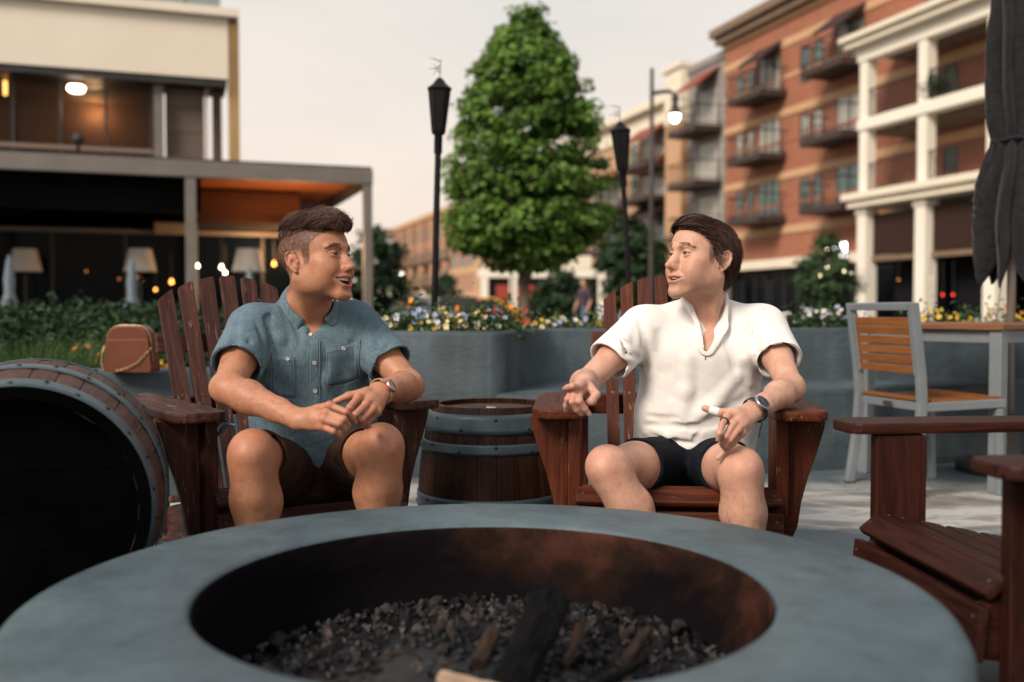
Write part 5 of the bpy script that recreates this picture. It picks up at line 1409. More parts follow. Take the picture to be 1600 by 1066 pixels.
def eye_mat(name, iris):
    m, nt, bs = new_mat(name); t = nd(nt, 'ShaderNodeTexCoord'); sp = nd(nt, 'ShaderNodeSeparateXYZ'); L_(nt, t.outputs['Object'], sp.inputs[0])
    cb = nd(nt, 'ShaderNodeCombineXYZ'); L_(nt, sp.outputs['X'], cb.inputs[0]); L_(nt, sp.outputs['Z'], cb.inputs[1])
    ln = nd(nt, 'ShaderNodeVectorMath', operation='LENGTH'); L_(nt, cb.outputs[0], ln.inputs[0])
    col = ramp(nt, ln.outputs['Value'], [(0, (.004, .003, .003)), (.0026, (.004, .003, .003)), (.0030, iris), (.0060, tuple(np.array(iris) * .4)), (.0065, (.38, .33, .30)), (.02, (.32, .26, .23))])  # eye whites darkened in colour to stand for lid shade
    L_(nt, col, bs.inputs['Base Color']); bs.inputs['Roughness'].default_value = .08; bs.inputs['Coat Weight'].default_value = .6
    return m
M_EYE = eye_mat('eye', (.10, .055, .03))

def head_frame(o, yaw, pitch=0, roll=0, sc=1.06):
    """local axes: X to the person's right, Y out of the face, Z up. yaw 0 looks at the camera, + turns to the picture's right"""
    Rz = np.array(Matrix.Rotation(math.pi + yaw, 3, 'Z')); Rx = np.array(Matrix.Rotation(pitch, 3, 'X')); Ry = np.array(Matrix.Rotation(roll, 3, 'Y'))
    return mat4(Rz @ Rx @ Ry * sc, o)

def mouth_corner(p):
    sm_ = p.get('smile', 0.0); return .0265 + .0085 * sm_, -.0585 + .0105 * sm_, .0835 - .0125 * sm_

def head_field(p):
    """head in local metres; p holds the face's own proportions"""
    f = Field(); smile = p.get('smile', 0.0); open_ = p.get('open', .0)
    f.ell((0, -.014, .040), (.0705, .097, .077), k=.02)
    f.ell((0, .022, .046), (.0610, .066, .055), k=.03)
    f.ell((0, .030, -.018), (.0540, .054, .074), k=.03)
    for s in (-1, 1):
        f.cone((s * p['gon'], .000, -.050), (s * .014, .072, -.094), .0165, .0145, .022)         # jaw line
        f.cone((s * (p['gon'] + .006), -.008, -.01), (s * p['gon'], .0, -.052), .02, .017, .02)
        f.ell((s * .0435, .053, -.010 + .003 * smile), (.0215, .023, .017), k=.022)                                # cheek bones
        f.ell((s * .0355, .0655, -.034 + .007 * smile), (.018 + .003 * smile, .0165 + .003 * smile, .019), k=.022)
        f.cone((s * .010, .0885, .0305), (s * .041, .072, .031), .0085, .0085, .012)               # brow
        f.ell((s * .060, .03, .022), (.012, .028, .022), k=.012, op='s') if False else None
    for s in (-1, 1):
        f.ell((s * .0465, .020, -.042), (.014, .030, .032), k=.03); f.ell((s * .0370, .052, -.046), (.0165, .021, .024), k=.028)      # full cheeks
    f.ell((0, .0795, -.094), (.020, .0165, .0155), k=.014)                                        # chin
    f.ell((0, .080, -.060), (.026, .018, .026), k=.02)                                            # muzzle
    for s in (-1, 1):                                                                            # eye sockets
        f.ell((s * .032, .0965, .0125), (.0215, .0175, .0115), k=.014, op='s')
    # nose
    ny = p['nose']
    f.cone((0, .0865, .022), (0, .0985, -.010), .0068, .0072, .012); f.cone((0, .0985, -.010), (0, ny, -.0245), .0074, .0078, .010)
    f.cone((0, .094, -.010), (0, .096, -.026), .012, .012, .014)
    f.ell((0, ny - .002, -.0255), (.0088, .0075, .0070), k=.006)
    for s in (-1, 1):
        f.ell((s * .0106, .0980, -.0285), (.0060, .0100, .0062), k=.007)
        f.ell((s * .0056, .1045, -.0365), (.0032, .0060, .0036), k=.003, op='s')
    # philtrum, lips
    cw, cz, cy = mouth_corner(p)
    oz = open_ * .5; bulge = p.get('bulge', .0035)
    U = lambda t: (t * cw, .0985 - .0045 * smile + bulge * .6 * (1 - abs(t)) - (.0985 - .0045 * smile - cy) * abs(t) ** 2.0, cz + (-.0525 - cz + oz * .75) * (1 - abs(t) ** 1.7) - .0008 * (abs(t) < .1))
    Lw = lambda t: (t * cw, .0965 - .0045 * smile + bulge * .4 * (1 - abs(t)) - (.0965 - .0045 * smile - cy) * abs(t) ** 2.0 - .12 * open_ * (1 - abs(t)), cz - .001 + (-.0655 - cz - oz * 1.25) * (1 - abs(t) ** 2.0))
    ts = np.linspace(-1, 1, 11)
    f.chain([U(t) for t in ts], [.0022 + p.get('lip_r', .0040) * .5 * (1 - abs(t) ** 2) for t in ts], .006); f.chain([Lw(t) for t in ts], [.0022 + p.get('lip_r', .0040) * .72 * (1 - abs(t) ** 2) for t in ts], .006)
    if open_ > 0:
        for i in range(10):
            q = []
            for t in (ts[i], ts[i + 1]):
                u, l = np.array(U(t)), np.array(Lw(t)); c = (u + l) / 2; gap = max(.0008, (u[2] - l[2]) * .5 - .0030 * (1 - abs(t)) - .0006)
                q.append((c + np.array((0, .004, 0)), gap * (1 - .55 * abs(t) ** 3)))
            f.cone(q[0][0], q[1][0], q[0][1], q[1][1], .0018, 's', flat=((0, 1, 0), 2.4))
    else:
        f.chain([(-cw, cy + .006, cz), (-.01, .1045, -.0590), (.01, .1045, -.0590), (cw, cy + .006, cz)], [.0012, .0022, .0022, .0012], .003, 's')
    f.chain([(-.014, .097, -.0785 - oz), (0, .1005, -.0800 - oz), (.014, .097, -.0785 - oz)], [.004, .005, .004], .012, 's')   # dip above the chin
    for s in (-1, 1):                                                                            # smile folds
        f.chain([(s * .0165, .102, -.029), (s * (cw * .72 + .006), .0925 - .002 * smile, -.043 + .004 * smile), (s * (cw + .006), cy + .0095, cz - .002)], [.0018, .0016 + .0012 * smile, .0012], .009, 's')
        # lids
        ec = np.array((s * .0305, .0735, .0115))
        g = Field(); g.ell(ec, .0142, k=.001)
        hw = .0150; hu = p.get('lid_up', .0056); hl = p.get('lid_lo', .0042)
        def alm(P, ec=ec.astype(F4), s=s):
            x = (P[:, 0] - ec[0]) / F4(hw); z = P[:, 2] - ec[2] - F4(.0012) * (x * s)
            arch = 1 - x * x; t = np.where(z > 0, z / np.maximum(hu * arch, 1e-4), -z / np.maximum(hl * arch, 1e-4))
            d = np.where(arch > .02, (t - 1) * F4(.0038), F4(.004)); return np.maximum(d, -(P[:, 1] - ec[1] - F4(.004)))
        g.fn(alm, ec - .016, ec + .016, .0012, 's')
        f.group(g, None, .0035)
        f.chain([(s * .0175, .0845, .0165), (s * .030, .0885, .0225), (s * .0455, .0765, .0165)], [.0009, .0012, .0009], .003, 's')      # crease over the lid
        f.chain([(s * .019, .0845, .0030), (s * .030, .0875, -.0010), (s * .042, .080, .0025)], [.0008, .0010, .0008], .003, 's')
        # ear
        a = np.array((s * .0695, -.012, .002)); yaw = R(22) * s
        ez = np.array((0, -.18, .98)); ez /= np.linalg.norm(ez); ey = np.array((-s * math.sin(R(24)) * -1, -math.cos(R(24)), 0)); ey = unit(ey - ez * (ey @ ez)); ex = np.cross(ey, ez)
        E = np.stack([ex, ey, ez], 1)
        def ep(u, w, o=0): return a + ey * u + ez * w + np.array((s, 0, 0)) * o + np.array((s * .006, 0, 0))
        g = Field()
        g.ell(ep(.006, .003), (.0048, .0155, .027), E, .004)
        rim = [(-.006, .010), (-.003, .025), (.007, .031), (.017, .026), (.021, .012), (.018, -.004), (.010, -.018), (.003, -.026)]
        g.chain([ep(u, w, .003) for u, w in rim], [.0028, .0034, .0036, .0036, .0034, .0032, .0034, .0044], .003)
        g.chain([ep(u, w, .0025) for u, w in ((.004, .017), (.011, .010), (.012, -.004), (.005, -.013))], [.002, .0028, .0028, .0026], .003)
        g.ell(ep(.003, -.001, .006), (.006, .0075, .0085), E, .004, 's')
        g.ell(ep(.013, .014, .006), (.004, .003, .010), E, .003, 's')
        g.ell(ep(-.0065, -.003, .003), (.004, .004, .006), E, .003)
        f.group(g, None, .006)
    return f

def head_tone(L, p):
    """colours that belong to the skin, from local head coordinates"""
    x, y, z = L[:, 0], L[:, 1], L[:, 2]; ax = np.abs(x); T = np.zeros((len(L), 3), F4)
    sm = lambda a, b, v: np.clip((v - a) / (b - a), 0, 1) ** 2 * (3 - 2 * np.clip((v - a) / (b - a), 0, 1))
    cw, cz, cy = mouth_corner(p); oz = p.get('open', 0) * .5
    tt = np.clip(ax / cw, 0, 1)
    top = cz + (-.0525 - cz + oz * .75) * (1 - tt ** 1.7) + .0048 * (1 - tt ** 2.2) + .0012
    bot = cz - .001 + (-.0655 - cz - oz * 1.25) * (1 - tt ** 2) - .0056 * (1 - tt ** 2) - .0010
    lip = sm(0, .0022, top - z) * sm(0, .0022, z - bot) * sm(.055, .062, y) * (ax < cw + .002)
    T[:, 1] = np.maximum(T[:, 1], lip * p.get('lip', .65))
    blush = np.exp(-(((ax - .043) / .02) ** 2 + ((z + .02) / .02) ** 2)) * (y > .02) + np.exp(-((x / .014) ** 2 + ((z + .025) / .012) ** 2)) * (y > .095) + np.exp(-(((z - .0) / .03) ** 2 + ((y + .01) / .02) ** 2)) * (ax > .072)
    T[:, 1] = np.maximum(T[:, 1], np.clip(blush, 0, 1) * p.get('blush', .28))
    ins = sm(.0, .003, p['mouth_y'](ax) - y) * (z < top - .002) * (z > bot + .003) * (ax < cw - .002) * (y > .03) * (p.get('open', 0) > 0)
    T[:, 2] = ins
    beard = sm(.0, .045, -.022 - z + y * .12) * sm(-.015, .02, y)
    beard = np.maximum(beard * (1 - .6 * np.exp(-(((ax - .03) / .018) ** 2 + ((z + .04) / .018) ** 2))), sm(.080, .092, y) * sm(.0, .005, -.042 - z) * sm(.0, .005, z + .0555) * .9)
    beard *= (1 - lip)
    T[:, 0] = np.maximum(T[:, 0], beard * p.get('beard', .3))
    T[:, 0] = np.maximum(T[:, 0], p['scalp'](x, y, z))
    return T

def strands(fld_local, M, roots, dirfn, steps, step, off, r0, r1, mat, name, parent, seed=0, seg=3, lift=None, jitter_=.15, tipw=0):
    """tapered hair strands that follow a surface; everything in local head space"""
    r = np.random.default_rng(seed); P = np.array(roots, float); N = len(P)
    n = fld_local.grad(P.astype(F4), .003).astype(float)
    th_ = np.arctan2(P[:, 0], P[:, 2] - .03) * .08; lock = .5 + .5 * np.sin(th_ * 430 + 1.3 * np.sin(P[:, 1] * 55))
    offs = off * (r.uniform(.15, .55, N) + .5 * lock)
    P = P + n * (offs - fld_local(P).astype(float))[:, None]
    path = [P.copy()]; jit = r.normal(size=(N, 3)) * jitter_; ln = r.uniform(.7, 1.05, N)
    for i in range(steps):
        D = dirfn(P, i / steps) + jit
        n = fld_local.grad(P.astype(F4), .003).astype(float)
        D = D - n * np.einsum('ij,ij->i', D, n)[:, None]; D /= np.maximum(np.linalg.norm(D, axis=1), 1e-6)[:, None]
        Q = P + D * (step * ln)[:, None]
        tgt = offs * (1 if lift is None else lift((i + 1) / steps))
        d = fld_local(Q).astype(float); n = fld_local.grad(Q.astype(F4), .003).astype(float)
        Q = Q + n * np.clip(tgt - d, -.004, .006)[:, None]
        path.append(Q.copy()); P = Q
    K = len(path); A = np.stack(path, 1)                             # N,K,3
    T = np.gradient(A, axis=1); T /= np.maximum(np.linalg.norm(T, axis=2), 1e-9)[..., None]
    up = np.cross(T, np.array((.31, .52, .79))); up /= np.maximum(np.linalg.norm(up, axis=2), 1e-9)[..., None]; bi = np.cross(T, up)
    rr = np.linspace(r0, r1, K)[None, :] * r.uniform(.7, 1.25, N)[:, None]
    V = np.empty((N, K, seg, 3))
    for k in range(seg):
        a = 2 * math.pi * k / seg; V[:, :, k] = A + rr[..., None] * (math.cos(a) * up + math.sin(a) * bi)
    V = V.reshape(-1, 3) @ M[:3, :3].T + M[:3, 3]
    b = np.arange(N)[:, None, None] * K * seg + np.arange(K - 1)[None, :, None] * seg; k = np.arange(seg)[None, None, :]; k2 = (k + 1) % seg
    Q = np.stack([b + k, b + k2, b + seg + k2, b + seg + k], -1).reshape(-1, 4)
    me = mesh_np(name, V, Q, True, mat); tn = np.clip(.15 + .55 * lock + r.normal(size=N) * .18, 0, 1); set_color(me, 'tone', np.repeat(np.repeat(tn[:, None], K * seg, 0), 3, 1).astype(F4))
    return link(name, me, None, parent)

def finger(f, pts, rads, k=.004):
    g = Field(); g.chain(pts, rads, .003)
    f.group(g, None, k)

def arm_field(sh, el, wr, fingers, knuckles, thumb, rad, dors, k_palm=.010, hand_sc=1.0):
    """one arm with its hand; fingers = list of joint lists starting at the knuckle"""
    f = Field(); sh, el, wr = map(np.array, (sh, el, wr))
    up = unit(el - sh); fo = unit(wr - el); Lf = np.linalg.norm(wr - el); Lu = np.linalg.norm(el - sh)
    f.cone(sh, sh + up * Lu * .5, rad[0] * 1.05, rad[0], .02); f.cone(sh + up * Lu * .5, el, rad[0], rad[1], .02)
    f.ell(el, (rad[1] * .98,) * 3, k=.015)
    f.cone(el, el + fo * Lf * .30, rad[1] * .96, rad[2], .02); f.cone(el + fo * Lf * .30, el + fo * Lf * .72, rad[2], rad[3] * 1.12, .02)
    f.cone(el + fo * Lf * .72, wr, rad[3] * 1.12, rad[3], .015, flat=(dors, .80))
    # brachioradialis swell
    side = unit(np.cross(fo, dors)); f.cone(el + side * .008 - fo * .015, el + fo * Lf * .38 + side * .008, rad[2] * .72, rad[2] * .74, .02)
    g = Field()
    kn = [np.array(q) for q in knuckles]
    for i, q in enumerate(kn):
        w0 = wr + (q - np.mean(kn, 0)) * .42
        g.cone(w0, q, .0125 * hand_sc, .0098 * hand_sc, k_palm)
    for i in range(len(kn) - 1):
        g.cone(kn[i] * .62 + wr * .38, kn[i + 1] * .62 + wr * .38, .0115 * hand_sc, .0115 * hand_sc, k_palm)
    pal = -np.array(dors)
    g.cone(wr * .75 + kn[-1] * .25 + pal * .006, wr * .35 + kn[-1] * .65 + pal * .006, .0125 * hand_sc, .0105 * hand_sc, k_palm)
    f.group(g, None, .012)
    for ch, rr in fingers: finger(f, ch, rr, .006)
    if thumb is not None:
        ch, rr = thumb
        g2 = Field(); g2.chain(ch, rr, .006); f.group(g2, None, .010)
    for q in kn: f.ell(q + np.array(dors) * .0045, (.0076 * hand_sc,) * 3, k=.006)
    return f

def leg_field(hip, kn, an, r):
    f = Field(); hip, kn, an = map(np.array, (hip, kn, an))
    th = unit(kn - hip); sh = unit(an - kn); Ls = np.linalg.norm(an - kn)
    front = unit(th - sh * (th @ sh)); lat = np.cross(th, sh); lat = unit(lat)
    f.cone(hip, hip + (kn - hip) * .55, r[0], r[0] * .84, .03); f.cone(hip + (kn - hip) * .55, kn - th * .03, r[0] * .84, r[1] * 1.02, .03)
    f.ell(kn - th * .004 + sh * .006 - front * .003, (r[1] * .90,) * 3, k=.03)
    f.ell(kn + front * r[1] * .60 + sh * .004, (r[1] * .48,) * 3, k=.02)                  # knee cap
    f.cone(kn, kn + sh * .11, r[1] * .97, r[2] * .93, .04)
    for s in (-1, 1): f.ell(kn + lat * s * r[1] * .50 + sh * .012 - front * .006, (r[1] * .52,) * 3, k=.025)
    f.cone(kn + sh * .05 + front * .012, kn + sh * Ls * .92 + front * .006, r[2] * .62, r[3] * .92, .022)      # shin bone
    f.cone(kn + sh * .03 + front * .016, kn + sh * .085 + front * .022, .017, .012, .02)
    for s, w in ((-1, 1.0), (1, .94)):
        a = kn + sh * Ls * .12 - front * .018 + lat * s * r[2] * .22; b = kn + sh * Ls * .36 - front * .030 + lat * s * r[2] * .27; c = kn + sh * Ls * .80 - front * .008
        f.cone(a, b, r[2] * .62 * w, r[2] * .76 * w, .04); f.cone(b, c, r[2] * .76 * w, r[3] * .74, .04)
    f.cone(kn + sh * Ls * .75, an, r[3] * 1.05, r[3], .02)
    return f

def warm_joints(V, pts, rad, amt):
    T = np.zeros((len(V), 3), F4)
    for p in pts: T[:, 1] = np.maximum(T[:, 1], amt * np.exp(-((V - np.array(p, F4)) ** 2).sum(1) / rad ** 2))
    return T

def shoe(parent, an, toe_dir, mat, sole, name='shoe'):
    an = np.array(an, float); toe = unit((toe_dir[0], toe_dir[1], 0)); f = Field(); z0 = .012
    p = lambda u, z: np.array((an[0], an[1], 0)) + toe * u + np.array((0, 0, z))
    f.cone(p(-.035, .05), p(.03, .06), .040, .040, .03); f.cone(p(.03, .06), p(.15, .036), .040, .034, .03); f.cone(p(-.02, .06), p(0, .10), .042, .044, .02)
    f.half(p(0, z0), (0, 0, 1), p(0, 0) - .4, p(0, 0) + .4, .006, 's') if False else None
    V, Q = surface(f, .006); V[:, 2] = np.maximum(V[:, 2], .012)
    s = link(name, mesh_np(name, V, Q, True, mat), None, parent)
    side = np.array((-toe[1], toe[0], 0))
    ol = [p(-.075, 0) + side * .02, p(-.05, 0) + side * .04, p(.05, 0) + side * .043, p(.14, 0) + side * .042, p(.19, 0) + side * .012, p(.19, 0) - side * .012, p(.14, 0) - side * .04, p(.05, 0) - side * .04, p(-.05, 0) - side * .038, p(-.075, 0) - side * .02]
    MB().prism([(q[0], q[1]) for q in ol], .001, .022).build('sole', sole, s, bevel=.004)
    return s

def creases(base, lines, k=.016, op='s'):
    """fold lines drawn on a surface: [(pixel points), radius, sink]"""
    out = Field()
    return out
def add_folds(fld, base, lines):
    """lines: (op, radius, sink, k, [(px,py)...]); sink>0 puts the axis that far outside (shallow groove) / inside (soft ridge)"""
    for op, rad, sink, k, pix in lines:
        P, N = castn(base, pix)
        pts = P + N * (sink if op == 's' else -sink)
        rr = [rad * (.35 if i in (0, len(pts) - 1) else 1) for i in range(len(pts))]
        fld.chain(list(pts), rr, k, op)

def cloth_disp(fld, lo, hi, amp, seed, freq=22):
    """soft random wrinkling"""
    r = np.random.default_rng(seed); W = [(r.normal(size=3) * freq * s, r.uniform(0, 6.28), w) for s, w in ((.5, 1.0), (.8, .8), (1.3, .5), (2.0, .3))]
    W2 = [(r.normal(size=3) * freq * .35, r.uniform(0, 6.28)) for _ in W]
    def f(P):
        d = np.zeros(len(P), F4)
        for (a, p_, w), (b, q_) in zip(W, W2):
            s = np.sin(P @ a.astype(F4) + F4(p_) + F4(1.6) * np.sin(P @ b.astype(F4) + F4(q_))); d += F4(w) * (1 - np.abs(s)) ** 2
        return F4(amp) * (d - F4(.9))
    fld.fn(f, lo, hi, 0.0, 'd')

def solid_patch(name, V, F, mat, parent, th=.0016):
    o = link(name, mesh(name, V, F, True, mat), None, parent)
    m = o.modifiers.new('solid', 'SOLIDIFY'); m.thickness = th; m.offset = 1
    return o
def disc_on(fld, px, py, rad, th, mat, name, parent, holes=True):
    P, N = cast(fld, px, py); M = mat4(frame(np.cross(N, (0.2, .3, .9)), N), P + N * th * .4)
    b = MB().lathe([(0, -th), (rad, -th), (rad, th * .5), (rad * .86, th), (rad * .6, th * .55), (0, th * .55)], 16).build(name, mat, parent, M, True)
    return b
def seam_line(fld, pix, rad, mat, name, parent, off=.0012):
    P, N = castn(fld, pix); return MB().tube(list(P + N * off), rad, 5).build(name, mat, parent, None, True)
# ------------------------------------------------------------------ the two men
import time as _time
_T0 = _time.time()
def tick(s): pass

def vis_merge(name, parts, mat):
    """several overlapping pieces of one body as one mesh; parts = [(V,Q,tone)]"""
    Vs, Qs, Ts, b = [], [], [], 0
    for V, Q, T in parts:
        Vs.append(V); Qs.append(Q + b); Ts.append(np.zeros((len(V), 3), F4) if T is None else T); b += len(V)
    me = mesh_np(name, np.concatenate(Vs), np.concatenate(Qs), True, mat)
    set_color(me, 'tone', np.concatenate(Ts)); return me

def neck_pieces(f, M, nb, rn, notch, shl, shr, front, pre, opening):
    fm = f; f = Field()
    tl = lambda q: np.array(M)[:3, :3] @ np.array(q) + np.array(M)[:3, 3]
    a = tl((0, -.022, -.045)); nb = np.array(nb)
    f.cone(a, nb + (a - nb) * .25, rn, rn * 1.02, .03); f.cone(nb + (a - nb) * .3, nb - (a - nb) * .2, rn * 1.02, rn * 1.12, .03)
    fm.p += f.p; f = fm; ch = Field()
    for s in (-1, 1):
        m = tl((s * .057, -.022, -.040)); q = notch + (shr - shl) * (.045 * s)
        f.cone(m, q, .0125, .0095, .022)
    ad = tl((0, .028, -.118)); f.ell(nb * .45 + a * .55 + front * rn * .82, (.012, .012, .014), k=.022)     # throat
    for sh in (shl, shr):
        ch.cone(nb + (a - nb) * .42 - front * .02, sh * .62 + nb * .38 - front * .015, .030, .036, .04)       # trapezius
        ch.cone(notch + (sh - notch) * .06, sh * .9 + nb * .1 + front * .02, .009, .010, .02)                  # collar bones
    ch.ell((shl + shr) / 2 - np.array((0, 0, .11)) + front * .012, (.150, .120, .15), frame(shr - shl, (0, 0, 1)), .03)
    lo, hi = ch.bounds(); ch.fn(lambda P: pre(P) + F4(.006) + F4(.45) * np.clip(opening(P) - F4(.004), 0, .03), lo, hi, .01, 'i')
    f.group(ch, None, .018)

def torso_axes(shl, shr, nb, pv):
    x = unit(shr - shl); up = unit(nb - pv); fr = unit(np.cross(up, x)); up = np.cross(x, fr)
    return x, up, fr                                        # x to the person's right; fr to the front

def flat_copy(f):
    g = Field(); g.p = list(f.p); return g

def shirt_field(shl, shr, nb, pv, arms, w=(.078, .070, .078), rr=(.108, .104, .112), sl_r=.066, arm_r=.05):
    x, up, fr = torso_axes(shl, shr, nb, pv); mid = (shl + shr) / 2; f = Field()
    top = mid - up * .085; wa = top * .45 + pv * .55; hem = pv + up * .005
    for s in (-1, 1):
        f.cone(top + x * s * w[0], wa + x * s * w[1], rr[0], rr[1], .04); f.cone(wa + x * s * w[1], hem + x * s * w[2], rr[1], rr[2], .04)
    f.cone(top + fr * .012, wa + fr * .014, rr[0], rr[1], .04); f.cone(wa + fr * .014, hem + fr * .01, rr[1], rr[2], .04)
    for s, sh in ((-1, shl), (1, shr)):
        f.cone(nb - up * .02 + x * s * .045 - fr * .012, sh - x * s * .01 - up * .008, .050, .060, .035)
        f.cone(sh - x * s * .02 - up * .02, top + x * s * w[0], .066, .085, .05)
    for sh, el, t, r0, r1 in arms:
        g = Field(); e = sh + (el - sh) * t; d = unit(el - sh)
        g.cone(sh - d * .005, e + d * .05, r0, r1, .01)
        g.half(e, d, e - .13, e + .13, .0015, 's')
        f.group(g, None, .032)
    return f, x, up, fr

def carve_sleeve(f, sh, el, t, r):
    d = unit(el - sh); e = sh + (el - sh) * t
    f.cone(e - d * .028, e + d * .06, r, r * 1.05, .004, 's')

def shorts_field(pv, legs, x, up, fr, r=.118):
    f = Field()
    f.ell(pv - up * .01, (.165, .125, .105), np.stack([x, fr, up], 1), .03)
    for hip, kn, t, r0, r1 in legs:
        g = Field(); d = unit(kn - hip); e = hip + (kn - hip) * t
        g.cone(hip - d * .01, e + d * .04, r0, r1, .01); g.half(e, d, e - .2, e + .2, .0015, 's')
        g.cone(e - d * .03, e + d * .08, r1 * .955, r1 * .965, .002, 's')
        f.group(g, None, .035)
    return f

SCALP_Y = [-.13, -.07, -.045, -.034, -.030, .006, .012, .026, .033, .048, .066, .082, .10]
SCALP_Z = [-.074, -.068, -.052, -.03, .028, .030, -.008, -.006, .040, .056, .069, .079, .081]
def scalp_mask(x, y, z, soft=.010):
    hz = np.interp(y, SCALP_Y, SCALP_Z); return np.clip((z - hz) / soft + .5, 0, 1)

def scalp_roots(field, test, n, seed, r=(.085, .115, .10), c=(0, -.01, .04), pre=None):
    g = np.random.default_rng(seed); out = []
    while sum(len(o) for o in out) < n:
        d = g.normal(size=(4000, 3)); d /= np.linalg.norm(d, axis=1)[:, None]
        P = np.array(c) + d * np.array(r)
        if pre is not None: P = P[pre(P[:, 0], P[:, 1], P[:, 2])]
        for _ in range(4):
            dv = field(P.astype(F4)).astype(float); P = P - field.grad(P.astype(F4), .003) * dv[:, None] * .9
        P = P[test(P[:, 0], P[:, 1], P[:, 2])]; out.append(P)
    return np.concatenate(out)[:n]

def eyebrows(head, M, mat, parent, seed, dens=170, r=.0007, zoff=.0):
    g = np.random.default_rng(seed)
    for s in (-1, 1):
        t = g.uniform(0, 1, dens); w = np.interp(t, [0, .2, .6, 1], [.0022, .0032, .0026, .0006])
        P = np.stack([s * (.0105 + .0375 * t), np.full(dens, .082) - .016 * t * t, .0330 + zoff - .004 * t + .0045 * np.sin(t * 3.14) + w * g.uniform(-1, 1, dens)], 1)
        P[:, 1] += .004
        for _ in range(5):
            dv = head(P.astype(F4)).astype(float); P = P - head.grad(P.astype(F4), .003) * dv[:, None] * .9
        strands(head, M, P, lambda Q, u: np.stack([np.full(len(Q), s * 1.0), np.zeros(len(Q)), np.interp(np.abs(Q[:, 0]), [.01, .03, .05], [.8, .25, -.25])], 1), 3, .0020, .0008, r, r * .35, mat, 'eyebrow', parent, seed + s, jitter_=.2)

def lashes(M, mat, parent, p):
    for s in (-1, 1):
        ec = np.array((s * .0305, .0735, .0115)); pts = []
        for t in np.linspace(-1, 1, 13):
            hx = t * .0142; hz = p.get('lid_up', .0056) * (1 - t * t) + .0012 * t * s; yy = math.sqrt(max(0, .0144 ** 2 - hx ** 2 - hz ** 2))
            pts.append(ec + np.array((hx, yy + .0004, hz + .0002)))
        W = [np.array(M)[:3, :3] @ q + np.array(M)[:3, 3] for q in pts]
        MB().tube(W, [.0004] + [.00085] * 11 + [.0004], 5).build('eyelashes', mat, parent, None, True)

def eyes(M, parent, gaze, lift=0):
    sc = float(np.cbrt(np.linalg.det(np.array(M)[:3, :3])))
    mb = MB(); n = 20; m = 12
    prof = [(.0122 * math.sin(a), -.0122 * math.cos(a)) for a in np.linspace(0.001, math.pi - .001, m)]
    mb.lathe(prof, n); me = mb.mesh('eye', M_EYE, True)
    for v in me.vertices: v.co = (v.co.x, v.co.z, -v.co.y)
    for s in (-1, 1):
        Mg = np.array(Matrix.Rotation(gaze, 3, 'Z')) @ np.array(Matrix.Rotation(lift, 3, 'X'))
        L = mat4(Mg, (s * .0305, .0735, .0115)); link('eye', me, None, parent, np.array(M) @ L)

def teeth(M, parent, w, z, h, y0=.0925, n=8):
    mb = MB()
    for i in range(n):
        t0, t1 = -1 + 2 * i / n, -1 + 2 * (i + 1) / n; t = (t0 + t1) / 2
        hh = h * (1 - .35 * t * t); c = np.array((t * w, y0 - .013 * t * t, z + .006 * t * t * 0))
        x0, x1 = t0 * w + .0002, t1 * w - .0002; yb = y0 - .013 * t0 * t0; yc = y0 - .013 * t1 * t1
        V = [(x0, yb - .004, z - hh), (x1, yc - .004, z - hh), (x1, yc, z - hh), (x0, yb, z - hh), (x0, yb - .004, z + .003), (x1, yc - .004, z + .003), (x1, yc, z + .003), (x0, yb, z + .003)]
        mb.add(V, [(0, 3, 2, 1), (4, 5, 6, 7), (0, 1, 5, 4), (1, 2, 6, 5), (2, 3, 7, 6), (3, 0, 4, 7)])
    mb.build('teeth', M_TEETH, parent, M, bevel=.0008)

def person(label):
    me0 = None; return label

def body_hair(fields, parent, mat, seed):
    r = np.random.default_rng(seed)
    for fld, V, a, b, n, rad in fields:
        a, b = np.array(a), np.array(b); ax = b - a; u = ((V - a) @ ax) / (ax @ ax); ok = np.nonzero((u > .12) & (u < .92))[0]
        P = V[r.choice(ok, n)].astype(float); d = unit(ax)
        strands(fld, np.eye(4), P, lambda Q, t: np.tile(d, (len(Q), 1)), 3, .0032, .0012, rad, rad * .4, mat, 'body_hair', parent, seed, jitter_=.45)

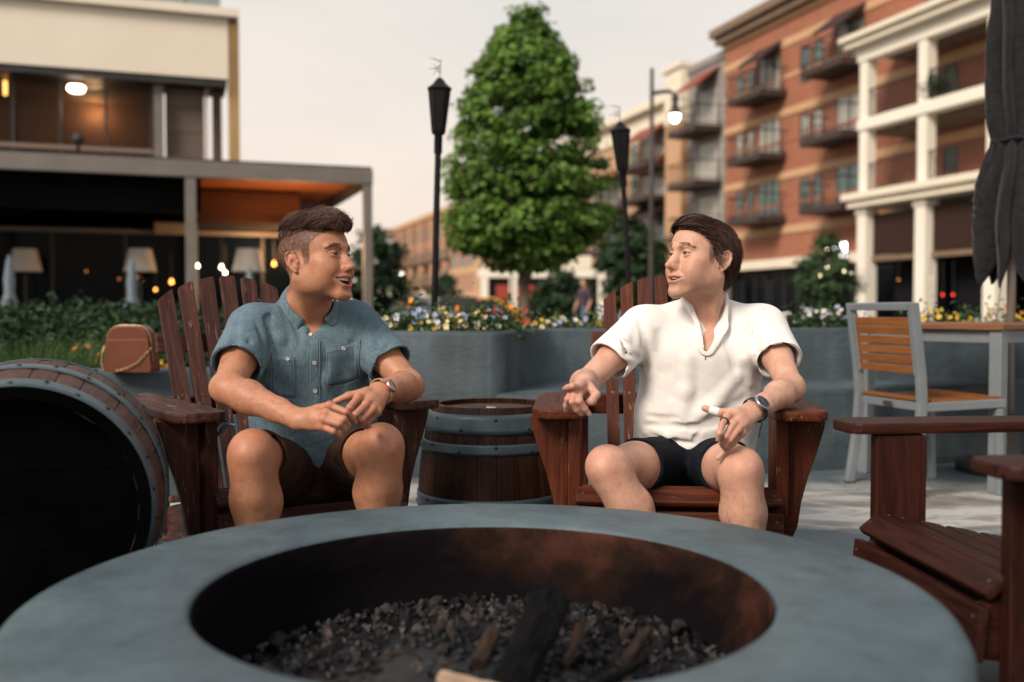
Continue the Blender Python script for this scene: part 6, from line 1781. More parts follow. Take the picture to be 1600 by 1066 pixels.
# ============================================================ man in the blue shirt
def man_left():
    NB = at(480, 484, 2.93); SR = at(394, 514, 2.855); SL = at(556, 507, 3.0); PV = at(492, 728, 3.0)
    x, up, fr = torso_axes(SL, SR, NB, PV)
    M = head_frame(at(495, 413, 2.85), R(64), R(8), R(-2), 1.06)
    p = dict(gon=.0425, nose=.1120, smile=1.0, open=.0125, lip=.45, blush=.25, beard=.14, lid_up=.0026, lid_lo=.0030, mouth_y=lambda ax: .0905 - 15 * ax ** 2)
    def sc(X, Y, Z):
        m = scalp_mask(X, Y, Z, .014); fade = np.clip((Z + .05) / .10, .25, 1); return m * (.62 + .36 * fade)
    p['scalp'] = sc
    H = head_field(p)
    fh = Field(); fh.group(H, M, .02)
    notch = NB + fr * .055 - up * .045
    ER = reach(SR, 356, 606, .285, -1); EL = reach(SL, 640, 603, .285, -1)
    sa = [(SR, ER, .66, .068, .073), (SL, EL, .66, .066, .071)]
    SF, _, _, _ = shirt_field(SL, SR, NB, PV + up * .045 + fr * .01, sa)
    nkA = M[:3, :3] @ np.array((0, -.022, -.045)) + M[:3, 3]; CV = Field()
    CV.cone(NB - (nkA - NB) * .10, nkA, .0645, .066, .006)
    vq, _n = cast(SF, 485, 521); CV.chain([NB + fr * .05 + up * .03, NB + fr * .095 - up * .02, vq], [.052, .034, .009], .006)
    neck_pieces(fh, M, NB, .0595, notch, SL, SR, fr, flat_copy(SF), CV)
    V, Q = surface(fh, .0021)
    Li = np.linalg.inv(M); Lc = V @ Li[:3, :3].T.astype(F4) + Li[:3, 3].astype(F4); T = head_tone(Lc, p)
    pieces = [(V, Q, T)]; hairy = []
    tick('L head')
    # his right arm (picture left)
    ER = reach(SR, 356, 606, .285, -1); WR = reach(ER, 466, 655, .262, -1)
    k = [reach(WR, 515, 634, .088), reach(WR, 509.5, 645.5, .088), reach(WR, 506, 656, .084), reach(WR, 503, 666.5, .078)]
    def fing(k0, a, b, c, L, r=(.0098, .0088, .0083, .0072), s=(-1, 1, 1)):
        q1 = reach(k0, *a, L[0], s[0]); q2 = reach(q1, *b, L[1], s[1]); q3 = reach(q2, *c, L[2], s[2]); return ([k0, q1, q2, q3], r)
    FR = [fing(k[0], (540.5, 644), (550, 653), (554.5, 660), (.047, .026, .018)), fing(k[1], (537, 655), (543, 665), (543, 671), (.050, .028, .018)),
          fing(k[2], (530, 662), (537, 671), (536, 676), (.046, .026, .018)), fing(k[3], (521, 674), (530, 679), (532, 683), (.037, .020, .016), (.0088, .0080, .0076, .0066))]
    th = reach(WR, 500, 640, .045, 1); th2 = reach(th, 524, 648, .040, 1); th3 = reach(th2, 540, 655, .030, 1)
    dR = unit((-.05, -.78, .62)); 
    AR_ = arm_field(SR, ER, WR, FR, k, ([th, th2, th3], [.0125, .0105, .0085]), (.049, .0385, .0410, .0275), dR, hand_sc=1.1)
    V, Q = surface(AR_, .0023); hairy.append((AR_, V, ER, WR, 600, .00015)); pieces.append((V, Q, warm_joints(V, [ER] + k + [f_[0][1] for f_ in FR], .018, .35)))
    # his left arm
    EL = reach(SL, 640, 603, .285, -1); WL = reach(EL, 594, 612, .252, -1)
    k2 = [reach(WL, 559, 622, .086), reach(WL, 572, 632, .088), reach(WL, 582.5, 639.5, .084), reach(WL, 590, 644, .078)]
    FL = [fing(k2[0], (546, 637), (549, 650), (555, 656), (.047, .027, .018), s=(-1, 1, 1)), fing(k2[1], (556, 647.5), (553, 657), (557, 661), (.050, .028, .018)),
          fing(k2[2], (565, 656), (563, 662), (567, 664), (.046, .026, .018)), fing(k2[3], (574, 661), (573, 666), (577, 666), (.036, .02, .016), (.0088, .0080, .0076, .0066))]
    t0 = reach(WL, 571, 613, .046, -1); t1 = reach(t0, 545, 619, .044, -1); t2 = reach(t1, 524, 627.5, .034, 1)
    dL = unit((.22, -.72, .66))
    AL_ = arm_field(SL, EL, WL, FL, k2, ([t0, t1, t2], [.0125, .0108, .0080]), (.048, .0380, .0405, .0272), dL, hand_sc=1.1)
    V, Q = surface(AL_, .0023); hairy.append((AL_, V, EL, WL, 600, .00015)); pieces.append((V, Q, warm_joints(V, [EL] + k2 + [f_[0][1] for f_ in FL], .018, .35)))
    tick('L arms')
    HR = at(452, 745, 2.93); HL = at(535, 738, 3.02)
    KR = reach(HR, 393, 705, .43, -1); KL = reach(HL, 597, 694, .43, -1)
    ANR = np.array((KR[0] + .0, KR[1] + .05, .095)); ANL = np.array((KL[0] - .02, KL[1] + .06, .095))
    rl_ = (.084, .0500, .0560, .037)
    for hp, kn, an in ((HR, KR, ANR), (HL, KL, ANL)):
        LF = leg_field(hp, kn, an, rl_); V, Q = surface(LF, .0034); hairy.append((LF, V, kn, an, 700, .00020)); pieces.append((V, Q, warm_joints(V, [kn + unit(kn - hp) * .04], .05, .22)))
    tf = Field(); tf.cone((SL + SR) / 2 - up * .10, PV + up * .08, .10, .10); 
    for s_ in (-1, 1): tf.cone((SL + SR) / 2 - up * .10 + x * s_ * .06, PV + up * .05 + x * s_ * .05, .088, .095, .04)
    for hp in (HR, HL): tf.cone(PV, hp, .10, .09, .04)
    pieces.append((*surface(tf, .010), None))
    body = link('person', vis_merge('man_body', pieces, M_SKIN_L))
    tag(body, 'laughing man in blue denim shirt and dark shorts with his hands clasped', 'person', 'men sitting by the fire pit')
    body_hair(hairy, body, M_BROW_L, 51)
    tick('L body')
    # ---- face details
    eyes(M, body, R(-4), R(-2)); teeth(M, body, .0255, -.0505, .0085, .0905)
    eyebrows(H, M, M_BROW_L, body, 11, 150, .00042, -.0005); lashes(M, M_HAIR_L, body, p)
    # ---- hair: clipped sides on the scalp, long swept top
    HV = Field(); HV.ell((0, -.008, .083), (.061, .082, .050), k=.02); HV.ell((.004, .046, .093), (.050, .044, .034), k=.03); HV.ell((.006, .076, .089), (.038, .020, .017), k=.022)
    HV.ell((0, -.055, .075), (.055, .04, .045), k=.03)
    cut = Field(); cut.group(HV, None, .001); cut.half((0, 0, .088), (0, -.12, -1), (-.2, -.2, -.1), (.2, .2, .2), .008, 's')
    Vh, Qh = surface(cut, .0032); Vh = Vh @ M[:3, :3].T + M[:3, 3]
    hm = mesh_np('hair', Vh, Qh, True, M_HAIR_L); set_color(hm, 'tone', np.full((len(Vh), 3), .22, F4)); hair = link('hair', hm, None, body)
    roots = scalp_roots(HV, lambda X, Y, Z: (Z > .088 - .12 * Y) & (Y > -.10), 4200, 5, (.09, .12, .10), (0, 0, .085))
    def dirL(P, u):
        D = np.stack([.30 + .25 * np.sin(P[:, 1] * 60 + P[:, 0] * 30), np.ones(len(P)), np.full(len(P), .45)], 1); return D
    strands(HV, M, roots, dirL, 9, .0065, .006, .0009, .0003, M_HAIR_L, 'hair_strands', hair, 3, jitter_=.14, lift=lambda t: 1 + 2.2 * t)
    tuft = roots[(roots[:, 1] > .045)][:420]
    strands(HV, M, tuft, lambda P, u: np.stack([.15 * np.ones(len(P)), np.ones(len(P)), np.full(len(P), .3 - .8 * u)], 1), 8, .006, .003, .0012, .0002, M_HAIR_L, 'hair_tuft', hair, 9, jitter_=.25, lift=lambda t: 1 + 4.5 * t)
    wsp = roots[np.random.default_rng(2).permutation(len(roots))[:420]]
    strands(HV, M, wsp, dirL, 8, .0065, .008, .0006, .0002, M_HAIR_L, 'hair_wisps', hair, 23, jitter_=.34, lift=lambda t: 1 + 2.4 * t)
    edge = scalp_roots(HV, lambda X, Y, Z: (np.abs(Z - .088 + .12 * Y) < .010) & (Y < .07), 900, 25, (.09, .12, .10), (0, 0, .085))
    strands(HV, M, edge, lambda P, u: np.stack([.3 * np.sign(P[:, 0]), -.55 * np.ones(len(P)), -.75 * np.ones(len(P))], 1), 4, .0042, .003, .0006, .0002, M_HAIR_L, 'hair_edge', hair, 26, jitter_=.35, lift=lambda t: 1 - .6 * t)
    rs = scalp_roots(H, lambda X, Y, Z: (scalp_mask(X, Y, Z, .006) > .7) & (Z < .112) & ~((np.abs(X) > .066) & (Y > -.036) & (Y < .008) & (Z < .03)), 11000, 8, pre=lambda X, Y, Z: (Y < .06) & (Z > -.08))
    strands(H, M, rs, lambda P, u: np.stack([np.zeros(len(P)), -.4 * np.ones(len(P)), -np.ones(len(P))], 1), 2, .0020, .0010, .00019, .00012, M_HAIR_L, 'clipped_hair', hair, 4, jitter_=.3)
    tick('L hair')
    # ---- shirt
    PRE = flat_copy(SF)
    base = SF
    SF2 = flat_copy(base)
    FO = [('s', .010, .006, .02, [(420, 470), (418, 500), (424, 545)]), ('s', .009, .005, .02, [(400, 505), (412, 540), (408, 585)]), ('u', .010, .008, .03, [(432, 480), (438, 530), (436, 560)]),
          ('s', .009, .006, .02, [(452, 470), (462, 505), (470, 540)]), ('s', .010, .005, .025, [(562, 500), (556, 540), (548, 580)]), ('s', .008, .005, .02, [(575, 500), (592, 530), (585, 560)]),
          ('u', .012, .010, .03, [(520, 545), (512, 590), (505, 630)]), ('s', .012, .006, .03, [(540, 560), (530, 600), (532, 640)]), ('s', .010, .006, .025, [(430, 590), (455, 630), (490, 648)]),
          ('s', .010, .006, .025, [(410, 610), (430, 640), (470, 662)]), ('u', .012, .009, .03, [(415, 595), (440, 620), (475, 640)]), ('s', .008, .005, .02, [(372, 500), (366, 535), (372, 575)]), ('s', .008, .005, .02, [(390, 530), (380, 560), (392, 580)]),
          ('s', .009, .006, .02, [(500, 610), (520, 640), (522, 665)]), ('s', .008, .005, .02, [(606, 540), (590, 560), (580, 575)])]
    add_folds(SF2, base, [(o_, r_, s_ * 1.25 if o_ == 's' else s_, k_ * .75, l_) for o_, r_, s_, k_, l_ in FO])
    lo, hi = base.bounds(); cloth_disp(SF2, lo, hi, .0016, 4, 22); SF2.fn(lambda P: PRE(P) + F4(.0065), lo, hi, .004, 'u')
    SF2.group(CV, None, .006, 's')
    for sh, el, t, *_ in sa: carve_sleeve(SF2, sh, el, t, .061)
    V, Q = surface(SF2, .0030)
    sh_o = link('shirt', mesh_np('denim_shirt', V, Q, True, M_DENIM), None, body)
    tick('L shirt')
    # collar: two leaves folded down round the neck
    SM = SF2
    ax = unit(nkA - NB)
    def collar_leaf(s, name):
        V = []; F = []; n = 15; m = 6; e1 = unit(x * s - ax * (x * s @ ax)); e2 = unit(np.cross(ax, e1)); e2 = e2 if e2 @ fr > 0 else -e2
        C0 = NB + ax * .034
        for i in range(n):
            t = i / (n - 1); a = R(-92 + t * 158)                       # from behind the neck round to the front
            dir_ = e1 * math.cos(a) + e2 * math.sin(a); drop = .010 + .028 * t ** 2
            tip = np.clip((t - .72) / .28, 0, 1)
            topp = C0 + dir_ * (.0655 + .004 * t) + ax * (.030 - .036 * t ** 1.6) + fr * (.012 * t)
            for j in range(m):
                u = j / (m - 1); ln = .054 + .024 * tip
                q = topp + dir_ * (.020 * u + .004 * math.sin(u * 3.1)) - ax * (ln * u + (.004 * math.sin(u * 3.1)) * -1) - e1 * (-.022 * tip * u)
                if t > .4:                                              # keep the leaf outside the shirt
                    d = float(SM(np.array([q]))[0])
                    if d < .003: q = q + SM.grad(np.array([q]), .004)[0] * (.003 - d)
                V.append(q)
        for i in range(n - 1):
            for j in range(m - 1): F.append((i * m + j, (i + 1) * m + j, (i + 1) * m + j + 1, i * m + j + 1))
        return solid_patch(name, V, F, M_DENIM, sh_o, .0028)
    collar_leaf(1, 'collar'); collar_leaf(-1, 'collar')
    V, F, N = patch(SM, (483, 512), 9, 9, .001) if False else (None, None, None)
    # placket, pockets, buttons
    Vp, Fp, N = patch(SM, [(484, 532), (499, 532), (499, 648), (483, 648)], 5, 24, .0022); solid_patch('placket', Vp, Fp, M_DENIM, sh_o)
    for s_ in (484.5, 498.5): seam_line(SM, [(s_, y) for y in np.linspace(534, 646, 20)], .0006, M_STITCH, 'stitching', sh_o, .0045)
    for (bx_, by_) in ((485, 524), (491, 567), (492, 611)): disc_on(SM, bx_, by_, .0058, .0042, M_BUTTON, 'button', sh_o)
    for tl, tr, br_, bl, bt in (((424, 553), (458, 556), (461, 622), (424, 618), (449, 561)), ((509, 544), (564, 532), (560, 592), (512, 604), (536, 545))):
        mid = ((np.array(bl) + np.array(br_)) / 2 + np.array((0, 5)))
        Vp, Fp, N = patch(SM, [tl, tr, br_, bl], 9, 10, .0016); po = solid_patch('pocket', Vp, Fp, M_DENIM, sh_o)
        rim = [tl, bl, tuple(mid), br_, tr]; dense = []
        for a_, b_ in zip(rim[:-1], rim[1:]): dense += [tuple(np.array(a_) * (1 - t) + np.array(b_) * t) for t in np.linspace(0, 1, 9)]
        seam_line(SM, dense, .00065, M_STITCH, 'stitching', po, .0036)
        for off in (0, 7): seam_line(SM, [tuple(np.array(tl) * (1 - t) + np.array(tr) * t + (0, off)) for t in np.linspace(0, 1, 12)], .0006, M_STITCH, 'stitching', po, .0036)
        disc_on(SM, bt[0], bt[1], .0058, .0042, M_BUTTON, 'button', po)
    seam_line(SM, [(404, 467), (412, 478), (420, 500), (421, 530), (414, 560)], .0012, M_DENIM, 'shoulder_seam', sh_o, .0008)
    seam_line(SM, [(571, 468), (574, 486), (570, 510), (566, 535)], .0012, M_DENIM, 'shoulder_seam', sh_o, .0008)
    for pts in ([(343, 568), (368, 574), (398, 578)], [(584, 572), (606, 562), (626, 546)]): seam_line(SM, pts, .0007, M_STITCH, 'stitching', sh_o, .001)
    # ---- shorts
    G = shorts_field(PV - up * .02, [(HR, KR, .80, .096, .069), (HL, KL, .66, .098, .078)], x, up, fr)
    lo, hi = G.bounds(); G2 = flat_copy(G); cloth_disp(G2, lo, hi, .003, 6, 24)
    V, Q = surface(G2, .0042); link('shorts', mesh_np('brown_shorts', V, Q, True, M_SHORT_L), None, body)
    for an in (ANR, ANL): shoe(body, an, (.35, -1), M_SHOE, M_SOLE)
    tick('L shorts')
    # ---- watch
    wd = unit(WL - EL); c = WL - wd * .010
    watch(c, wd, unit((.45, -.82, .36)), .030, 'rose gold watch with leather strap on the wrist of the man in blue', M_ROSE, M_STRAPW, M_DIALW, .019, .0255)
    # blue cord at the belt
    cp = [at(338, 668, 2.80), at(345, 660, 2.76), at(358, 659, 2.74), at(350, 672, 2.75), at(340, 680, 2.78), at(352, 664, 2.73), at(368, 664, 2.73)]
    co = MB().tube([Vector(q) for q in smooth3(cp, 8)], .0035, 6).build('cord', pm('pale_blue_cord', (.16, .26, .32), rough=.7), body, None, True)

def smooth3(P, n):
    P = np.array(P); P = np.vstack([2 * P[0] - P[1], P, 2 * P[-1] - P[-2]]); out = []
    for i in range(1, len(P) - 2):
        for t in np.linspace(0, 1, n, endpoint=False):
            a, b, c, d = P[i - 1], P[i], P[i + 1], P[i + 2]
            out.append(.5 * (2 * b + (c - a) * t + (2 * a - 5 * b + 4 * c - d) * t ** 2 + (3 * b - a - 3 * c + d) * t ** 3))
    out.append(P[-2]); return out

def watch(c, axis, dors, rw, label, metal, strap, dial, rc, rx):
    """strap round the wrist, case on its back"""
    axis = unit(axis); dv = unit(dors - axis * (np.array(dors) @ axis)); sd = np.cross(axis, dv)
    t = thing('wristwatch', label, 'watch', tuple(c), 0, 'wristwatches worn by the two men')
    Mx = np.eye(4); Mx[:3, 0] = axis; Mx[:3, 1] = sd; Mx[:3, 2] = dv
    V = []; F = []; n = 40
    for i in range(n):
        a = 2 * math.pi * i / n; r = rw * 1.055
        for w, rr in ((-.0085, r), (-.0085, r + .003), (.0085, r + .003), (.0085, r)): V.append((w, rr * math.sin(a) * 1.04, rr * math.cos(a) * .86))
    for i in range(n):
        j = (i + 1) % n
        for k in range(4): F.append((i * 4 + k, j * 4 + k, j * 4 + (k + 1) % 4, i * 4 + (k + 1) % 4))
    link('strap', mesh('strap', V, F, True, strap), None, t, Mx)
    Mc = Mx.copy(); Mc[:3, 3] = dv * (rw * .86 + .004)
    MB().lathe([(0, -.004), (rc, -.004), (rc + .0006, .0), (rc + .0004, .004), (rc - .001, .0055), (rc - .0026, .0052)], 36).build('case', metal, t, Mc, True)
    dl = MB().lathe([(rc - .0022, .0038), (0, .0038)], 36).build('dial', dial, t, Mc)
    mb = MB()
    for i in range(12):
        a = 2 * math.pi * i / 12; q = np.array((math.cos(a), math.sin(a), 0)); mb.tube([q * (rc - .0065) + (0, 0, .0042), q * (rc - .0038) + (0, 0, .0042)], .0005, 4)
    mb.build('hour_marks', metal, dl); MB().tube([(0, 0, .0044), (rc * .4, rc * .3, .0044)], .0005, 4).build('hand', metal, dl); MB().tube([(0, 0, .0044), (-rc * .25, rc * .6, .0044)], .0004, 4).build('hand', metal, dl)
    MB().tube([(0, rc, 0), (0, rc + .004, 0)], .0025, 8).build('crown', metal, t, Mc)
    return t

# ============================================================ man in the white shirt
def man_right():
    NB = at(1100, 480, 3.04); SR = at(1003, 514, 3.03); SL = at(1194, 512, 3.05); PV = at(1082, 716, 3.10)
    x, up, fr = torso_axes(SL, SR, NB, PV)
    M = head_frame(at(1095, 411, 2.98), R(-60), R(8), R(1), 1.06)
    p = dict(gon=.0405, nose=.1150, smile=.40, open=.0042, lip=.5, blush=.40, beard=.20, lid_up=.0040, lid_lo=.0040, bulge=.0015, lip_r=.0034, mouth_y=lambda ax: .0925 - 14 * ax ** 2)
    p['scalp'] = lambda X, Y, Z: scalp_mask(X, Y, Z, .010) * .9
    H = head_field(p); fh = Field(); fh.group(H, M, .02)
    notch = NB + fr * .052 - up * .05
    ER = reach(SR, 914, 600, .285, -1); EL = reach(SL, 1236, 607, .285, -1)
    sa = [(SR, ER, .60, .066, .068), (SL, EL, .56, .066, .071)]
    SF, _, _, _ = shirt_field(SL, SR, NB, PV - up * .012, sa, (.082, .076, .082), (.106, .108, .112))
    nkA = M[:3, :3] @ np.array((0, -.022, -.045)) + M[:3, 3]; Pv, Nv = cast(SF, 1104, 545); CV = Field()
    CV.cone(NB - (nkA - NB) * .12, nkA, .059, .062, .006)
    CV.chain([NB + fr * .045 + up * .035, NB + fr * .090 - up * .03 - x * .004, Pv + fr * .001], [.054, .037, .0105], .004)
    neck_pieces(fh, M, NB, .0545, notch, SL, SR, fr, flat_copy(SF), CV)
    V, Q = surface(fh, .0021); Li = np.linalg.inv(M); Lc = V @ Li[:3, :3].T.astype(F4) + Li[:3, 3].astype(F4)
    pieces = [(V, Q, head_tone(Lc, p))]; hairy = []
    tick('R head')
    def fing(k0, pts, r=(.0094, .0085, .0080, .0068)):
        out = [np.array(k0)]
        for (a, b, L, s) in pts: out.append(reach(out[-1], a, b, L, s))
        return (out, r[:len(out)])
    # his right arm, hand hanging over the arm of the chair
    ER = reach(SR, 914, 600, .285, -1); WR = reach(ER, 913, 597, .235, -1)
    k = [reach(WR, 906, 604, .072), reach(WR, 899, 610, .076), reach(WR, 905, 615, .074), reach(WR, 893, 613, .070)]
    FR = [fing(k[0], [(894, 603.5, .034, -1), (887, 605.5, .022, 1), (882.5, 607.5, .018, 1)], (.0092, .0082, .0076, .0066)), fing(k[1], [(894, 628, .044, -1), (901, 640, .026, 1), (908, 647, .020, 1)]),
          fing(k[2], [(906, 627, .040, -1), (914, 639, .026, 1), (920.5, 647.5, .020, 1)]), fing(k[3], [(886.5, 624, .032, -1), (884, 634, .02, 1), (884.5, 641, .016, 1)], (.0086, .0078, .0072, .0062))]
    t0 = reach(WR, 922, 605, .038, -1); t1 = reach(t0, 931, 617, .034, -1); t2 = reach(t1, 925, 627, .022, -1); t3 = reach(t2, 917, 630.5, .018, 1)
    dR = unit((-.45, -.45, .77))
    A = arm_field(SR, ER, WR, FR, k, ([t0, t1, t2, t3], [.0125, .0112, .0105, .0088]), (.0425, .0355, .0370, .0262), dR, hand_sc=1.05)
    V, Q = surface(A, .0023); hairy.append((A, V, ER, WR, 600, .00015)); pieces.append((V, Q, warm_joints(V, [ER] + k + [f_[0][1] for f_ in FR], .018, .5)))
    # his left arm, pointing down
    EL = reach(SL, 1236, 607, .285, -1); WL = reach(EL, 1176, 643, .262, -1)
    k2 = [reach(WL, 1136, 651, .090), reach(WL, 1145, 663, .088), reach(WL, 1153, 671, .084), reach(WL, 1159, 677, .076)]
    FL = [fing(k2[0], [(1128, 664, .044, -1), (1124, 677, .026, -1), (1122, 687, .019, 1)]), fing(k2[1], [(1134, 682, .046, -1), (1128, 693, .026, 1), (1131, 699, .018, 1)]),
          fing(k2[2], [(1141, 687, .042, -1), (1134, 696, .024, 1), (1138, 699, .018, 1)]), fing(k2[3], [(1145, 693.5, .036, -1), (1132, 706, .026, -1), (1122, 716, .021, -1)], (.0088, .0080, .0074, .0064))]
    t0 = reach(WL, 1152, 644, .044, -1); t1 = reach(t0, 1125, 645, .046, -1); t2 = reach(t1, 1101, 638, .038, -1)
    dL = unit((.30, -.76, .58))
    A2 = arm_field(SL, EL, WL, FL, k2, ([t0, t1, t2], [.0125, .0108, .0088]), (.0425, .0355, .0375, .0260), dL, hand_sc=1.06)
    V, Q = surface(A2, .0023); hairy.append((A2, V, EL, WL, 600, .00015)); pieces.append((V, Q, warm_joints(V, [EL] + k2 + [f_[0][1] for f_ in FL], .018, .5)))
    tick('R arms')
    HR = at(1042, 730, 3.02); HL = at(1116, 730, 3.02)
    KR = reach(HR, 946, 728, .43, -1); KL = reach(HL, 1158, 731, .43, -1)
    ANR = np.array((KR[0] + .17, KR[1] - .02, .095)); ANL = np.array((KL[0] + .03, KL[1] - .01, .095))
    for hp, kn, an in ((HR, KR, ANR), (HL, KL, ANL)): LF = leg_field(hp, kn, an, (.078, .0480, .0500, .035)); V, Q = surface(LF, .0034); hairy.append((LF, V, kn, an, 1500, .00020)); pieces.append((V, Q, warm_joints(V, [kn + unit(kn - hp) * .04], .05, .3)))
    tf = Field()
    for s_ in (-1, 1): tf.cone((SL + SR) / 2 - up * .12 + x * s_ * .06, PV + up * .05 + x * s_ * .05, .075, .09, .04)
    for hp in (HR, HL): tf.cone(PV, hp, .10, .085, .04)
    pieces.append((*surface(tf, .010), None))
    body = link('person', vis_merge('man_body', pieces, M_SKIN_R))
    tag(body, 'smiling man in white short sleeved shirt and navy shorts pointing down', 'person', 'men sitting by the fire pit')
    eyes(M, body, R(2), 0); teeth(M, body, .019, -.0550, .0050, .0925, 8)
    eyebrows(H, M, M_BROW_R, body, 31, 130, .00038, .0005); lashes(M, M_HAIR_R, body, p)
    body_hair(hairy, body, M_BROW_R, 52)
    tick('R body')
    # ---- slicked-back hair
    HV = Field(); HV.ell((0, -.016, .043), (.0765, .101, .081), k=.02); HV.ell((0, .024, .057), (.0640, .068, .058), k=.03); HV.ell((-.004, .052, .086), (.046, .034, .030), k=.03); HV.ell((.0, -.060, -.005), (.058, .048, .072), k=.04)
    cut = Field(); cut.group(HV, None, .001)
    def keep(P):
        X, Y, Z = P[:, 0], P[:, 1], P[:, 2]; aX = np.abs(X)
        hz = np.interp(Y, [-.13, -.07, -.048, -.036, -.030, -.004, .004, .014, .026, .040, .056, .072, .084, .12], [-.072, -.070, -.062, -.04, .012, .022, .012, .016, .046, .064, .078, .088, .095, .10])
        return (hz - Z).astype(F4) * F4(.8)
    cut.fn(keep, (-.2, -.2, -.2), (.2, .2, .2), .006, 'i')
    Vh, Qh = surface(cut, .0030); Vw = Vh @ M[:3, :3].T + M[:3, 3]
    hm = mesh_np('hair', Vw, Qh, True, M_HAIR_R); set_color(hm, 'tone', np.full((len(Vw), 3), .15, F4)); hair = link('hair', hm, None, body)
    okf = lambda X, Y, Z: keep(np.stack([X, Y, Z], 1)) < np.where(Y > .03, .006, -.002)
    roots = scalp_roots(HV, okf, 4600, 15, (.09, .115, .10), (0, -.01, .04))
    def dirR(P, u):
        top = np.clip((P[:, 2] - .02) / .09, 0, 1)
        return np.stack([.25 * np.sign(P[:, 0]) * (P[:, 1] > .02) + .06 * np.sin(P[:, 2] * 90), -np.ones(len(P)), -.25 - 1.4 * (1 - top) * (P[:, 1] < .02) - 1.2 * (P[:, 1] < -.07)], 1)
    strands(HV, M, roots, dirR, 10, .0068, .0035, .0011, .0004, M_HAIR_R, 'hair_strands', hair, 13, jitter_=.09)
    fr_ = roots[(roots[:, 1] > .055)][:500]
    strands(HV, M, fr_, dirR, 9, .007, .008, .0011, .0004, M_HAIR_R, 'hair_strands', hair, 14, jitter_=.12)
    hl = scalp_roots(H, lambda X, Y, Z: (np.abs(Z - np.interp(Y, [.014, .026, .040, .056, .072, .084, .12], [.018, .044, .060, .072, .080, .083, .085])) < .0045) & (Y > .016), 1500, 19, (.074, .100, .08), (0, 0, .04), lambda X, Y, Z: (Y > .005) & (np.abs(Z - np.interp(Y, [.014, .026, .040, .056, .072, .084, .12], [.018, .044, .060, .072, .080, .083, .085])) < .016))
    strands(H, M, hl, dirR, 9, .0058, .0016, .00075, .0003, M_HAIR_R, 'hair_strands', hair, 20, jitter_=.10, lift=lambda t: 1 + 12 * t ** .8)
    wsp = roots[np.random.default_rng(2).permutation(len(roots))[:380]]
    strands(HV, M, wsp, dirR, 9, .0068, .007, .0006, .0002, M_HAIR_R, 'hair_wisps', hair, 33, jitter_=.2, lift=lambda t: 1 + .5 * t)
    tick('R hair')
    # ---- white shirt with open zip neck
    PRE = flat_copy(SF)
    base = SF; SF2 = flat_copy(base)
    FO = [('u', .010, .008, .03, [(1148, 480), (1160, 505), (1163, 560), (1172, 600)]), ('s', .010, .006, .025, [(1130, 505), (1140, 540), (1150, 590)]), ('s', .011, .005, .03, [(1178, 520), (1182, 555), (1188, 600)]),
          ('s', .010, .006, .025, [(1000, 500), (1008, 540), (1012, 575)]), ('u', .010, .008, .03, [(985, 500), (975, 530), (965, 560)]), ('s', .009, .005, .02, [(965, 520), (980, 550), (1000, 562)]), ('s', .009, .005, .02, [(950, 545), (970, 565), (985, 572)]),
          ('u', .016, .012, .04, [(1150, 590), (1110, 640), (1070, 665)]), ('s', .014, .008, .035, [(1160, 625), (1120, 655), (1090, 668)]),
          ('s', .009, .004, .016, [(1006, 664), (1040, 664), (1080, 668), (1120, 664)]), ('u', .012, .006, .022, [(1008, 676), (1045, 682), (1085, 684)]), ('s', .008, .004, .016, [(1020, 680), (1055, 690), (1085, 694)]),
          ('u', .010, .006, .02, [(1050, 694), (1075, 702), (1100, 694)]), ('s', .008, .004, .016, [(1095, 672), (1088, 684), (1098, 700)]), ('s', .008, .004, .018, [(1012, 650), (1035, 655), (1060, 652)]),
          ('s', .009, .006, .02, [(1206, 500), (1218, 525), (1232, 545)]), ('s', .008, .005, .02, [(1190, 495), (1196, 520), (1205, 545)]), ('s', .010, .007, .03, [(1030, 520), (1040, 580), (1048, 620)]), ('u', .012, .010, .04, [(1075, 560), (1072, 610), (1065, 650)])]
    add_folds(SF2, base, [(o_, r_, s_ * 1.25 if o_ == 's' else s_, k_ * .75, l_) for o_, r_, s_, k_, l_ in FO])
    lo, hi = base.bounds(); cloth_disp(SF2, lo, hi, .0010, 14, 16); SF2.fn(lambda P: PRE(P) + F4(.0065), lo, hi, .004, 'u')
    SF2.group(CV, None, .004, 's')
    for sh, el, t, *_ in sa: carve_sleeve(SF2, sh, el, t, .059)
    V, Q = surface(SF2, .0030); sh_o = link('shirt', mesh_np('white_shirt', V, Q, True, M_WHITECLOTH), None, body)
    tick('R shirt')
    SM = SF2
    # collar band standing round the opening
    CB = Field()
    def band(P):
        c = CV(P); s_ = PRE(P); q = (P - NB.astype(F4)) @ up.astype(F4)
        h = np.interp(q, [-.16, -.10, -.05, 0, .05], [.003, .009, .017, .026, .026]).astype(F4)
        w = np.interp(q, [-.16, -.10, -.03, .05], [.007, .017, .015, .010]).astype(F4)
        return np.maximum(np.maximum(c - w, -c), np.maximum(s_ - h, -(s_ + F4(.012))))
    CB.fn(band, NB - .20, NB + .16, .001)
    V, Q = surface(CB, .0024); o = link('collar', mesh_np('collar', V, Q, True, M_WHITECLOTH), None, sh_o)
    sm = o.modifiers.new('smooth', 'SMOOTH'); sm.iterations = 4; sm.factor = .5
    seam_line(SM, [(1104, 546), (1103, 555), (1102, 562)], .0016, M_ALU, 'zip_pull', sh_o, .001)
    seam_line(SM, [(1196, 482), (1182, 500), (1172, 530), (1180, 556)], .0014, M_WHITECLOTH, 'shoulder_seam', sh_o, .0006)
    seam_line(SM, [(995, 478), (1003, 500), (1008, 530), (1006, 558)], .0014, M_WHITECLOTH, 'shoulder_seam', sh_o, .0006)
    # ---- navy shorts
    G = shorts_field(PV - up * .03, [(HR, KR, .52, .093, .0775), (HL, KL, .52, .093, .0775)], x, up, fr)
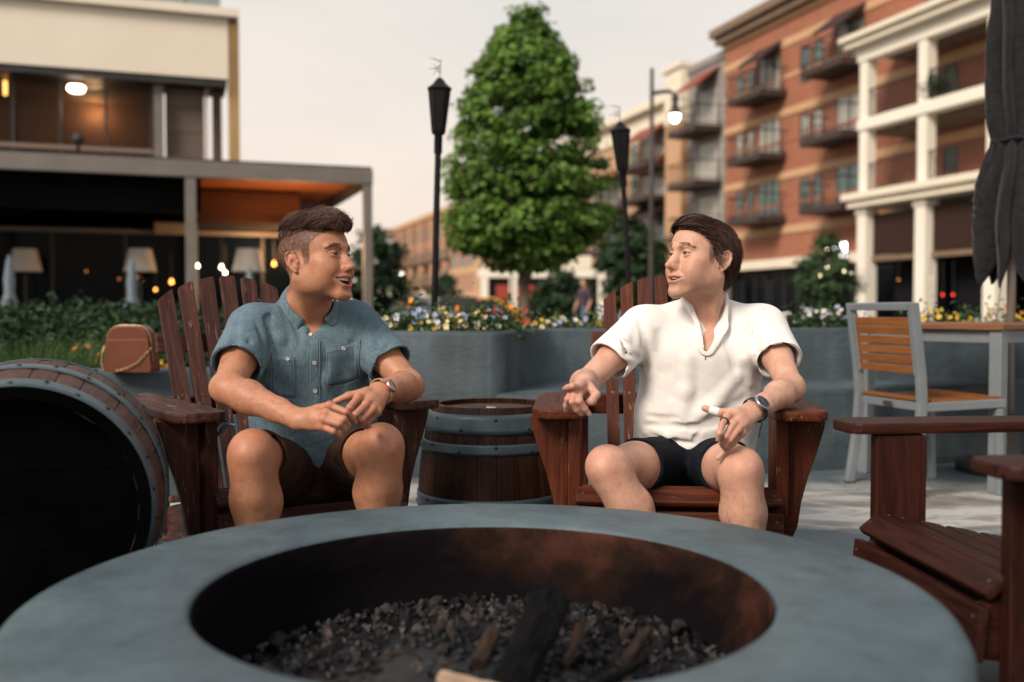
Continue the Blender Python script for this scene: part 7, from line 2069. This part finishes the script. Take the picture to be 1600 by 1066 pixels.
    lo, hi = G.bounds(); G2 = flat_copy(G); cloth_disp(G2, lo, hi, .003, 16, 24)
    V, Q = surface(G2, .0042); link('shorts', mesh_np('navy_shorts', V, Q, True, M_SHORT_R), None, body)
    for an in (ANR, ANL): shoe(body, an, (-.1, -1), M_SHOE2, M_SOLE)
    wd = unit(WL - EL); c = WL - wd * .016
    watch(c, wd, dL, .0295, 'black strapped silver chronograph watch on the wrist of the man in white', M_STEELW, M_STRAPB, M_DIALB, .0225, .0255)
    # ring, taped thumb, key cord
    q0, q1 = FL[0][0][0], FL[0][0][1]; rd = unit(q1 - q0); rc = q0 * .45 + q1 * .55
    a = unit(np.cross(rd, (0, 0, 1))); b = np.cross(rd, a)
    rg = MB().tube([rc + (a * math.cos(t) + b * math.sin(t)) * .0102 for t in np.linspace(0, 2 * math.pi, 24)], .0020, 7, False).build('ring', pm('dark_blue_ring', (.02, .03, .06), rough=.25, metallic=.6), None, None, True)
    tag(rg, 'dark ring on the index finger of the man in the white shirt', 'ring')
    t1_, t2_ = t1, t2; bd = unit(t2_ - t1_)
    bn = MB().tube([t1_ + bd * u * .038 for u in (.05, .15, .4, .7, .78)], [.0112, .0122, .0114, .0106, .0096], 14).build('bandage', pm('white_bandage', (.62, .62, .62), (.72, .72, .70), scale=60, rough=.85, bmp=.5, bscale=150), None, None, True)
    tag(bn, 'white bandage wrapped round the thumb of the man in the white shirt', 'bandage')
    cp = smooth3([at(1189, 655, 2.72), at(1190, 665, 2.70), at(1187, 674, 2.70), at(1187, 684, 2.69)], 6)
    cd = MB().tube(cp, .0016, 5).build('bracelet_cord', M_STRAPB, body, None, True)
    tick('R done')

def cloth_mat(name, c1, c2, weave=900, rough=.85, slub=None, sheen=0.0):
    m, nt, bs = new_mat(name); v = coords(nt)
    col = ramp(nt, noise(nt, v, 9, 5, .6), [(.3, c1), (.7, c2)])
    if slub is not None:
        s1 = noise(nt, coords(nt, (330, 330, 22)), 1.0, 3, .6); col = mixc(nt, .8, col, ramp(nt, s1, [(.32, (.66, .68, .70)), (.66, slub)]), 'MULTIPLY')
        s2 = noise(nt, coords(nt, (22, 22, 330)), 1.0, 3, .6); col = mixc(nt, .4, col, ramp(nt, s2, [(.35, (.75, .75, .77)), (.65, (1.1, 1.1, 1.1))]), 'MULTIPLY')
        bump(nt, bs, s1, .18, .0015)
    L_(nt, col, bs.inputs['Base Color']); bs.inputs['Roughness'].default_value = rough; bs.inputs['Sheen Weight'].default_value = sheen
    bs.inputs['Specular IOR Level'].default_value = .10
    bump(nt, bs, noise(nt, v, weave, 2), .2, .001); bump(nt, bs, noise(nt, v, 75, 4, .6), .16, .004)
    return m
M_BROW_L = hair_mat('brown_brow', (.045, .026, .02), (.09, .05, .036)); M_BROW_R = hair_mat('brown_brow_hair', (.05, .028, .02), (.10, .055, .038))
M_DENIM = cloth_mat('blue_chambray', (.080, .130, .160), (.130, .190, .222), slub=(1.35, 1.33, 1.30))
M_STITCH = pm('pale_stitching', (.24, .31, .36), rough=.8)
M_BUTTON = pm('cream_button', (.55, .52, .46), rough=.35)
M_WHITECLOTH = cloth_mat('off_white_knit', (.68, .655, .625), (.76, .735, .70))
M_SHORT_L = cloth_mat('dark_brown_twill', (.027, .0135, .0098), (.052, .027, .0205))
M_SHORT_R = cloth_mat('navy_twill', (.004, .006, .010), (.008, .011, .017))
M_SHOE = pm('grey_canvas', (.10, .10, .10), (.14, .14, .14), scale=30, rough=.8); M_SHOE2 = pm('white_canvas', (.5, .49, .46), rough=.7); M_SOLE = pm('rubber_sole', (.5, .48, .44), rough=.7)
M_ROSE = pm('rose_gold', (.75, .42, .30), rough=.22, metallic=1.0); M_STEELW = pm('steel', (.55, .55, .56), rough=.22, metallic=1.0)
M_STRAPW = pm('tan_strap', (.42, .22, .14), rough=.5); M_STRAPB = pm('black_strap', (.012, .012, .014), rough=.5)
M_DIALW = pm('blue_grey_dial', (.20, .27, .29), rough=.25); M_DIALB = pm('dark_dial', (.02, .035, .045), rough=.2)
man_left(); man_right()
# ------------------------------------------------------------------ torches
M_TORCH = pm('black_torch_metal', (.004, .004, .005), (.009, .009, .010), scale=6, rough=.5, spec=.15)
M_TIN = pm('thin_tin_leaf', (.25, .25, .25), (.4, .4, .4), rough=.3, metallic=.8)
def torch(label, base, top_of_pole, head_h, r1, seed):
    b = np.array(base); u = unit(np.array(top_of_pole) - b); L = np.linalg.norm(np.array(top_of_pole) - b)
    t = thing('garden_torch', label, 'torch', (0, 0, 0), 0, 'black garden torches in the planter'); M = mat4(frame(np.cross((0, 1, 0), u), u), b); t.matrix_local = Matrix(M)
    MB().lathe([(.018, 0), (.018, L * .5), (.0165, L)], 14).build('pole', M_TORCH, t, None, True)
    MB().lathe([(.021, L - .10), (.023, L - .09), (.023, L), (.03, L + .01)], 14).build('collar', M_TORCH, t, None, True)
    mb = MB(); z0 = L + .005; prof = [(.030, z0), (.035, z0 + .02), (r1 * .93, z0 + head_h * .72), (r1 * .98, z0 + head_h * .78)]
    mb.lathe(prof, 6); hd = mb.build('lantern', M_TORCH, t)
    for k in range(6):                                             # corner ribs
        a = 2 * math.pi * k / 6; MB().tube([(math.cos(a) * rr * 1.02, math.sin(a) * rr * 1.02, z) for rr, z in prof], .004, 5).build('rib', M_TORCH, hd)
    MB().lathe([(r1 * 1.0, z0 + head_h * .775), (r1 * 1.14, z0 + head_h * .80), (r1 * 1.10, z0 + head_h * .83), (r1 * .62, z0 + head_h * .90), (r1 * .36, z0 + head_h * .97), (r1 * .2, z0 + head_h), (0, z0 + head_h)], 6).build('lid', M_TORCH, t)
    r = np.random.default_rng(seed); f = MB().tube([(0, 0, z0 + head_h), (.004, 0, z0 + head_h + .10)], [.004, .003], 6).build('finial', M_TIN, t)
    for k in range(4):
        a = r.uniform(0, 6.28); s = -1 if k % 2 else -.6; z = z0 + head_h + .03 + .02 * k
        p = [np.array((0, 0, z)), np.array((s * .03, math.sin(a) * .01, z + .012 * (1 - k % 3))), np.array((s * .062, math.sin(a) * .02, z - .012 + .01 * k))]
        MB().tube(p, [.0035, .003, .001], 5).build('wire_leaf', M_TIN, f)
    return t
torch('tall black torch on a pole left of the big tree', atz(677, .66, 5.52), at(685, 212, 5.52), .31, .060, 1)
torch('black torch leaning right of the big tree behind the man in white', atz(988, .66, 6.45), at(973, 268, 6.45), .315, .060, 2)

# ------------------------------------------------------------------ street lamps
M_LPOLE = pm('dark_lamp_post', (.035, .028, .028), (.05, .04, .04), rough=.5)
M_LENS = emit('lamp_lens', (1.0, .93, .78), 8.0); M_GLOBE = emit('globe_glass', (1.0, .93, .74), 9.0)
def arm_lamp(label, px, y0, armpx, army, lampy, d, rp, side):
    b = atz(px, 0, d); t = thing('street_lamp', label, 'street lamp', tuple(b), 0, 'street lamps'); H = at(px, y0, d)[2]; za = at(px, army, d)[2]; zl = at(px, lampy, d)[2]; xa = (armpx - px) / FPX * d
    MB().lathe([(rp * 1.8, 0), (rp * 1.8, .5), (rp * 1.15, .6), (rp, H * .5), (rp * .75, H), (0, H)], 14).build('pole', M_LPOLE, t, None, True)
    MB().tube([(0, 0, za), (xa * .7, 0, za + .05), (xa, 0, za - .02), (xa, 0, za - .25)], [.05, .045, .04, .035], 8).build('arm', M_LPOLE, t, None, True)
    rl = .0125 * d / 2.2
    hd = MB().lathe([(.05, 0), (.09, -.12), (rl * .45, -.2), (rl, -.42), (rl * 1.02, -.46)], 18).build('lamp_head', M_LPOLE, t, Matrix.Translation((xa, 0, zl + .48)), True)
    MB().lathe([(rl * .95, -.44), (rl * .8, -.56), (rl * .4, -.62), (0, -.64)], 18).build('lens', M_LENS, hd, None, True)
arm_lamp('tall street lamp with lit pendant head left of the brick block', 1017, 107, 1053, 146, 181, 22, .055, 1)
arm_lamp('thin street lamp with lit head in front of the brick block', 1231, 285, 1213, 300, 339, 44, .07, -1)
for px, py, d, lab in ((800, 412, 46, 'lit globe lamp left of the trunk of the big tree'), (868, 410, 46, 'lit globe lamp right of the trunk of the big tree'), (629, 430, 60, 'lit globe lamp by the pale far tower'), (1028, 432, 40, 'white globe lamp low behind the man in white')):
    p = at(px, py, d); t = thing('globe_lamp', lab, 'street lamp', (p[0], p[1], 0), 0, 'globe lamps in the street')
    MB().lathe([(.07, 0), (.05, .3), (.035, p[2] - .15), (.06, p[2] - .12)], 10).build('pole', M_LPOLE, t, None, True)
    MB().lathe([(0, -.13)] + [(.13 * math.cos(a), .13 * math.sin(a)) for a in np.linspace(-1.4, 1.4, 9)] + [(0, .13)], 14).build('globe', M_GLOBE, t, Matrix.Translation((0, 0, p[2])), True)
# lit sign and string lights near the small tree
p = at(1313, 391, 34); t = thing('lit_sign', 'glowing white sign panel behind the small dark tree', 'sign', (p[0], p[1], p[2]), AR)
bx('panel', (-.33, -.03, -.24), (.33, 0, .24), emit('sign_white', (1, .97, .92), 6), t); bx('backing', (-.36, .002, -.27), (.36, .06, .27), M_STEELD, t); MB().tube([(0, .03, -.27), (0, .03, -p[2])], .03, 6).build('post', M_STEELD, t)
M_BULB = emit('warm_bulb', (1.0, .80, .50), 18); M_BULBO = emit('orange_bulb', (1.0, .33, .06), 7); M_BULBR = emit('red_light', (1.0, .06, .03), 4)
BULB = {k: MB().lathe([(0, -.05)] + [(.05 * math.cos(a), .05 * math.sin(a)) for a in np.linspace(-1.4, 1.2, 7)] + [(.018, .05), (.018, .085), (0, .085)], 10).mesh('bulb', m, True) for k, m in (('w', M_BULB), ('o', M_BULBO), ('r', M_BULBR))}
def bulb(px, py, d, kind, sc, lab, grp, hang=True, up=.6):
    p = at(px, py, d); t = thing('pendant_bulb', lab, 'light bulb', tuple(p), 0, grp); sc = sc * (.5 if grp == G1 else .33); o = link('bulb', BULB[kind], None, t); o.scale = (sc,) * 3
    if hang: MB().tube([(0, 0, .06 * sc), (0, 0, up)], .008, 5).build('wire', M_STEELD, t)
G1 = 'lit bulbs inside the restaurant'
for px, py, d, k, sc, lab in ((309, 416, 19, 'w', .95, 'pale bulb between the canopy post and the white door frame'), (346, 418, 20, 'w', 1.25, 'bright warm bulb just right of the white door frame'), (352, 427, 20.5, 'w', 1.1, 'second warm bulb below the bright one by the door frame'), (381, 441, 19.5, 'w', 1.0, 'pale bulb under the right floor lamp'), (268, 441, 20, 'o', 1.5, 'orange bulb left of the weathered chair back'), (243, 453, 20, 'o', 1.0, 'dim orange bulb right of the middle closed umbrella'), (197, 433, 20.5, 'o', .8, 'dim orange bulb left of the middle closed umbrella'), (186, 436, 20.5, 'o', .7, 'faint orange bulb furthest left near the middle umbrella'), (215, 433, 20.5, 'o', .7, 'faint orange bulb behind the middle closed umbrella'), (135, 424, 20.5, 'o', .7, 'faint orange bulb between the left and middle floor lamps'), (428, 413, 20, 'o', 1.5, 'orange bulb right of the right floor lamp')):
    bulb(px, py, d, k, sc, lab, G1)
for px, py, d, k, sc, lab in ((1282, 431, 27, 'w', .9, 'low left bulb in the small dark tree'), (1293, 418, 27, 'w', .8, 'middle bulb in the small dark tree'), (1319, 424, 27, 'w', .9, 'right bulb in the small dark tree'), (1330, 427, 27.2, 'w', .7, 'outer right bulb in the small dark tree'), (1292, 389, 27, 'w', .7, 'top bulb in the small dark tree')):
    bulb(px, py, d - .9, k, sc * .8, lab, 'bulbs hung in the small tree', True, .25)
for px, lab in ((1473, 'left red light in the dark shop under the tower'), (1489, 'right red light in the dark shop under the tower')): bulb(px, 461, 29.6, 'r', 1.5, lab, 'red lights under the tower', True, 1.0)
for px, py, lab in ((1404, 437, 'dim lamp in the left dark opening of the tower'), (1455, 434, 'dim lamp in the right dark opening of the tower')): bulb(px, py, 31, 'o', .8, lab, 'dim lamps under the tower', True, .8)
# the restaurant's own warm lamps under its ceiling
for k, (px, py, d, e) in enumerate(((470, 390, 19.7, 120), (400, 395, 20.3, 50))):
    p = at(px, py, d); l = bpy.data.lights.new('terrace_lamp', 'POINT'); l.energy = e; l.color = (1, .55, .25); l.shadow_soft_size = .12
    o = bpy.data.objects.new('terrace_lamp', l); C.objects.link(o); o.location = tuple(p)
p = at(120, 150, 25.4); l = bpy.data.lights.new('office_lamp', 'POINT'); l.energy = 45; l.color = (1, .6, .3); l.shadow_soft_size = .15; o = bpy.data.objects.new('office_lamp', l); C.objects.link(o); o.location = tuple(p + np.array((.2, .6, -.3)))

# ------------------------------------------------------------------ floor lamps and closed umbrellas on the terrace
M_SHADE = make_fabric('linen_shade', (.40, .355, .30), (.46, .41, .35)); M_BLUEC = make_fabric('blue_grey_cloth', (.13, .17, .20), (.18, .22, .25))
for px, lab in ((39, 'floor lamp with pale shade furthest left on the terrace'), (219, 'floor lamp with pale shade in the middle of the terrace'), (388, 'floor lamp with pale shade furthest right behind the chair back')):
    p = at(px, 406, 18.6); t = thing('floor_lamp', lab, 'floor lamp', (p[0], p[1], 0), 0, 'floor lamps on the terrace')
    MB().lathe([(.20, p[2] + .20), (.295, p[2] - .22)], 28).build('lamp_shade', M_SHADE, t, None, True); MB().lathe([(.02, 0), (.02, p[2] + .1)], 10).build('pole', M_STEELD, t); MB().lathe([(0, 0), (.18, 0), (.18, .03), (0, .03)], 18).build('base', M_STEELD, t)
for px, top, lab in ((14, 398, 'closed blue grey umbrella beside the left floor lamp'), (206, 402, 'closed blue grey umbrella in front of the middle floor lamp'), (390, 414, 'closed blue grey umbrella in front of the right floor lamp')):
    p = at(px, top, 16.2); t = thing('closed_patio_umbrella', lab, 'umbrella', (p[0], p[1], 0), 0, 'closed blue grey umbrellas on the terrace'); V = []; F = []; n = 24
    for i, (z, r0) in enumerate(((p[2], .01), (p[2] - .12, .045), (p[2] - .4, .085), (p[2] - .62, .075), (p[2] - .8, .13), (p[2] - .86, .135))):
        for k in range(n): a = 2 * math.pi * k / n; rr = r0 * (1 - .28 * (k % 3 == 0)); V.append((rr * math.cos(a), rr * math.sin(a), z))
    for i in range(5):
        for k in range(n): F.append((i * n + k, (i + 1) * n + k, (i + 1) * n + (k + 1) % n, i * n + (k + 1) % n))
    link('canopy', mesh('canopy', V, F, True, M_BLUEC), None, t); MB().lathe([(.02, 0), (.02, p[2] - .2)], 10).build('pole', M_STEEL, t)

# ------------------------------------------------------------------ cars, walker, potted plant
M_TYRE = pm('tyre', (.012, .012, .012), rough=.8); M_RIM = pm('rim', (.4, .4, .42), rough=.3, metallic=.8); M_CARGL = glass('car_glass', (.015, .02, .025), .06)
def car(label, px, d, rot, col):
    m, nt, bs = new_mat('car_paint'); bs.inputs['Base Color'].default_value = (*col, 1); bs.inputs['Roughness'].default_value = .3; bs.inputs['Coat Weight'].default_value = .6
    b = atz(px, 0, d); t = thing('parked_car', label, 'car', tuple(b), rot, 'cars parked in the street')
    side = [(-2.2, .35), (-2.25, .62), (-2.15, .86), (-1.35, .95), (-.85, 1.36), (-.3, 1.46), (.55, 1.45), (1.2, 1.12), (1.5, .98), (2.15, .92), (2.25, .6), (2.2, .35)]
    M = np.eye(4); M[:3, 0] = (1, 0, 0); M[:3, 1] = (0, 0, 1); M[:3, 2] = (0, -1, 0)
    MB().prism(side, -.86, .86).build('body', m, t, M, bevel=.07, bseg=3)
    for s in (-1, 1):
        gl = [(-1.2, .97), (-.82, 1.3), (-.3, 1.38), (.5, 1.37), (1.05, 1.08), (1.2, .97)]; MB().prism(gl, s * .862, s * .868).build('side_window', M_CARGL, t, M)
        for xw in (-1.4, 1.4):
            w = MB().lathe([(.2, -.1), (.31, -.1), (.33, -.06), (.33, .06), (.31, .1), (.2, .1)], 24).build('tyre', M_TYRE, t, mat4(np.array([(1, 0, 0), (0, 0, 1), (0, -1, 0)]).T, (xw, s * .80, .33)), True)
            MB().lathe([(0, -.06), (.2, -.08), (.2, .08), (0, .06)], 14).build('rim', M_RIM, w)
    MB().add([(-1.30, -.7, 1.0), (-1.30, .7, 1.0), (-.88, .62, 1.365), (-.88, -.62, 1.365)], [(0, 1, 2, 3)]).build('rear_window', M_CARGL, t, Matrix.Translation((-.02, 0, .02)))
    MB().add([(1.48, -.7, 1.02), (1.48, .7, 1.02), (.62, .62, 1.43), (.62, -.62, 1.43)], [(3, 2, 1, 0)]).build('windscreen', M_CARGL, t, Matrix.Translation((.02, 0, .02)))
    for s in (-1, 1): bx('headlight', (2.18, s * .62 - .14, .62), (2.27, s * .62 + .14, .74), M_PANEL_L, t, .02); bx('tail_light', (-2.27, s * .64 - .12, .68), (-2.16, s * .64 + .12, .82), M_BULBR, t, .02)
car('pale blue grey parked car left of the near torch', 630, 40, R(8), (.14, .19, .22))
car('black parked car just right of the near torch pole', 716, 44, R(10), (.012, .013, .015))
car('yellow parked car in front of the white colonnade', 752, 47, R(5), (.62, .30, .03))
def walker(label, px, d):
    b = atz(px, 0, d); body = Field(); 
    hips = np.array((0, 0, .88)); ch = np.array((0, -.01, 1.30)); nk = np.array((0, 0, 1.46)); hd = np.array((0, -.02, 1.60))
    body.cone(nk, hd - (0, 0, .05), .05, .055); body.ell(hd, (.073, .092, .112), k=.02); body.cone(hd + (0, -.09, -.02), hd + (0, -.10, -.035), .014, .016, .02); body.ell(hd + (-.07, 0, -.005), (.012, .02, .03), k=.01); body.ell(hd + (.07, 0, -.005), (.012, .02, .03), k=.01)
    for s in (-1, 1):
        sh = np.array((s * .17, 0, 1.40)); el = sh + (s * .06, .05 * s, -.28); wr = el + (s * .01, -.10, -.24)
        body.cone(sh, el, .05, .04); body.cone(el, wr, .04, .028)
        for k in range(4): body.cone(wr + (s * .004, -.02 + .013 * k, -.02), wr + (s * .006, -.035 + .016 * k, -.16 + .012 * abs(k - 1)), .013, .008, .008)
        body.cone(wr + (0, -.02, -.02), wr + (-s * .02, -.06, -.08), .012, .008, .008)
        hp = hips + (s * .09, 0, 0); kn = hp + (0, -.10 * s - .03, -.42); an = kn + (0, .12 * s + .05, -.40); body.cone(hp, kn, .08, .055); body.cone(kn, an, .055, .038); body.cone(an - (0, 0, .02), an + (0, -.14, -.035), .035, .03)
    body.cone(hips, ch, .11, .12)
    V, Q = surface(body, .008); me = mesh_np('walker_body', V, Q, True, M_SKIN_R); set_color(me, 'tone', np.zeros((len(V), 3), np.float32)); o = link('person', me); o.location = tuple(b); o.rotation_euler = (0, 0, R(-60))
    tag(o, label, 'person', 'people walking in the street')
    top = Field(); top.cone(hips + (0, 0, .04), ch, .135, .14, .03); top.cone(ch + (-.08, 0, .04), ch + (.08, 0, .04), .11, .11, .03)
    for s in (-1, 1): sh = np.array((s * .17, 0, 1.40)); top.cone(sh, sh + (s * .05, .04 * s, -.24), .066, .06, .03)
    V, Q = surface(top, .012); link('jacket', mesh_np('jacket', V, Q, True, pm('plum_cloth', (.05, .03, .05), (.07, .045, .065))), None, o)
    tr = Field(); tr.ell(hips, (.15, .115, .12), k=.03)
    for s in (-1, 1): hp = hips + (s * .09, 0, 0); kn = hp + (0, -.10 * s - .03, -.42); an = kn + (0, .12 * s + .05, -.36); tr.cone(hp, kn, .09, .07, .03); tr.cone(kn, an, .07, .055, .03)
    V, Q = surface(tr, .012); link('jeans', mesh_np('jeans', V, Q, True, pm('blue_jeans', (.06, .10, .16), (.09, .14, .21))), None, o)
    hr = Field(); hr.ell(hd + (0, .02, .03), (.082, .09, .10), k=.02); V, Q = surface(hr, .008); link('hair', mesh_np('hair', V, Q, True, M_HAIR_R), None, o)
walker('blurred far walker in plum jacket and blue jeans right of the tree trunk', 913, 27)
p = at(1461, 160, 32); t = thing('potted_plant', 'round green potted plant on the upper balcony of the white tower', 'potted plant', (p[0], p[1], p[2]), 0)
r5 = np.random.default_rng(5); d5 = r5.normal(size=(700, 3)); d5 /= np.linalg.norm(d5, axis=1)[:, None]; leaves('foliage', d5 * r5.uniform(.2, .5, 700)[:, None] + (0, 0, .45), d5, np.full(700, .12), M_LEAFD, t, 3); MB().lathe([(.15, -.1), (.2, .2), (.18, .2), (0, .15)], 16).build('pot', M_CORN, t)
